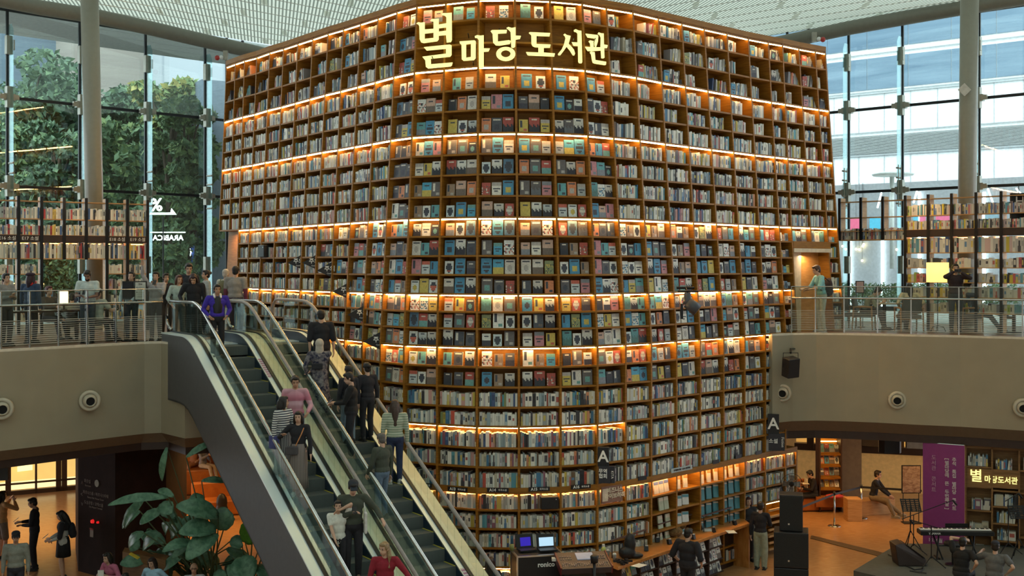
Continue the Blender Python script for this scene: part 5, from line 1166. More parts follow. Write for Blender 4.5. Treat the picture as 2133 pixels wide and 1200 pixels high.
for x, y, Y, l in ((1630, 819, 29.5, 'right fascia, beside the bookcase'), (1869, 834, 29.2, 'right fascia, in its middle'), (2131, 850, 27.9, 'right fascia, cut by the picture edge')): nozzle(x, y, Y, (-.2, -.98), 'round cream air nozzle on the ' + l, (-.1, .1))
t = thing('wall_speaker', 'black loudspeaker on a bracket high on the right fascia', 'loudspeaker', P(1647, 765, 29.15)); R = Matrix.Rotation(math.radians(12), 3, 'X') @ Matrix.Rotation(math.radians(22), 3, 'Z')
link('speaker_box', MB().box((0, 0, 0), (.34, .30, .50), R=R).mesh('speaker_box', BLACK), t, bevel=.02)
MB().tube([(-.19, 0, .0), (-.19, 0, .36), (.19, .02, .36), (.19, 0, 0)], .012, 6).tube([(.0, .0, .36), (.02, .1, .45), (.25, .62, .42)], .028, 8).build('bracket', BLACKM, t)
t = thing('spotlight', 'dark grey barn-door spotlight hanging in front of the bookcase right half', 'spotlight', P(1432, 630, 25.7))
MB().tube([(-.2, .3, .32), (.2, .3, .32)], .03, 8).tube([(0, .3, .32), (0, 0, .22)], .025, 8).tube([(-.22, 0, .25), (.24, 0, .25)], .02, 8).build('yoke', BLACKM, t)
MB().lathe((0, 0, 0), [(.07, .22), (.09, .05), (.12, -.05)], 20).tube([(0, 0, 0), (.22, -.05, -.18)], [.13, .15], 16).build('lamp_body', mat('spot_grey', (.06, .065, .08), .4), t, True)
MB().box((-.13, 0, -.2), (.06, .05, .34)).build('control_box', BLACKM, t)
def shelfbox(label, i, j, u0, w_, h):
    z = lz(j + 1); a, tt, n, bw = bayframe(i, z)
    t = thing('shelf_speaker', label, 'loudspeaker', a + tt * (u0 + w_ / 2) + n * -.02 + Vector((0, 0, .005)), math.atan2(tt.y, tt.x))
    link('speaker_box', MB().box((0, .08, h / 2), (w_, .26, h)).mesh('speaker_box', BLACK), t, bevel=.015); MB().box((w_ * .35, -.052, h * .8), (.02, .004, .02)).build('badge', STEEL, t)
shelfbox('black loudspeaker on the bookcase shelf above the escalator head', 4, 11, .0, .36, .33)
shelfbox('black loudspeaker lying in the lit bay under label A15', 16, 24, .47, .38, .26)

# ---------------------------------------------------------------- main sign
SIGN = mat('sign_yellow_glow', (.3, .3, .12), emit=1.0, ecol=(1, .95, .33), var=0)
def zz1(pts): return [(860 + u / 8.89, 15 + v / 8.89) for u, v in pts]
def zz2(pts): return [(1080 + u / 10.665, 40 + v / 10.665) for u, v in pts]
GL = [  # strokes of the seven syllables as outlines
 ('sign_syllable', [zz1(p) for p in ([(65, 298), (100, 275), (150, 285), (218, 275), (218, 410), (382, 398), (382, 262), (320, 250), (350, 215), (420, 218), (478, 210), (478, 320), (620, 296), (620, 180), (590, 150), (535, 140), (550, 108), (620, 108), (720, 100), (722, 600), (705, 640), (625, 648), (612, 510), (478, 522), (478, 590), (450, 625), (200, 660), (150, 645), (125, 590), (118, 350), (100, 315)],)], [zz1(p) for p in ([(218, 485), (382, 465), (382, 568), (218, 585)], [(480, 385), (618, 368), (618, 432), (480, 452)])]),
 ('sign_syllable', [zz1([(203, 738), (680, 690), (716, 705), (716, 880), (690, 912), (330, 950), (335, 1055), (735, 1022), (720, 1075), (690, 1092), (280, 1130), (240, 1100), (228, 980), (175, 915), (612, 858), (612, 765), (255, 798)])], []),
 ('sign_syllable', [zz1([(865, 632), (1140, 612), (1165, 630), (1162, 940), (1130, 975), (940, 988), (905, 960), (900, 690), (870, 665)])], [zz1([(985, 680), (1075, 675), (1075, 925), (985, 930)])]),
 ('sign_syllable', [zz1([(1145, 535), (1190, 515), (1250, 525), (1312, 518), (1312, 760), (1425, 762), (1400, 815), (1312, 822), (1312, 1090), (1295, 1130), (1240, 1130), (1222, 1100), (1218, 600), (1190, 565), (1150, 562)])], []),
]
def syl(name, label, px, holes, d=-.16, th=.05):
    """strokes traced on the curved front line, standing off the shelves"""
    def wp_(x, y):
        lo, hi = 10., 22.
        Y = CY[16]
        for _ in range(3):
            z = PZ(y, Y)
            lo, hi = 10., 22.
            for _ in range(24):
                m = (lo + hi) / 2; q = W(m, z)
                if q.x / q.y * FP + HX < x: lo = m
                else: hi = m
            q = W(lo, z); Y = q.y + d
        return Vector((PX(x, Y), Y, PZ(y, Y)))
    bm = bmesh.new(); 
    polys = [[wp_(*p) for p in poly] for poly in px]; hl = [[wp_(*p) for p in poly] for poly in holes]
    cu = bpy.data.curves.new('c', 'CURVE'); cu.dimensions = '2D'; cu.fill_mode = 'BOTH'; cu.extrude = .5
    o3 = polys[0][0]
    for poly in polys + hl:
        s_ = cu.splines.new('POLY'); s_.points.add(len(poly) - 1); s_.use_cyclic_u = True
        for q, p in zip(s_.points, poly): q.co = (p.x, p.z, 0, 1)
    o = bpy.data.objects.new('c', cu); C.objects.link(o); me = bpy.data.meshes.new_from_object(o.evaluated_get(bpy.context.evaluated_depsgraph_get())); bpy.data.objects.remove(o)
    allp = [p for q in polys for p in q]
    def yat(x):
        p = min(allp, key=lambda p: abs(p.x - x)); return p.y
    for v in me.vertices: v.co = (v.co.x, yat(v.co.x) + (0 if v.co.z > 0 else th), v.co.y)
    me.materials.append(SIGN); return me
msign = thing('library_sign', 'big glowing yellow Korean sign across the top of the bookcase', 'sign', (0, 0, 0))
for nm, px, hl in GL: link('sign_letter', syl(nm, '', px, hl), msign)
ring = lambda cx, cy, rx, ry, n=28: [(cx + rx * math.cos(2 * PI * k / n), cy + ry * math.sin(2 * PI * k / n)) for k in range(n)]
link('sign_letter', syl('', '', [[(1022, 64.5), (1025, 62.5), (1056, 62), (1055, 68.5), (1037, 69.5), (1037, 86.5), (1060, 83.5), (1064, 85), (1062, 91), (1040, 94.5), (1033, 94), (1027, 88), (1026, 70)]], []), msign)
link('sign_letter', syl('', '', [[(1055, 58), (1059, 56), (1066, 58), (1074, 56.5), (1074, 74), (1085, 74.5), (1083, 80.5), (1074, 82), (1073, 97), (1069, 99.5), (1065, 98), (1063.5, 66), (1060, 62)]], []), msign)
link('sign_letter', syl('', '', [ring(1053.5, 112, 20, 14.5)], [ring(1053.5, 111.5, 10, 7.5)]), msign)
link('sign_letter', syl('', '', [zz2([(230, 300), (260, 285), (705, 305), (690, 375), (400, 365), (400, 548), (715, 560), (700, 628), (562, 630), (562, 738), (812, 758), (795, 825), (230, 800), (200, 790), (168, 728), (442, 738), (442, 622), (360, 615), (310, 590), (288, 540), (285, 350)])], []), msign)
link('sign_letter', syl('', '', [zz2([(1000, 340), (1030, 318), (1075, 350), (1160, 370), (1145, 440), (1115, 545), (1180, 610), (1235, 680), (1258, 760), (1240, 800), (1205, 795), (1140, 690), (1070, 605), (1010, 690), (930, 795), (885, 795), (878, 770), (960, 670), (1010, 560), (1045, 420), (1035, 380)])], []), msign)
link('sign_letter', syl('', '', [zz2([(1230, 240), (1270, 220), (1340, 250), (1398, 255), (1408, 560), (1418, 950), (1400, 975), (1345, 970), (1328, 940), (1322, 590), (1225, 585), (1185, 508), (1312, 515), (1310, 310), (1280, 280), (1235, 270)])], []), msign)
link('sign_letter', syl('', '', [zz2([(1490, 320), (1760, 350), (1775, 375), (1765, 500), (1730, 610), (1700, 612), (1688, 540), (1700, 425), (1535, 400)])], []), msign)
link('sign_letter', syl('', '', [zz2([(1558, 490), (1590, 468), (1672, 485), (1672, 622), (1822, 622), (1828, 400), (1800, 345), (1760, 320), (1780, 290), (1840, 312), (1895, 315), (1900, 560), (1985, 575), (1970, 635), (1905, 635), (1912, 850), (1885, 865), (1840, 860), (1830, 690), (1600, 705), (1535, 700), (1480, 610), (1600, 620), (1590, 530)])], []), msign)
link('sign_letter', syl('', '', [zz2([(1585, 735), (1610, 718), (1695, 730), (1710, 905), (1950, 945), (1945, 1005), (1920, 1015), (1690, 980), (1650, 960), (1632, 900), (1615, 780)])], []), msign)
sb = MB()
for x, y in ((900, 118), (975, 70), (1040, 60), (1120, 70), (1195, 80), (1240, 80), (985, 128), (1050, 90)): 
    q = P(x, y, 24.45); sb.tube([q, q + Vector((0, .45, 0))], .012, 5)
sb.build('fixing_rod', BLACKM, msign)
# ---------------------------------------------------------------- labels and signs on the bookcase
def on_wall(x, y, off=-.03):
    Y = 26.
    for _ in range(4):
        z = PZ(y, Y); lo, hi = 0., NCOL - 1.
        for _ in range(30):
            m = (lo + hi) / 2; q = W(m, z)
            if q.x / q.y * FP + HX < x: lo = m
            else: hi = m
        q = W(lo, z, off); Y = q.y
    a, b = W(max(0, lo - .3), z), W(min(NCOL - 1, lo + .3), z)
    return Vector((PX(x, Y), Y, PZ(y, Y))), math.atan2((b - a).y, (b - a).x)
for k, (x, y, s_) in enumerate(((880, 1010, 'A12'), (953, 1019.5, 'A13'), (1037, 1021, 'A14'), (1123, 1019, 'A15'), (1210, 1014, 'A16'), (1338, 996, ''), (1491, 962, ''), (1538, 951, ''), (1580, 943, ''))):
    p, rz = on_wall(x, y, -.03); w_ = .46 if s_ else .26
    o = tag(MB().box(p, (w_, .015, .092), rz).build('shelf_label', BLACK), ('black shelf label reading %s under the lower lit rows' % s_) if s_ else 'small black shelf label on the right half, %s from the business sign' % ['first', 'second', 'third', 'fourth'][k - 5], 'label')
    if s_: text('lettering', s_, .085, face_cam(p + Vector((math.sin(rz) * .012 - .11 * math.cos(rz), -.012 * math.cos(rz) - .11 * math.sin(rz), 0)), rz), TXT, o, bold=.002); text('lettering', '외국소설', .05, face_cam(p + Vector((math.sin(rz) * .012 + .1 * math.cos(rz), -.012 + .1 * math.sin(rz), 0)), rz), TXT, o)
p, rz = on_wall(1420, 977, -.035)
o = tag(MB().box(p, (.80, .015, .10), rz).build('shelf_label', mat('pale_blue_sign', (.42, .46, .46), .6)), 'long pale grey blue label strip above the leaflet display', 'label'); text('lettering', '무역협회 자료 · KITA 발간자료', .05, face_cam(p + Vector((math.sin(rz) * .012, -.014, 0)), rz), mat('ink_dark', (0, 0, 0)), o)
p, rz = on_wall(1274, 1029, -.02)
o = tag(MB().box(p, (.58, .03, .36), rz).build('section_sign', mat('brown_sign', (.24, .12, .09), .6)), 'brown sign with a cream picture, business library in Korean', 'sign')
MB().box(p + Vector((-.20 * math.cos(rz) + .02 * math.sin(rz), -.02 - .2 * math.sin(rz), 0)), (.15, .012, .27), rz).build('picture_card', mat('card_cream', (.6, .5, .38), .6), o)
text('lettering', '비즈니스\n라이브러리', .125, face_cam(p + Vector((.075 * math.cos(rz) + .02 * math.sin(rz), -.024 + .075 * math.sin(rz), .02)), rz), mat('letter_cream', (.75, .66, .5), .6, var=0), o, bold=.003, spacing=1.0)
for x, y, tx, sx_, label in ((1257, 968, '무역\n협회', 'KITA', 'black projecting sign with a white A beside the business library sign'), (1611, 900, '소설', 'Fiction', 'black projecting sign with a white A at the right end of the bookcase')):
    p, rz = on_wall(x, y, -.25); b_ = 1.2 if x > 1500 else 1.0; t = thing('projecting_sign', label, 'sign', p, -.25)
    MB().box((0, 0, .17 * b_), (.20 * b_ + .04, .06, .42 * b_)).build('upper_panel', BLACK, t); MB().box((.03, .0, -.21 * b_), (.25 * b_, .10, .36 * b_)).box((.19 * b_, .05, -.21 * b_), (.10, .10, .36 * b_)).build('lower_panel', mat('sign_dark_grey', (.03, .03, .04), .5), t)
    text('lettering', 'A', .34 * b_, face_cam((0, -.034, .17 * b_)), TXT, t, bold=.006); text('lettering', tx, .105 * b_, face_cam((0, -.056, -.19 * b_)), TXT, t, bold=.002)
    text('lettering', sx_, .08 * b_, Matrix.Translation((.19 * b_, -.004, -.21 * b_)) @ Matrix.Rotation(PI / 2, 4, 'X') @ Matrix.Rotation(-PI / 2, 4, 'Z'), TXT, t)
    MB().tube([(0, .03, .0), (0, .34, 0)], .015, 6).build('bracket', BLACKM, t)
WS = ['highest, nearest the escalator landing', 'second, beside the highest one', 'third along the escalator', 'fourth along the escalator', 'fifth along the escalator', 'lowest of the row']
for k, (x, y) in enumerate(((615, 546), (647, 546), (679, 562), (713, 606), (746, 654), (780, 710))):
    p, rz = on_wall(x, y, -.30); t = thing('warning_sign', 'black triangular caution sign hanging before the shelves, %s' % WS[k], 'warning sign', p, 0, 'caution triangles along the escalator')
    s_ = .20 + .012 * k
    MB().ext([(-s_, 0, -.02), (s_ * .9, 0, -s_ * .95), (s_ * .9, 0, s_)], (0, .012, 0)).build('plate', BLACK, t)
    text('lettering', '주의', .145, face_cam((.03 + s_ * .28, -.006, .02)), TXT, t, bold=.002, depth=.002); text('lettering', 'Caution', .045, face_cam((.03 + s_ * .3, -.006, -.09)), TXT, t, depth=.002)
    MB().tube([(s_ * .8, .01, s_ * .6), (s_ * .8, .30, s_ * .6)], .006, 5).build('wire', BLACKM, t)
# ---------------------------------------------------------------- lower floor, left side
GLOW = mat('lit_shop_interior', (.6, .42, .15), emit=.62, ecol=(1, .66, .20), var=.18, scale=1.3); GLOWB = mat('lit_shop_panel', (.9, .8, .5), emit=.9, ecol=(1, .86, .45), var=0)
GLOWW = mat('warm_plaster', (.55, .36, .14), .35, var=.2, scale=2.)
struct('wall_lower_left', MB().box((-16, 42, 1.5), (24, .2, 3.2)), GLOWW); struct('wall_lower_right', MB().box((14, 42.5, 1.5), (22, .2, 3.2)), GLOWW)
fa, fb = Vector((PX(-120, 36.0), 36.0, 0)), Vector((PX(166, 38.0), 38.0, 0)); ft = (fb - fa).normalized(); fn = Vector((-ft.y, ft.x, 0)); FLn = (fb - fa).length
t = thing('shopfront', 'bright yellow lit shopfront with dark frames under the left deck', 'shopfront', (0, 0, 0))
def fp(x, z):       # point of the shopfront plane at photo column x
    dx = (x - HX) / FP; k = (dx * fa.y - fa.x) / (ft.x - dx * ft.y); p = fa + ft * k; return Vector((p.x, p.y, z))
def fz(x, y): return PZ(y, fp(x, 0).y)
MB().ext([fp(-120, .05) + fn * 1.2, fp(170, .05) + fn * 1.2, fp(170, 2.9) + fn * 1.2, fp(-120, 2.9) + fn * 1.2], fn * .05).build('lit_interior', GLOW, t)
MB().ext([fp(44, fz(44, 993)) + fn, fp(76, fz(76, 989)) + fn, fp(76, fz(76, 978)) + fn, fp(44, fz(44, 981)) + fn], fn * .03).ext([fp(-100, .1) + fn * .4, fp(163, .1) + fn * .4, fp(163, .36) + fn * .4, fp(-100, .36) + fn * .4], fn * .03).build('bright_panel', GLOWB, t)
fm = MB()
for x in (-40, 17, 75, 122, 134, 166): fm.box(fp(x, 1.45), (.16 if x in (17, 122, 134) else .06, .1, 2.9), math.atan2(ft.y, ft.x))
for z, h in ((.07, .14), (.36, .05), (2.9, .2)): fm.bar(fp(-120, z), fp(168, z), .1, h)
fm.build('frame', DARK, t)
pm = wood('dark_brown_panel', (.018, .008, .006), (.026, .012, .009), (1, 1, 1), .9)
pa, pb, pc_ = at(163, 27.8, 0), at(240, 26.9, 0), at(346, 28.4, 0)
struct('wall_pillar', MB().prism([tuple(pa[:2]), tuple(pb[:2]), tuple(pc_[:2]), (pc_.x - .2, pc_.y + 2.5), (pa.x - .9, pa.y + 2.2)], 0, 3.1), pm)
d = (pb - pa).normalized(); rz = math.atan2(d.y, d.x)
def onp(x, y, o=.012):
    dx = (x - HX) / FP; k = (dx * pa.y - pa.x) / (d.x - dx * d.y); p = pa + d * k + Vector((d.y, -d.x, 0)) * o; return Vector((p.x, p.y, PZ(y, p.y)))
t = thing('wall_directory', 'faded grey direction lettering with arrows on the dark pillar', 'sign', (0, 0, 0)); DT = mat('faded_lettering', (.22, .17, .14), .7, var=0)
for s_, x, y, z in (('∧', 172, 1005, .13), ('화장실', 183, 1003, .10), ('Restroom', 184, 1012, .06), ('<', 171, 1030, .15), ('파르나스몰 / 파르나스타워', 200, 1030, .095), ('Parnas Mall / Parnas Tower', 200, 1039, .06), ('∨', 172, 1050, .13), ('도심공항 / 코엑스몰', 196, 1050, .095), ('City Airport Terminal', 200, 1058, .06)):
    text('lettering', s_, z, face_cam(onp(x, y), rz), DT, t, depth=.002)
tag(MB().lathe(onp(203, 1007, .01), [(.085, 0), (.085, .012)], 24, R=Matrix.Rotation(rz, 3, 'Z') @ Matrix.Rotation(PI / 2, 3, 'X')).build('round_emblem', mat('emblem_grey', (.28, .26, .2), .6)), 'round grey emblem above the direction lettering on the dark pillar', 'emblem')
RED = mat('alarm_red', (.4, .02, .02), emit=.5, ecol=(1, .02, .02), var=0)
t = thing('fire_alarm', 'red glowing fire alarm lamps with a small notice on the dark pillar', 'fire alarm', (0, 0, 0)); q = onp(195, 1085)
MB().lathe(onp(195, 1086), [(.05, 0), (.04, .05)], 16, R=Matrix.Rotation(rz, 3, 'Z') @ Matrix.Rotation(PI / 2, 3, 'X')).lathe(onp(206, 1088), [(.03, 0), (.025, .04)], 16, R=Matrix.Rotation(rz, 3, 'Z') @ Matrix.Rotation(PI / 2, 3, 'X')).build('red_lamp', RED, t)
MB().box(onp(192, 1110), (.13, .01, .20), rz).build('notice_card', mat('notice_grey', (.30, .24, .2), .7), t); MB().box(onp(192, 1102, .02), (.13, .01, .04), rz).build('red_band', mat('band_red', (.35, .05, .04), .7), t)
# orange sofas
SOFA = wood('orange_leather', (.30, .09, .02), (.42, .14, .03), (1, 1, 1), .35)
def sofa(label, x, Y, w_, dpt, h, rz):
    t = thing('sofa', label, 'sofa', at(x, Y, 0), math.radians(rz)); link('seat', MB().box((0, 0, h / 2 + .02), (w_, dpt, h)).mesh('seat', SOFA), t, bevel=.05)
    link('backrest', MB().box((0, dpt * .42, h + .22), (w_, .22, .5)).mesh('backrest', SOFA), t, bevel=.05); return t
sofa('tall orange leather sofa with two people on it beyond the dark pillar', 410, 37.4, 2.2, .9, .80, 12)
sofa('orange leather bench behind the standing woman in the apron dress', 455, 34.2, 1.5, .8, .45, 20)
tag(fused(MB().ball(at(462, 33.4, .50), (.17, .1, .28)).ball(at(462, 33.4, .25), (.2, .12, .26)), 'handbag', BLACK, None, .02), 'black glossy bag standing near the orange bench', 'bag')
# café table at the bottom edge
table('cafe_table', 'small square café table with books and cups at the bottom left', at(222, 23.9, 0), .9, .7, .72, 10, mat('pale_table_top', (0, 0, 0)))
for k, (x, c) in enumerate(((205, (.5, .45, .3)), (222, (.45, .42, .36)), (238, (.10, .25, .3)))):
    tag(MB().box(at(x, 23.75, .735 + .008 * k), (.22, .16, .03), .3 * k).build('book', mat('cover_%d' % k, c, .6)), ['pale book lying on the café table, nearest the left', 'cream book in the middle of the café table', 'teal book at the right side of the café table'][k], 'book')
tag(MB().box(at(210, 24.3, .84), (.12, .03, .20), .2).build('menu_card', PAP), 'white menu card standing on the café table', 'card')
tag(MB().box(at(280, 24.4, 1.22), (.22, .15, .012), .4, R=Matrix.Rotation(.5, 3, 'Y')).build('yellow_notebook', mat('notebook_yellow', (.5, .36, .03), .7)), 'yellow notebook held up between the seated people', 'book')
tag(MB().prism([tuple(at(255, 25.3, 0)[:2]), tuple(at(345, 24.6, 0)[:2]), tuple(at(352, 25.0, 0)[:2]), tuple(at(260, 25.7, 0)[:2])], 0, 1.08).build('planter_bench', wood('planter_wood', (.16, .08, .03), (.24, .12, .05))), 'brown wooden planter bench around the big-leaved plants', 'bench')
# ---------------------------------------------------------------- big-leaved plants
LEAFA = wood('leaf_blade_green', (.05, .12, .075), (.12, .235, .15), (3, 3, 3), .32); LEAFB = wood('leaf_blade_bright', (.05, .16, .02), (.09, .24, .03), (3, 3, 3), .35); STEMG = mat('leaf_stalk', (.05, .075, .03), .6)
def blade(parent, root_, base, tip, wd, up=(0, 0, 1), sag=.12, m=None, fold=.25):
    """one paddle leaf: arched stalk, midrib and two slightly folded halves with a scalloped rim"""
    root_, base, tip = Vector(root_), Vector(base), Vector(tip); ax = tip - base; L = ax.length; u = Vector(up); sd = ax.cross(u)
    sd = sd.normalized() if sd.length > 1e-4 else Vector((1, 0, 0)); n = sd.cross(ax).normalized(); N = 12; mb = MB(); vs = []
    for k in range(N + 1):
        f = k / N; c = base + ax * f + n * (sag * math.sin(PI * f * .9) * L) ; w_ = wd * .66 * (math.sin(PI * min(1, f * .93 + .05)) ** .7) * (1 + .04 * math.sin(k * 2.4))
        vs += [c + sd * w_ + n * fold * w_, c + sd * w_ * .5 + n * fold * w_ * .35, c, c - sd * w_ * .5 + n * fold * w_ * .35, c - sd * w_ + n * fold * w_]
    mb.add(vs, [(k * 5 + j, k * 5 + j + 1, k * 5 + j + 6, k * 5 + j + 5) for k in range(N) for j in range(4)], 0)
    mid = (root_ + base) / 2 + Vector((0, 0, .12)) ; mb.tube([root_, mid, base, base + ax * .4 + n * (sag * .9 * L - .008)], [.016, .012, .009, .005], 6, 1)
    o = mb.build('leaf', [m or LEAFA, STEMG], parent, True); o['label'] = 'broad green paddle leaf' if m is None else 'bright yellow-green paddle leaf'; md = o.modifiers.new('thick', 'SOLIDIFY'); md.thickness = .004; return o
def plant(label, x, Y, zt, lv):
    t = thing('potted_plant', label, 'plant', (0, 0, 0)); c = at(x, Y, zt)
    MB().lathe((c.x, c.y, 0), [(.26, 0), (.34, zt)], 24).build('pot', mat('pot_dark', (.05, .04, .035), .6), t, True)
    for k, (bx, by, tx, ty, w_, dY, *r) in enumerate(lv):
        b = P(bx, by, Y + dY * .4); e = P(tx, ty, Y + dY); ro = c + Vector((.1 * math.cos(k * 2.1), .1 * math.sin(k * 2.1), 0))
        blade(t, ro, b, e, w_, (0, -.75, .65) if not r else (0, -1, .1), m=LEAFB if r and r[0] == 'b' else None)
    return t
plant('big-leaved bird-of-paradise plant in front of the orange floor, left of the bright leaf', 440, 24.4, .5, [
    (388, 953, 452, 922, .13, .5), (348, 932, 339, 1001, .12, .2), (350, 1036, 226, 1055, .17, -.4), (300, 1040, 262, 1100, .20, .3), (340, 1062, 292, 1093, .20, -.2), (336, 1048, 357, 1072, .26, -.2),
    (455, 1075, 366, 1056, .34, -.5), (450, 1102, 372, 1112, .34, -.6), (452, 1112, 389, 1168, .36, -.8), (400, 1128, 338, 1151, .20, -.7), (394, 1138, 358, 1164, .15, -.3), (465, 1105, 466, 1056, .40, .1), (420, 1002, 472, 1006, .13, .5),
    (395, 1050, 425, 1035, .22, .4), (352, 1090, 345, 1110, .22, .3), (362, 1035, 330, 1022, .14, .4), (300, 1110, 270, 1140, .22, .4), (330, 1120, 300, 1145, .24, .5), (380, 1160, 340, 1190, .2, .3), (415, 1150, 440, 1180, .2, .2)])
random.seed(5)
plant('dense dark green leafy plant low between the pillar and the bright-leaved plant', 400, 25.1, .5, [(lambda x, y: (x, y, x + random.uniform(-55, 55), y + random.uniform(-25, 38), random.uniform(.16, .26), random.uniform(-.3, .5)))(random.uniform(290, 500), random.uniform(1060, 1180)) for _ in range(30)])
plant('big-leaved plant with one bright upright leaf beside the escalator truss', 522, 24.2, .5, [
    (511, 1131, 546, 1070, .36, -.3, 'b'), (528, 1095, 508, 1076, .2, .2), (592, 1069, 618, 1098, .18, -.2), (598, 1121, 655, 1156, .20, -.4), (598, 1146, 646, 1198, .2, -.6), (540, 1141, 552, 1128, .12, 0), (502, 1160, 520, 1216, .42, -.8),
    (560, 1175, 548, 1210, .34, -.8), (500, 1178, 478, 1205, .26, -.5), (562, 1160, 585, 1178, .2, -.3), (505, 1140, 480, 1128, .18, .2), (450, 1190, 470, 1215, .2, -.4), (575, 1180, 600, 1208, .2, -.5)])
tag(MB().box(P(4, 983, 24.6), (.26, .22, .34), .3).tube([P(4, 975, 24.6), P(4, 960, 24.6)], .02, 6).build('ceiling_speaker', BLACK), 'black speaker hanging under the left deck at the picture edge', 'loudspeaker')

# ---------------------------------------------------------------- lower floor, right side
struct('column_lower', MB().box(at(1773, 35.4, 1.5) + Vector((0, .3, 0)), (.64, .6, 3.0)), mat('grey_stone', (.16, .125, .09), .6))
t = thing('shopfront', 'amber lit glass shopfront behind the seated man under the right deck', 'shopfront', (0, 0, 0)); g0, g1 = at(1655, 38.4, 0), at(1955, 37.0, 0); gd = (g1 - g0).normalized(); gn = Vector((-gd.y, gd.x, 0)); gr = math.atan2(gd.y, gd.x); gl = (g1 - g0).length
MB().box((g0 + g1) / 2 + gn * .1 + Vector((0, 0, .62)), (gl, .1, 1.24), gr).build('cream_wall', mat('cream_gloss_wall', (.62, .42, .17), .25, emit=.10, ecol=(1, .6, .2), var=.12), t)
MB().box((g0 + g1) / 2 + Vector((0, 0, 1.36)), (gl, .14, .22), gr).build('dark_rail', DARK, t)
MB().box((g0 + g1) / 2 + gn * .8 + Vector((0, 0, 2.2)), (gl, .1, 1.6), gr).build('lit_interior', mat('amber_interior', (.45, .24, .06), emit=.45, ecol=(1, .52, .12), var=.35, scale=1.4), t)
for x, w_ in ((1688, .22), (1800, .2), (1890, .12)): q = at(x, 37.8, 0); MB().box((q.x, q.y, 2.1), (w_, .12, 1.5), gr).build('post', DARK, t)
q = at(1906, 37.0, 0); MB().box((q.x, q.y, 2.2), (.5, .06, 1.4), gr).build('pale_panel', mat('pale_grey_panel', (.25, .26, .24), .5), t)
q = at(1810, 37.2, 0); MB().box((q.x + .55, q.y + .3, 1.75), (1.3, .3, .5), gr).build('dark_counter', mat('counter_brown', (.10, .065, .03), .5), t)
# lit book stand
t = thing('book_stand', 'narrow book display with four lit tilted shelves under the right deck', 'bookshelf', at(1730, 34.5, 0)); S_ = .64
for s_ in (-1, 1): MB().box((s_ * S_ / 2, .2, 1.15), (.04, .45, 2.3)).build('side_panel', WOODD, t)
MB().box((0, .4, 1.15), (S_, .03, 2.3)).build('back_panel', WOOD, t); MB().box((0, .2, 2.30), (S_ + .04, .45, .05)).build('top_board', WOODL, t)
bz_ = [1.75, 1.40, 1.05, .70]
for k, z in enumerate(bz_):
    MB().box((0, .15, z), (S_ - .04, .34, .03), R=Matrix.Rotation(.25, 3, 'X')).build('shelf', WOOD, t); MB().box((0, .34, z + .31), (S_ - .08, .02, .015)).build('light_strip', mat('orange_led', (0, 0, 0)) if k else mat('warm_strip', (1, .8, .4), emit=14, ecol=(1, .66, .22), var=0), t)
    for q in range(4):
        o = link('book', COVERS[(k * 7 + q * 5) % NART][0]); o.location = at(1730, 34.5, 0) + Vector((-.225 + q * .15, .10, z + .03)); o.rotation_euler = (math.radians(-24), 0, 0); o.scale = (.62, .8, .82)
        tag(o, '%s of four books on the %s shelf of the narrow lit display' % (['leftmost', 'second', 'third', 'rightmost'][q], ORD[k]), 'book', 'books on the narrow lit display')
MB().box((0, .1, .32), (S_ + .3, .5, .3)).build('base_box', SOFA, t)
tag(MB().ball(at(1738, 34.2, .53), (.28, .16, .07)).build('red_cloth', mat('red_cloth', (.5, .05, .05), .7), smooth=True), 'red folded cloth lying at the foot of the lit book display', 'cloth')
sofa('low orange bench with the person in black reading on it', 1686, 34.8, 1.3, .6, .42, 8)
tag(link('wooden_bench', MB().box(at(1769, 33.4, .32) + Vector((.1, 0, 0)), (.42, .45, .64)).box(at(1800, 34.2, .22) + Vector((.25, .1, 0)), (1.3, .5, .44), .35).mesh('wooden_bench', WOODL), bevel=.01), 'blocky light wooden bench under the man in khaki trousers', 'bench')
def post(x, y, label):
    Y = YG(y); t = thing('barrier_post', label, 'barrier post', at(x, Y, 0), 0, 'steel barrier posts'); MB().tube([(0, 0, .02), (0, 0, .95)], .028, 12).build('pole', CHROME, t, True); MB().lathe((0, 0, 0), [(.19, 0), (.17, .02), (.03, .04)], 24).build('base', CHROME, t, True)
    MB().lathe((0, 0, .88), [(.036, 0), (.036, .09)], 14).build('belt_head', BLACK, t, True); return at(x, Y, .9)
q1 = post(1738, 1096, 'steel barrier post nearer the loudspeaker stack'); q2 = post(1794, 1079, 'steel barrier post in front of the wooden bench'); q3 = at(1920, 33.1, .9); q0 = at(1672, 31.0, .88)
for a, b, l in ((q0, q1, 'from the loudspeaker stack to the first post'), (q1, q2, 'between the two steel posts'), (q2, q3, 'from the second post to the poster stand')): tag(MB().bar(a, b, .01, .06).build('barrier_belt', BLACK), 'black barrier belt running ' + l, 'belt')
stand('poster_stand', 'tall black framed poster stand left of the purple banner', 1898, 33.0, 971, 1026, .50, wood('sepia_poster', (.20, .12, .09), (.42, .32, .25), (3, 3, 5), .5), 0)
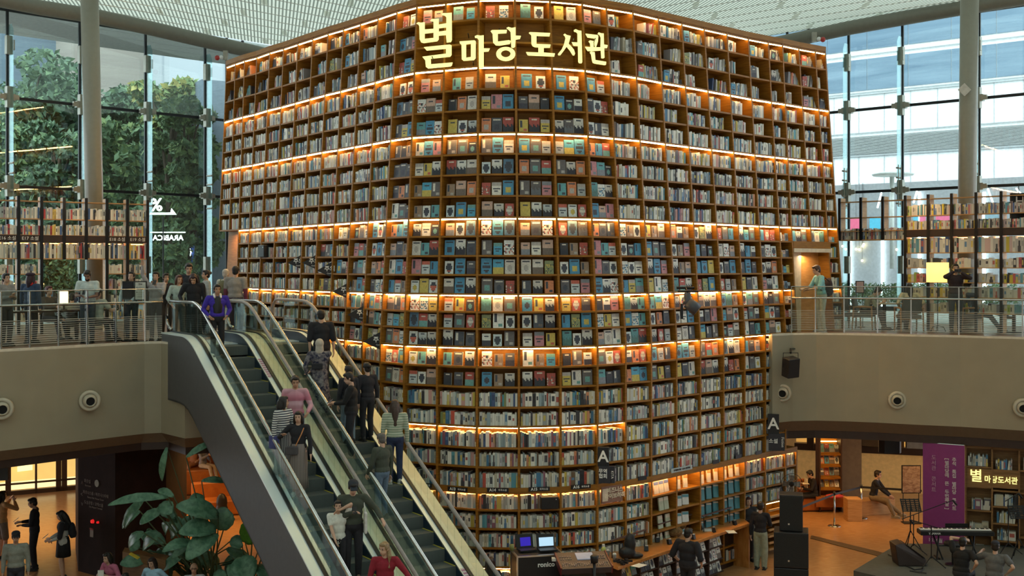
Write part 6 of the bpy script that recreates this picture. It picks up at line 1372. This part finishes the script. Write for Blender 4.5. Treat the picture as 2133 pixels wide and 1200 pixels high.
# purple banner
t = thing('banner', 'tall purple concert banner with vertical white Korean writing', 'banner', (0, 0, 0)); b0, b1 = at(1923, 29.2, 0), at(2010, 28.7, 0); bd = (b1 - b0).normalized(); brz = math.atan2(bd.y, bd.x)
zt, zb_ = PZ(925, 29), PZ(1156, 28.9)
MB().box((b0 + b1) / 2 + Vector((0, .02, (zt + zb_) / 2)), ((b1 - b0).length, .02, zt - zb_), brz).build('banner_cloth', mat('banner_purple', (.22, .035, .17), .65, var=.03), t)
MB().tube([b0 + Vector((0, .05, zt)), b1 + Vector((0, .05, zt))], .015, 6).tube([b0 + Vector((.05, .08, 0)), b0 + Vector((.05, .08, zt))], .012, 6).tube([b1 + Vector((-.05, .08, 0)), b1 + Vector((-.05, .08, zt))], .012, 6).build('banner_frame', STEEL, t)
BT = mat('banner_white', (.62, .55, .58), .7, var=0); BT2 = mat('banner_pinkwhite', (.48, .30, .42), .7, var=0)
def vtext(s_, x, y0, y1, size, m, bold=.002):
    n = len(s_)
    for k, ch in enumerate(s_):
        if ch == ' ': continue
        y = y0 + (y1 - y0) * (k + .5) / n; p = b0 + bd * ((x - 1923) / 87. * (b1 - b0).length) + Vector((bd.y, -bd.x, 0)) * .012; mt = face_cam((p.x, p.y, PZ(y, p.y)), brz)
        if ch in '[]': mt = mt @ Matrix.Rotation(-PI / 2, 4, 'Z')
        text('lettering', ch, size, mt, m, t, depth=.002, bold=bold)
vtext('추석 특집 별마당 콘서트', 1988, 954, 1064, .115, BT); vtext('[별마당에 뜬 두번째달]', 1973, 952, 1064, .115, BT); vtext('도서관 콘서트', 1945.5, 948, 1026, .13, BT2, .0)
for s_, x, y, z in (('10. 6월', 1949, 1126, .12), ('별마당도서관', 1962, 1153, .10)):
    p = b0 + bd * ((x - 1923) / 87. * (b1 - b0).length) + Vector((bd.y, -bd.x, 0)) * .012; text('lettering', s_, z, face_cam((p.x, p.y, PZ(y, p.y)), brz), BT, t, depth=.002, bold=.002)
# bookcase with the small sign
t = thing('bookcase', 'oak bookcase with a small glowing Korean sign behind the stage', 'bookcase', (0, 0, 0)); c0, c1 = at(2012, 28.9, 0), at(2230, 28.0, 0); cd = (c1 - c0).normalized(); cn = Vector((-cd.y, cd.x, 0)); crz = math.atan2(cd.y, cd.x)
def cx(x): dx = (x - HX) / FP; return (dx * c0.y - c0.x) / (cd.x - dx * cd.y)
def cb(x0, x1, z0, z1, nm='shelf', d=.36, m=WOODL, o=0.):
    a, b = cx(x0), cx(x1); MB().box(c0 + cd * ((a + b) / 2) + cn * (d / 2 + o) + Vector((0, 0, (z0 + z1) / 2)), (abs(b - a), d, z1 - z0), crz).build(nm, m, t)
WM = wood('mid_oak_wood', (.20, .10, .035), (.29, .155, .06))
for x in (2012, 2066.5, 2123, 2180, 2228): cb(x - 1.8, x + 1.8, 0, 2.84, 'upright', .36, WM)
cb(2010, 2230, 2.80, 2.86, 'top_board', .38, WM); cb(2012, 2228, .02, 2.8, 'back_panel', .03, WM, .34)
col1 = [2.33, 1.83, 1.24, .64, .04]; col2 = [2.24, 1.77, 1.37, .95, .52, .04]
for z in col1: cb(2013, 2066, z - .015, z + .015, m=WM)
for z in col2: cb(2067, 2122, z - .015, z + .015, m=WM)
for z in (2.3, 1.75, 1.2, .65, .05): cb(2124, 2228, z - .015, z + .015, m=WM)
cb(2014, 2122, 1.84, 2.30, 'sign_board', .04, WM, .02)
text('sign_lettering', '별', .34, face_cam(c0 + cd * cx(2033) + cn * .005 + Vector((0, 0, PZ(993, 28.8))), crz), SIGN, t, bold=.004); text('sign_lettering', '마당도서관', .19, face_cam(c0 + cd * cx(2085) + cn * .005 + Vector((0, 0, PZ(1001, 28.6) + .0)), crz), SIGN, t, bold=.003, sx=.88)
cb_books = MB(); random.seed(31)
PB = PAL + [((.06, .2, .4), 8), ((.5, .5, .46), 10), ((.45, .35, .1), 4)]
for x0, x1, zs in ((2016, 2056, [2.35, 1.26, .66, .06]), (2070, 2116, [2.26, 1.39, .97, .54, .06]), (2128, 2170, [2.31, 1.22, .67, .06])):
    for z in zs:
        u = cx(x0) + random.uniform(0, .15); e = cx(x1) - random.uniform(0, .12)
        while u < e:
            w_ = random.uniform(.025, .05) if random.random() < .85 else random.uniform(.14, .2); spine(cb_books, c0 + Vector((0, 0, z)), cd, cn, u, w_, random.uniform(.22, .30), .2, .08, col=pick(PB), lean=.1 if random.random() < .1 else 0); u += w_ + .004
tag(cb_books.build('book', BOOKS, colors=True), 'mixed books standing in the oak bookcase behind the stage', 'book', 'books in the stage bookcase', 'stuff')
# stage, keyboard and stands
q = [P(1690, 1116, YG(1116)), P(1860, 1157, YG(1157)), P(1848, 1164, YG(1164)), P(1688, 1122, YG(1122))]
struct('trim_10', MB().prism([tuple(v[:2]) for v in q], .0, .012), mat('floor_joint_brown', (.07, .035, .015), .4))
t0 = struct('floor_stage', MB().prism([tuple(at(1778, 26.4, 0)[:2]), tuple(at(1872, 29.0, 0)[:2]), (14.5, 28.6), (14.5, 22.5), (8.4, 25.7)], 0, .38), mat('stage_carpet', (.075, .08, .07), .85)); SZ = .4
def st(name, label, cat, x, Y): return thing(name, label, cat, at(x, Y, .385))
t = st('keyboard_piano', 'black electric piano with a white key row on a folding stand', 'keyboard', 1990, 27.5); kr = Matrix.Rotation(math.radians(-3), 3, 'Z')
link('case', MB().box((0, 0, .62), (1.72, .34, .10), R=kr).mesh('case', BLACK), t, bevel=.01); MB().box((0, .03, .685), (1.66, .16, .02), R=kr).build('white_keys', mat('key_white', (.85, .85, .82), .3, var=0), t)
k_ = MB()
for q in range(52):
    if q % 7 not in (2, 6): k_.box(kr @ Vector((-.80 + q * .0315, .06, 0)) + Vector((0, 0, .70)), (.013, .09, .02), R=kr)
k_.build('black_keys', BLACK, t); text('brand_lettering', 'YAMAHA', .07, face_cam((-.55, -.16, .62)), TXT, t)
for s_ in (-1, 1): MB().tube([(s_ * .5, -.15, 0), (s_ * .35, .12, .56)], .02, 8).tube([(s_ * .35, -.15, 0), (s_ * .5, .12, .56)], .02, 8).tube([(s_ * .43, -.15, .02), (s_ * .43, .18, .02)], .02, 6).build('leg', BLACKM, t)
MB().tube([(-.43, 0, .3), (.43, 0, .3)], .015, 6).build('crossbar', BLACKM, t); MB().box((.1, .18, .74), (.55, .02, .10)).build('music_rest', BLACKM, t)
t = st('piano_stool', 'round black stool behind the keyboard stand', 'stool', 1985, 26.9); MB().lathe((0, 0, .45), [(.2, 0), (.21, .05), (.19, .08)], 24).build('seat', BLACK, t, True); MB().tube([(0, 0, .02), (0, 0, .45)], .03, 8).lathe((0, 0, 0), [(.18, 0), (.17, .02)], 20).build('pedestal', BLACKM, t)
def mstand(label, x, Y, z, tilt=-35):
    t = thing('music_stand', label, 'music stand', at(x, Y, z), 0, 'black music stands'); R = Matrix.Rotation(math.radians(tilt), 3, 'X'); m_ = MB()
    for q in range(7): m_.box(Vector((0, 0, 1.12)) + R @ Vector((0, 0, -.15 + q * .05)), (.46, .012, .03), R=R)
    for q in range(5): m_.box(Vector((0, 0, 1.12)) + R @ Vector((-.22 + q * .11, 0, 0)), (.03, .012, .34), R=R)
    m_.build('desk', BLACKM, t); MB().tube([(0, .02, .45), (0, .02, 1.1)], .014, 8).build('pole', BLACKM, t)
    for a in (90, 210, 330): MB().tube([(0, .02, .5), (.28 * math.cos(math.radians(a)), .28 * math.sin(math.radians(a)), .01)], .012, 6).build('leg', BLACKM, t)
mstand('black perforated music stand on the stage left of the keyboard', 1897, 28.2, .385); mstand('black perforated music stand at the right picture edge', 2122, 27.4, .385); 
for x, Y, l, dx in ((1903, 27.9, 'microphone boom stand reaching over the banner foot', .95), (2100, 28.0, 'microphone stand right of the seated man in grey', .25), (1940, 26.7, 'low microphone stand in front of the keyboard', -.5)):
    t = st('microphone_stand', l, 'microphone stand', x, Y); H_ = .95 if x != 2100 else 1.3; dz = .35 if dx > .5 else .15
    MB().tube([(0, 0, .2), (0, 0, H_)], .012, 8).build('pole', BLACKM, t); MB().tube([(-dx * .3, 0, H_ - dz * .3), (dx, 0, H_ + dz)], .010, 6).build('boom', BLACKM, t); MB().tube([(dx, 0, H_ + dz), (dx + .1, 0, H_ + dz - .12)], [.025, .02], 10).build('microphone', BLACK, t)
    for a in (90, 210, 330): MB().tube([(0, 0, .25), (.32 * math.cos(math.radians(a)), .32 * math.sin(math.radians(a)), .01)], .012, 6).build('leg', BLACKM, t)
t = st('stage_monitor', 'dark wedge-shaped stage monitor at the left edge of the stage', 'loudspeaker', 1893, 27.0)
link('cabinet', MB().ext([(-.32, -.25, 0), (-.38, -.2, .48), (-.15, -.1, .50), (.34, -.2, .14), (.34, -.25, 0)], (0, .46, 0)).mesh('cabinet', mat('wedge_brown_black', (.03, .018, .016), .5)), t, bevel=.02); MB().ext([(-.10, -.13, .47), (.30, -.22, .17), (.30, .22, .17), (-.10, .32, .47)], (.005, 0, .012)).build('grille', BLACKM, t)
tag(MB().tube([at(1850, 27.8, .4), at(1865, 27.5, .4), at(1880, 26.9, .4), at(1905, 26.4, .4), at(1925, 26.5, .4), at(1915, 26.2, .4), at(1895, 26.3, .4), at(1930, 26.1, .4)], .012, 6).build('cable', BLACK), 'black cable looping over the grey stage', 'cable')
# loudspeaker stack
sx = 1655; base = at(sx, 25.2, 0)
for k, (w_, h, z, l) in enumerate(((.74, .74, 0, 'bottom subwoofer of the black loudspeaker stack'), (.74, .78, .745, 'middle subwoofer of the black loudspeaker stack'), (.50, .80, 1.53, 'slim top cabinet of the black loudspeaker stack'))):
    t = thing('loudspeaker', l, 'loudspeaker', base + Vector((0, .3, z)), math.radians(-14), 'stacked loudspeakers'); d_ = .62 if k < 2 else .42
    link('cabinet', MB().box((0, 0, h / 2), (w_, d_, h - .006)).mesh('cabinet', BLACK), t, bevel=.015); MB().box((0, -d_ / 2 - .004, h / 2), (w_ - .06, .012, h - .08)).build('grille', mat('grille_cloth', (.018, .018, .018), .9, var=.2, scale=60), t); MB().box((-.05, -d_ / 2 - .013, .16), (.035, .006, .035)).build('badge', STEEL, t)
t = thing('loudspeaker', 'rounded black loudspeaker hanging from the right deck soffit', 'loudspeaker', P(1854, 928, 30.4)); link('cabinet', MB().prism([(-.26, .16), (-.30, 0), (-.2, -.18), (.2, -.18), (.30, 0), (.26, .16)], -.2, .17).mesh('cabinet', BLACK), t, bevel=.02); MB().tube([(0, 0, .15), (0, 0, .32)], .025, 8).build('bracket', BLACKM, t)
# fan
t = thing('pedestal_fan', 'pedestal fan with a round wire cage beside the bookcase end', 'fan', at(1648, 29.4, 0)); z = PZ(1008, 29.4)
MB().tube([(0, .05, .02), (0, .05, z)], .018, 8).lathe((0, .05, 0), [(.22, 0), (.2, .03)], 24).build('pole', BLACKM, t); g = MB(); RX = Matrix.Rotation(PI / 2, 3, 'X')
for r in (.27, .2, .12): g.tube([(r * math.cos(a), -.05, z + r * math.sin(a)) for a in [2 * PI * q / 28 for q in range(29)]], .008 if r > .25 else .004, 5)
for q in range(20): a = 2 * PI * q / 20; g.tube([(0, -.07, z), (.27 * math.cos(a), -.05, z + .27 * math.sin(a))], .003, 4)
g.build('cage', BLACKM, t)
for q in range(4): R = Matrix.Rotation(q * PI / 2, 3, 'Y'); MB().add([R @ Vector(v) + Vector((0, -.02, z)) for v in ((.03, 0, -.03), (.22, -.03, -.09), (.23, .02, .06), (.03, .01, .04))], [(0, 1, 2, 3)]).build('blade', mat('fan_blade_grey', (.2, .18, .16), .4), t)
MB().tube([(0, -.06, z), (0, .16, z)], .06, 14).build('motor', BLACK, t, True)
# vent slats at the foot of the bookcase right end
t = thing('slatted_vent', 'glowing slatted wooden vent low at the right end of the bookcase', 'vent', (0, 0, 0))
for q in range(7):
    z = .15 + q * .165; a, b = W(25.1, z, -.03), W(26.9, z, -.03); a.z = b.z = z; MB().bar(a, b, .04, .05).build('slat', WOODL, t)
a, b = W(25.1, 1.5, .06), W(26.9, 1.5, .06); MB().bar(Vector((a.x, a.y, 1.3)), Vector((b.x, b.y, 1.3)), .02, .03).build('light_strip', mat('warm_strip', (0, 0, 0)), t)

# ---------------------------------------------------------------- the long counter
K = [P(1287, 1182, 23.98), P(1562, 1092, 28.1), P(1530, 1066, 29.35), P(1240, 1158, 24.85)]; zt = 1.09; kk = [(p.x, p.y) for p in K]
t = thing('counter', 'long orange-brown wooden counter in front of the bookcase', 'counter', (0, 0, 0)); CT = wood('counter_orange_wood', (.34, .13, .03), (.48, .21, .055), (1, 6, 1), .3)
link('counter_top', MB().prism(kk, zt - .07, zt).mesh('counter_top', CT), t, bevel=.01)
ka, kb, kc, kd = [Vector((x, y, 0)) for x, y in kk]; kt = (kb - ka).normalized(); kn = Vector((-kt.y, kt.x, 0)); krz = math.atan2(kt.y, kt.x); KL = (kb - ka).length
bl = MB().prism([tuple((ka + kt * .15 + kn * .42)[:2]), tuple((kb + kn * .42)[:2]), tuple((kb + kn * .62)[:2]), tuple((ka + kt * .15 + kn * .62)[:2])], 0, zt - .07); bl.build('body', DARK, t)
MB().box(kb - kt * .03 + kn * .45 + Vector((0, 0, (zt - .07) / 2)), (.06, .9, zt - .07), krz).build('end_panel', CT, t)
u = .3; nb = 0; BRM = COVERS
for sec, uu in enumerate((.35, 1.05, 1.75, 2.45, 3.15, 3.85)):
    MB().box(ka + kt * (uu - .04) + kn * .28 + Vector((0, 0, .5)), (.04, .30, 1.0), krz).build('divider', WOODD, t)
    for r in range(3):
        z = .10 + r * .31; MB().box(ka + kt * (uu + .3) + kn * .26 + Vector((0, 0, z)), (.62, .26, .02), krz).build('rack_shelf', WOODD, t)
        for q in range(3 if sec != 3 else 2):
            k = (sec * 5 + r * 3 + q * 2) % NART; o = link('brochure', COVERS[k if sec in (0, 3) else [i for i, a_ in enumerate(ARTS) if sum(a_[1]) > 1.3][(sec + r * 2 + q) % 12]][0]); p = ka + kt * (uu + .13 + q * .185) + kn * .17; o.location = (p.x, p.y, z + .012); o.rotation_euler = (math.radians(-16), 0, krz); o.scale = (.75, .6, .85)
            tag(o, '%s brochure, %s rack row, %s section of the counter front' % (['first', 'second', 'third'][q], ['bottom', 'middle', 'top'][r], ORD[sec].replace('top', 'first')), 'brochure', 'brochures in the counter front')
def kp(x, y, z=zt): Y = (ZC - z) * FP / (y - HY); return Vector((PX(x, Y), Y, z))
for x0, y0, x1, y1, l in ((1275, 1163, 1342, 1140, 'nearest the draped coat'), (1374, 1126, 1437, 1106, 'in the middle of the counter'), (1466, 1108, 1520, 1090, 'at the far end of the counter')):
    a, b = kp(x0, y0), kp(x1, y1); t = thing('task_lamp', 'thin dark bar lamp on two posts, ' + l, 'lamp', (0, 0, 0)); H_ = .38
    MB().tube([a, a + Vector((0, 0, H_))], .010, 6).build('post', BLACKM, t); MB().tube([b, b + Vector((0, 0, H_))], .010, 6).build('post', BLACKM, t); MB().bar(a + Vector((0, 0, H_)) - (b - a) * .05, b + Vector((0, 0, H_)) + (b - a) * .05, .05, .025).build('lamp_bar', mat('lamp_bar_brown', (.10, .05, .04), .4), t)
for k, (x, y) in enumerate(((1346, 1148), (1369, 1130), (1394, 1134), (1444, 1124), (1460, 1104), (1487, 1109), (1504, 1090), (1530, 1094))):
    p = kp(x, y); t = thing('tablet_holder', 'small black device holder on the counter, %s from the draped coat' % ORD[k].replace('top', 'nearest'), 'device', p, .3 * k)
    MB().box((0, 0, .06), (.09, .07, .11), R=Matrix.Rotation(-.3, 3, 'X')).tube([(0, 0, 0), (0, .02, .05)], .03, 8).build('body', BLACK, t); MB().box((.01, -.005, .12), (.06, .04, .015)).build('top_light', mat('pale_grey_plastic', (.5, .5, .48), .5), t)
t = thing('draped_coat', 'black coat draped over a post on the near end of the counter', 'coat', kp(1312, 1163)); q = MB().ball((0, 0, .3), (.13, .10, .24)).ball((-.06, 0, .12), (.19, .14, .15)).ball((.12, .02, .06), (.18, .12, .07)).ball((.03, 0, .46), (.08, .07, .08)); fused(q, 'cloth', BLACK, t, .018, 3)
t = thing('drink_bottle', 'clear bottle of yellow green drink on the near end of the counter', 'bottle', kp(1257, 1166)); MB().lathe((0, 0, 0), [(.05, 0), (.052, .24), (.03, .28)], 16).build('drink', mat('yellow_drink', (.42, .45, .12), .2), t, True); MB().lathe((0, 0, .28), [(.032, 0), (.032, .05)], 12).build('cap', PAP, t)
for k, (x, y) in enumerate(((1266, 1160), (1280, 1168))):
    t = thing('takeaway_cup', ['white lidded cup right behind the yellow bottle', 'white lidded cup between the bottle and the black coat'][k], 'cup', kp(x, y)); MB().lathe((0, 0, 0), [(.03, 0), (.042, .12)], 14).build('cup_body', mat('cup_grey', (.22, .2, .19), .5), t, True); MB().lathe((0, 0, .12), [(.045, 0), (.04, .03), (.02, .045)], 14).build('lid', PAP, t, True)
tag(fused(MB().ball(kp(1405, 1118) + Vector((0, 0, .12)), (.2, .16, .13)).ball(kp(1418, 1112) + Vector((0, 0, .2)), (.14, .12, .1)), 'fluffy_bag', mat('fluffy_brown', (.16, .09, .035), 1., var=.4, scale=30), None, .02), 'fluffy brown bag on the counter behind the man in black', 'bag')
for k, (x, y) in enumerate(((1331, 1178), (1380, 1118), (1441, 1143), (1473, 1104), (1523, 1108))): tag(MB().box(kp(x, y, zt + .004), (.3, .21, .004), krz + .2 * k).build('paper_sheet', PAP), 'white paper sheet on the long counter, %s from its near end' % ORD[k].replace('top', 'first'), 'paper')
t = thing('cable_pile', 'tangle of black adapters at the near end of the counter', 'cables', kp(1297, 1175)); q = MB()
for k in range(14): a = k * 1.7; q.box((.16 * math.cos(a) * (k % 3) / 2, .1 * math.sin(a), .03 + .02 * (k % 3)), (.1, .05, .04), a)
q.build('adapters', BLACK, t)
# ---------------------------------------------------------------- sound desk in front of the bookcase
FC = at(1118, 22.9, 0); t = thing('flight_case', 'black flight case with steel edges carrying two laptops', 'flight case', FC, math.radians(12)); H_ = PZ(1150, 22.9)
MB().box((0, 0, H_ / 2), (.92, .6, H_)).build('body', BLACK, t); e = MB()
for sx_ in (-1, 1):
    for sy in (-1, 1): e.box((sx_ * .46, sy * .3, H_ / 2), (.03, .03, H_))
    e.box((sx_ * .46, 0, H_), (.03, .62, .03)).box((0, sx_ * .3, H_), (.95, .03, .03))
e.build('edge_trim', STEEL, t); text('brand_lettering', 'ronico', .13, face_cam((.12, -.306, H_ - .18), 0), TXT, t, bold=.004)
for k, (x, y, rz, c, l) in enumerate(((1098, 1147, .35, (.02, .01, .25), 'left laptop with a dark blue glowing screen on the flight case'), (1140, 1143, .25, (.30, .45, .58), 'right laptop with a pale blue screen on the flight case'))):
    p = at(x, 22.95, H_ + .03); t = thing('laptop', l, 'laptop', p, rz); MB().box((0, 0, .012), (.36, .26, .024)).build('base', BLACK, t); R = Matrix.Rotation(math.radians(-14), 3, 'X')
    MB().box((0, .16, .15), (.36, .012, .26), R=R).build('lid', BLACK, t); MB().box((.02, .151, .13), (.30 if k else .22, .006, .17), R=R).build('screen', mat('laptop_screen_%d' % k, c, .3, emit=1.1, ecol=c, var=0), t)
p = at(1066, 22.9, H_ + .03); tag(MB().lathe(p, [(.045, 0), (.05, .12)], 14).build('lidded_jar', mat('jar_green', (.2, .2, .06), .3), smooth=True), 'small green drink jar at the left corner of the flight case', 'jar')
tag(MB().box(P(1160, 1165, 22.4), (.20, .14, .05)).build('white_box', PAP), 'small white box between the flight case and the mixing desk', 'box')
t = thing('mixing_desk', 'dark sound mixing desk with a screen and red side panels', 'mixing desk', at(1215, 22.3, 0), math.radians(10)); zz = PZ(1172, 22.3); R = Matrix.Rotation(math.radians(16), 3, 'X')
link('console', MB().box((0, 0, zz), (.98, .62, .12), R=R).mesh('console', mat('console_dark', (.035, .028, .034), .4)), t, bevel=.01); MB().box((0, 0, zz / 2 - .1), (.8, .5, zz - .2)).build('support', BLACK, t)
MB().box((.05, .10, zz + .098), (.34, .24, .02), R=R).build('screen', mat('console_screen', (.16, .17, .2), .2, emit=.25, ecol=(.5, .55, .65)), t)
for s_ in (-1, 1): MB().box((s_ * .50, 0, zz), (.03, .60, .15), R=R).build('side_cheek', mat('cheek_red', (.09, .01, .015), .4), t)
q = MB()
for a in range(22): q.box(Vector((0, 0, zz)) + R @ Vector((-.44 + a * .042, -.17, .066)), (.008, .14, .006), R=R).box(Vector((0, 0, zz)) + R @ Vector((-.44 + a * .042, -.17 + .05 * math.sin(a), .075)), (.018, .03, .014), R=R)
for a in range(20): q.box(Vector((0, 0, zz)) + R @ Vector((-.44 + (a % 5) * .05 + (.66 if a > 9 else 0), .03 + (a // 5 % 2) * .09, .07)), (.02, .02, .015), R=R)
q.build('fader_bank', mat('fader_grey', (.25, .22, .24), .4), t)
tag(MB().lathe(at(1238, 22.0, PZ(1172, 22.0)), [(.07, 0), (.08, .12), (.06, .14)], 16).tube([at(1238, 22.0, 0), at(1238, 22.0, PZ(1172, 22.0))], .03, 8).build('gooseneck_unit', BLACK, smooth=True), 'black cylindrical unit on a pole in front of the mixing desk', 'equipment')
# leaflets shown on the lit and lower rows of the bookcase, right of the business sign
WH = mat('leaflet_cream', (.62, .55, .44), .6); TE = mat('brochure_teal', (.06, .22, .26), .5); ORG = mat('leaflet_orange_band', (.55, .16, .05), .6); NV = mat('leaflet_navy', (.10, .14, .34), .6); GN = mat('brochure_sage', (.42, .45, .33), .6)
def leaflet(i, j, f, w_, h, m, m2, label, lean=0., band=.3):
    z = lz(j + 1); a, tt, n, bw = bayframe(i, z); o = MB().box((0, 0, h / 2), (w_, .03, h)).mesh('brochure', m); o2 = MB().box((0, -.016, h * (1 - band / 2) - .01), (w_ * .98, .004, h * band)).mesh('printed_band', m2)
    x = link('brochure', o); p = a + tt * (bw * f) + n * .12; x.location = (p.x, p.y, p.z + .003); x.rotation_euler = (math.radians(-8), math.radians(lean), math.atan2(tt.y, tt.x)); tag(x, label, 'brochure', 'leaflets right of the business sign'); link('printed_band', o2, x)
BN = {19: 'first', 20: 'second', 21: 'third', 22: 'fourth', 23: 'fifth'}
for i in (20, 21, 22, 23):
    for j in (24, 25, 26, 27, 28):
        if i == 20 and j < 26: fs = (.35, .55, .75)
        else: fs = (.22, .52, .82)
        for q, f in enumerate(fs):
            if i == 20: m, m2, w_, h, nm = (WH, NV, .17, .28, 'cream and navy') if j == 24 else (GN, WH, .17, .29, 'sage green') if j != 28 else (WH, TE, .17, .26, 'cream and blue')
            elif j == 24: m, m2, w_, h, nm = WH, ORG, .15, .30, 'cream orange-banded'
            elif i == 21: m, m2, w_, h, nm = (PAP, TE, .24, .24, 'white teal-topped')
            else: m, m2, w_, h, nm = TE, WH, .21, .31, 'teal'
            if (i == 20 and q == 0 and j in (25, 26)) or (i == 21 and q == 2): continue
            leaflet(i, j, f, w_, h, m, m2, '%s brochure, %s in cell, %s row, %s bay past the sign' % (nm, ['first', 'second', 'third'][q], ['lit', 'second', 'third', 'fourth', 'fifth'][j - 24], BN[i - 1]), 6 if i > 20 else 0, .25 if m is not TE else .12)
stuff.build('book', BOOKS, colors=True, label='all the further books packed spine out on the giant bookcase', cat='book', kind='stuff', group='books packed on the curved bookcase')
# details that belong to a part hang under that part
SUB = {'lettering': ('upper_panel', 'lower_panel', 'plate', 'printed_sheet', 'banner_cloth', 'sign_band'), 'brand_lettering': ('case', 'body'), 'white_keys': ('case',), 'black_keys': ('case',), 'screen': ('lid', 'console'), 'fader_bank': ('console',),
       'side_cheek': ('console',), 'grille': ('cabinet',), 'badge': ('cabinet', 'speaker_box'), 'throat': ('ball',), 'edge_trim': ('body',), 'sign_lettering': ('sign_board',), 'top_light': ('body',), 'clamp': ('fin_pane',), 'tie_rod': ('fin_pane',), 'bright_panel': ('lit_interior',)}
base_ = lambda o: o.name.split('.')[0]
ctr = lambda o: sum((Vector(c) for c in o.bound_box), Vector()) / 8
for root in [o for o in C.objects if o.parent is None and o.children]:
    parts = list(root.children)
    for p in parts:
        if base_(p) in SUB:
            cand = [q for q in parts if q is not p and base_(q) in SUB[base_(p)] and q.location.length < 1e-6]
            if cand: p.parent = min(cand, key=lambda q: (ctr(q) - ctr(p)).length)
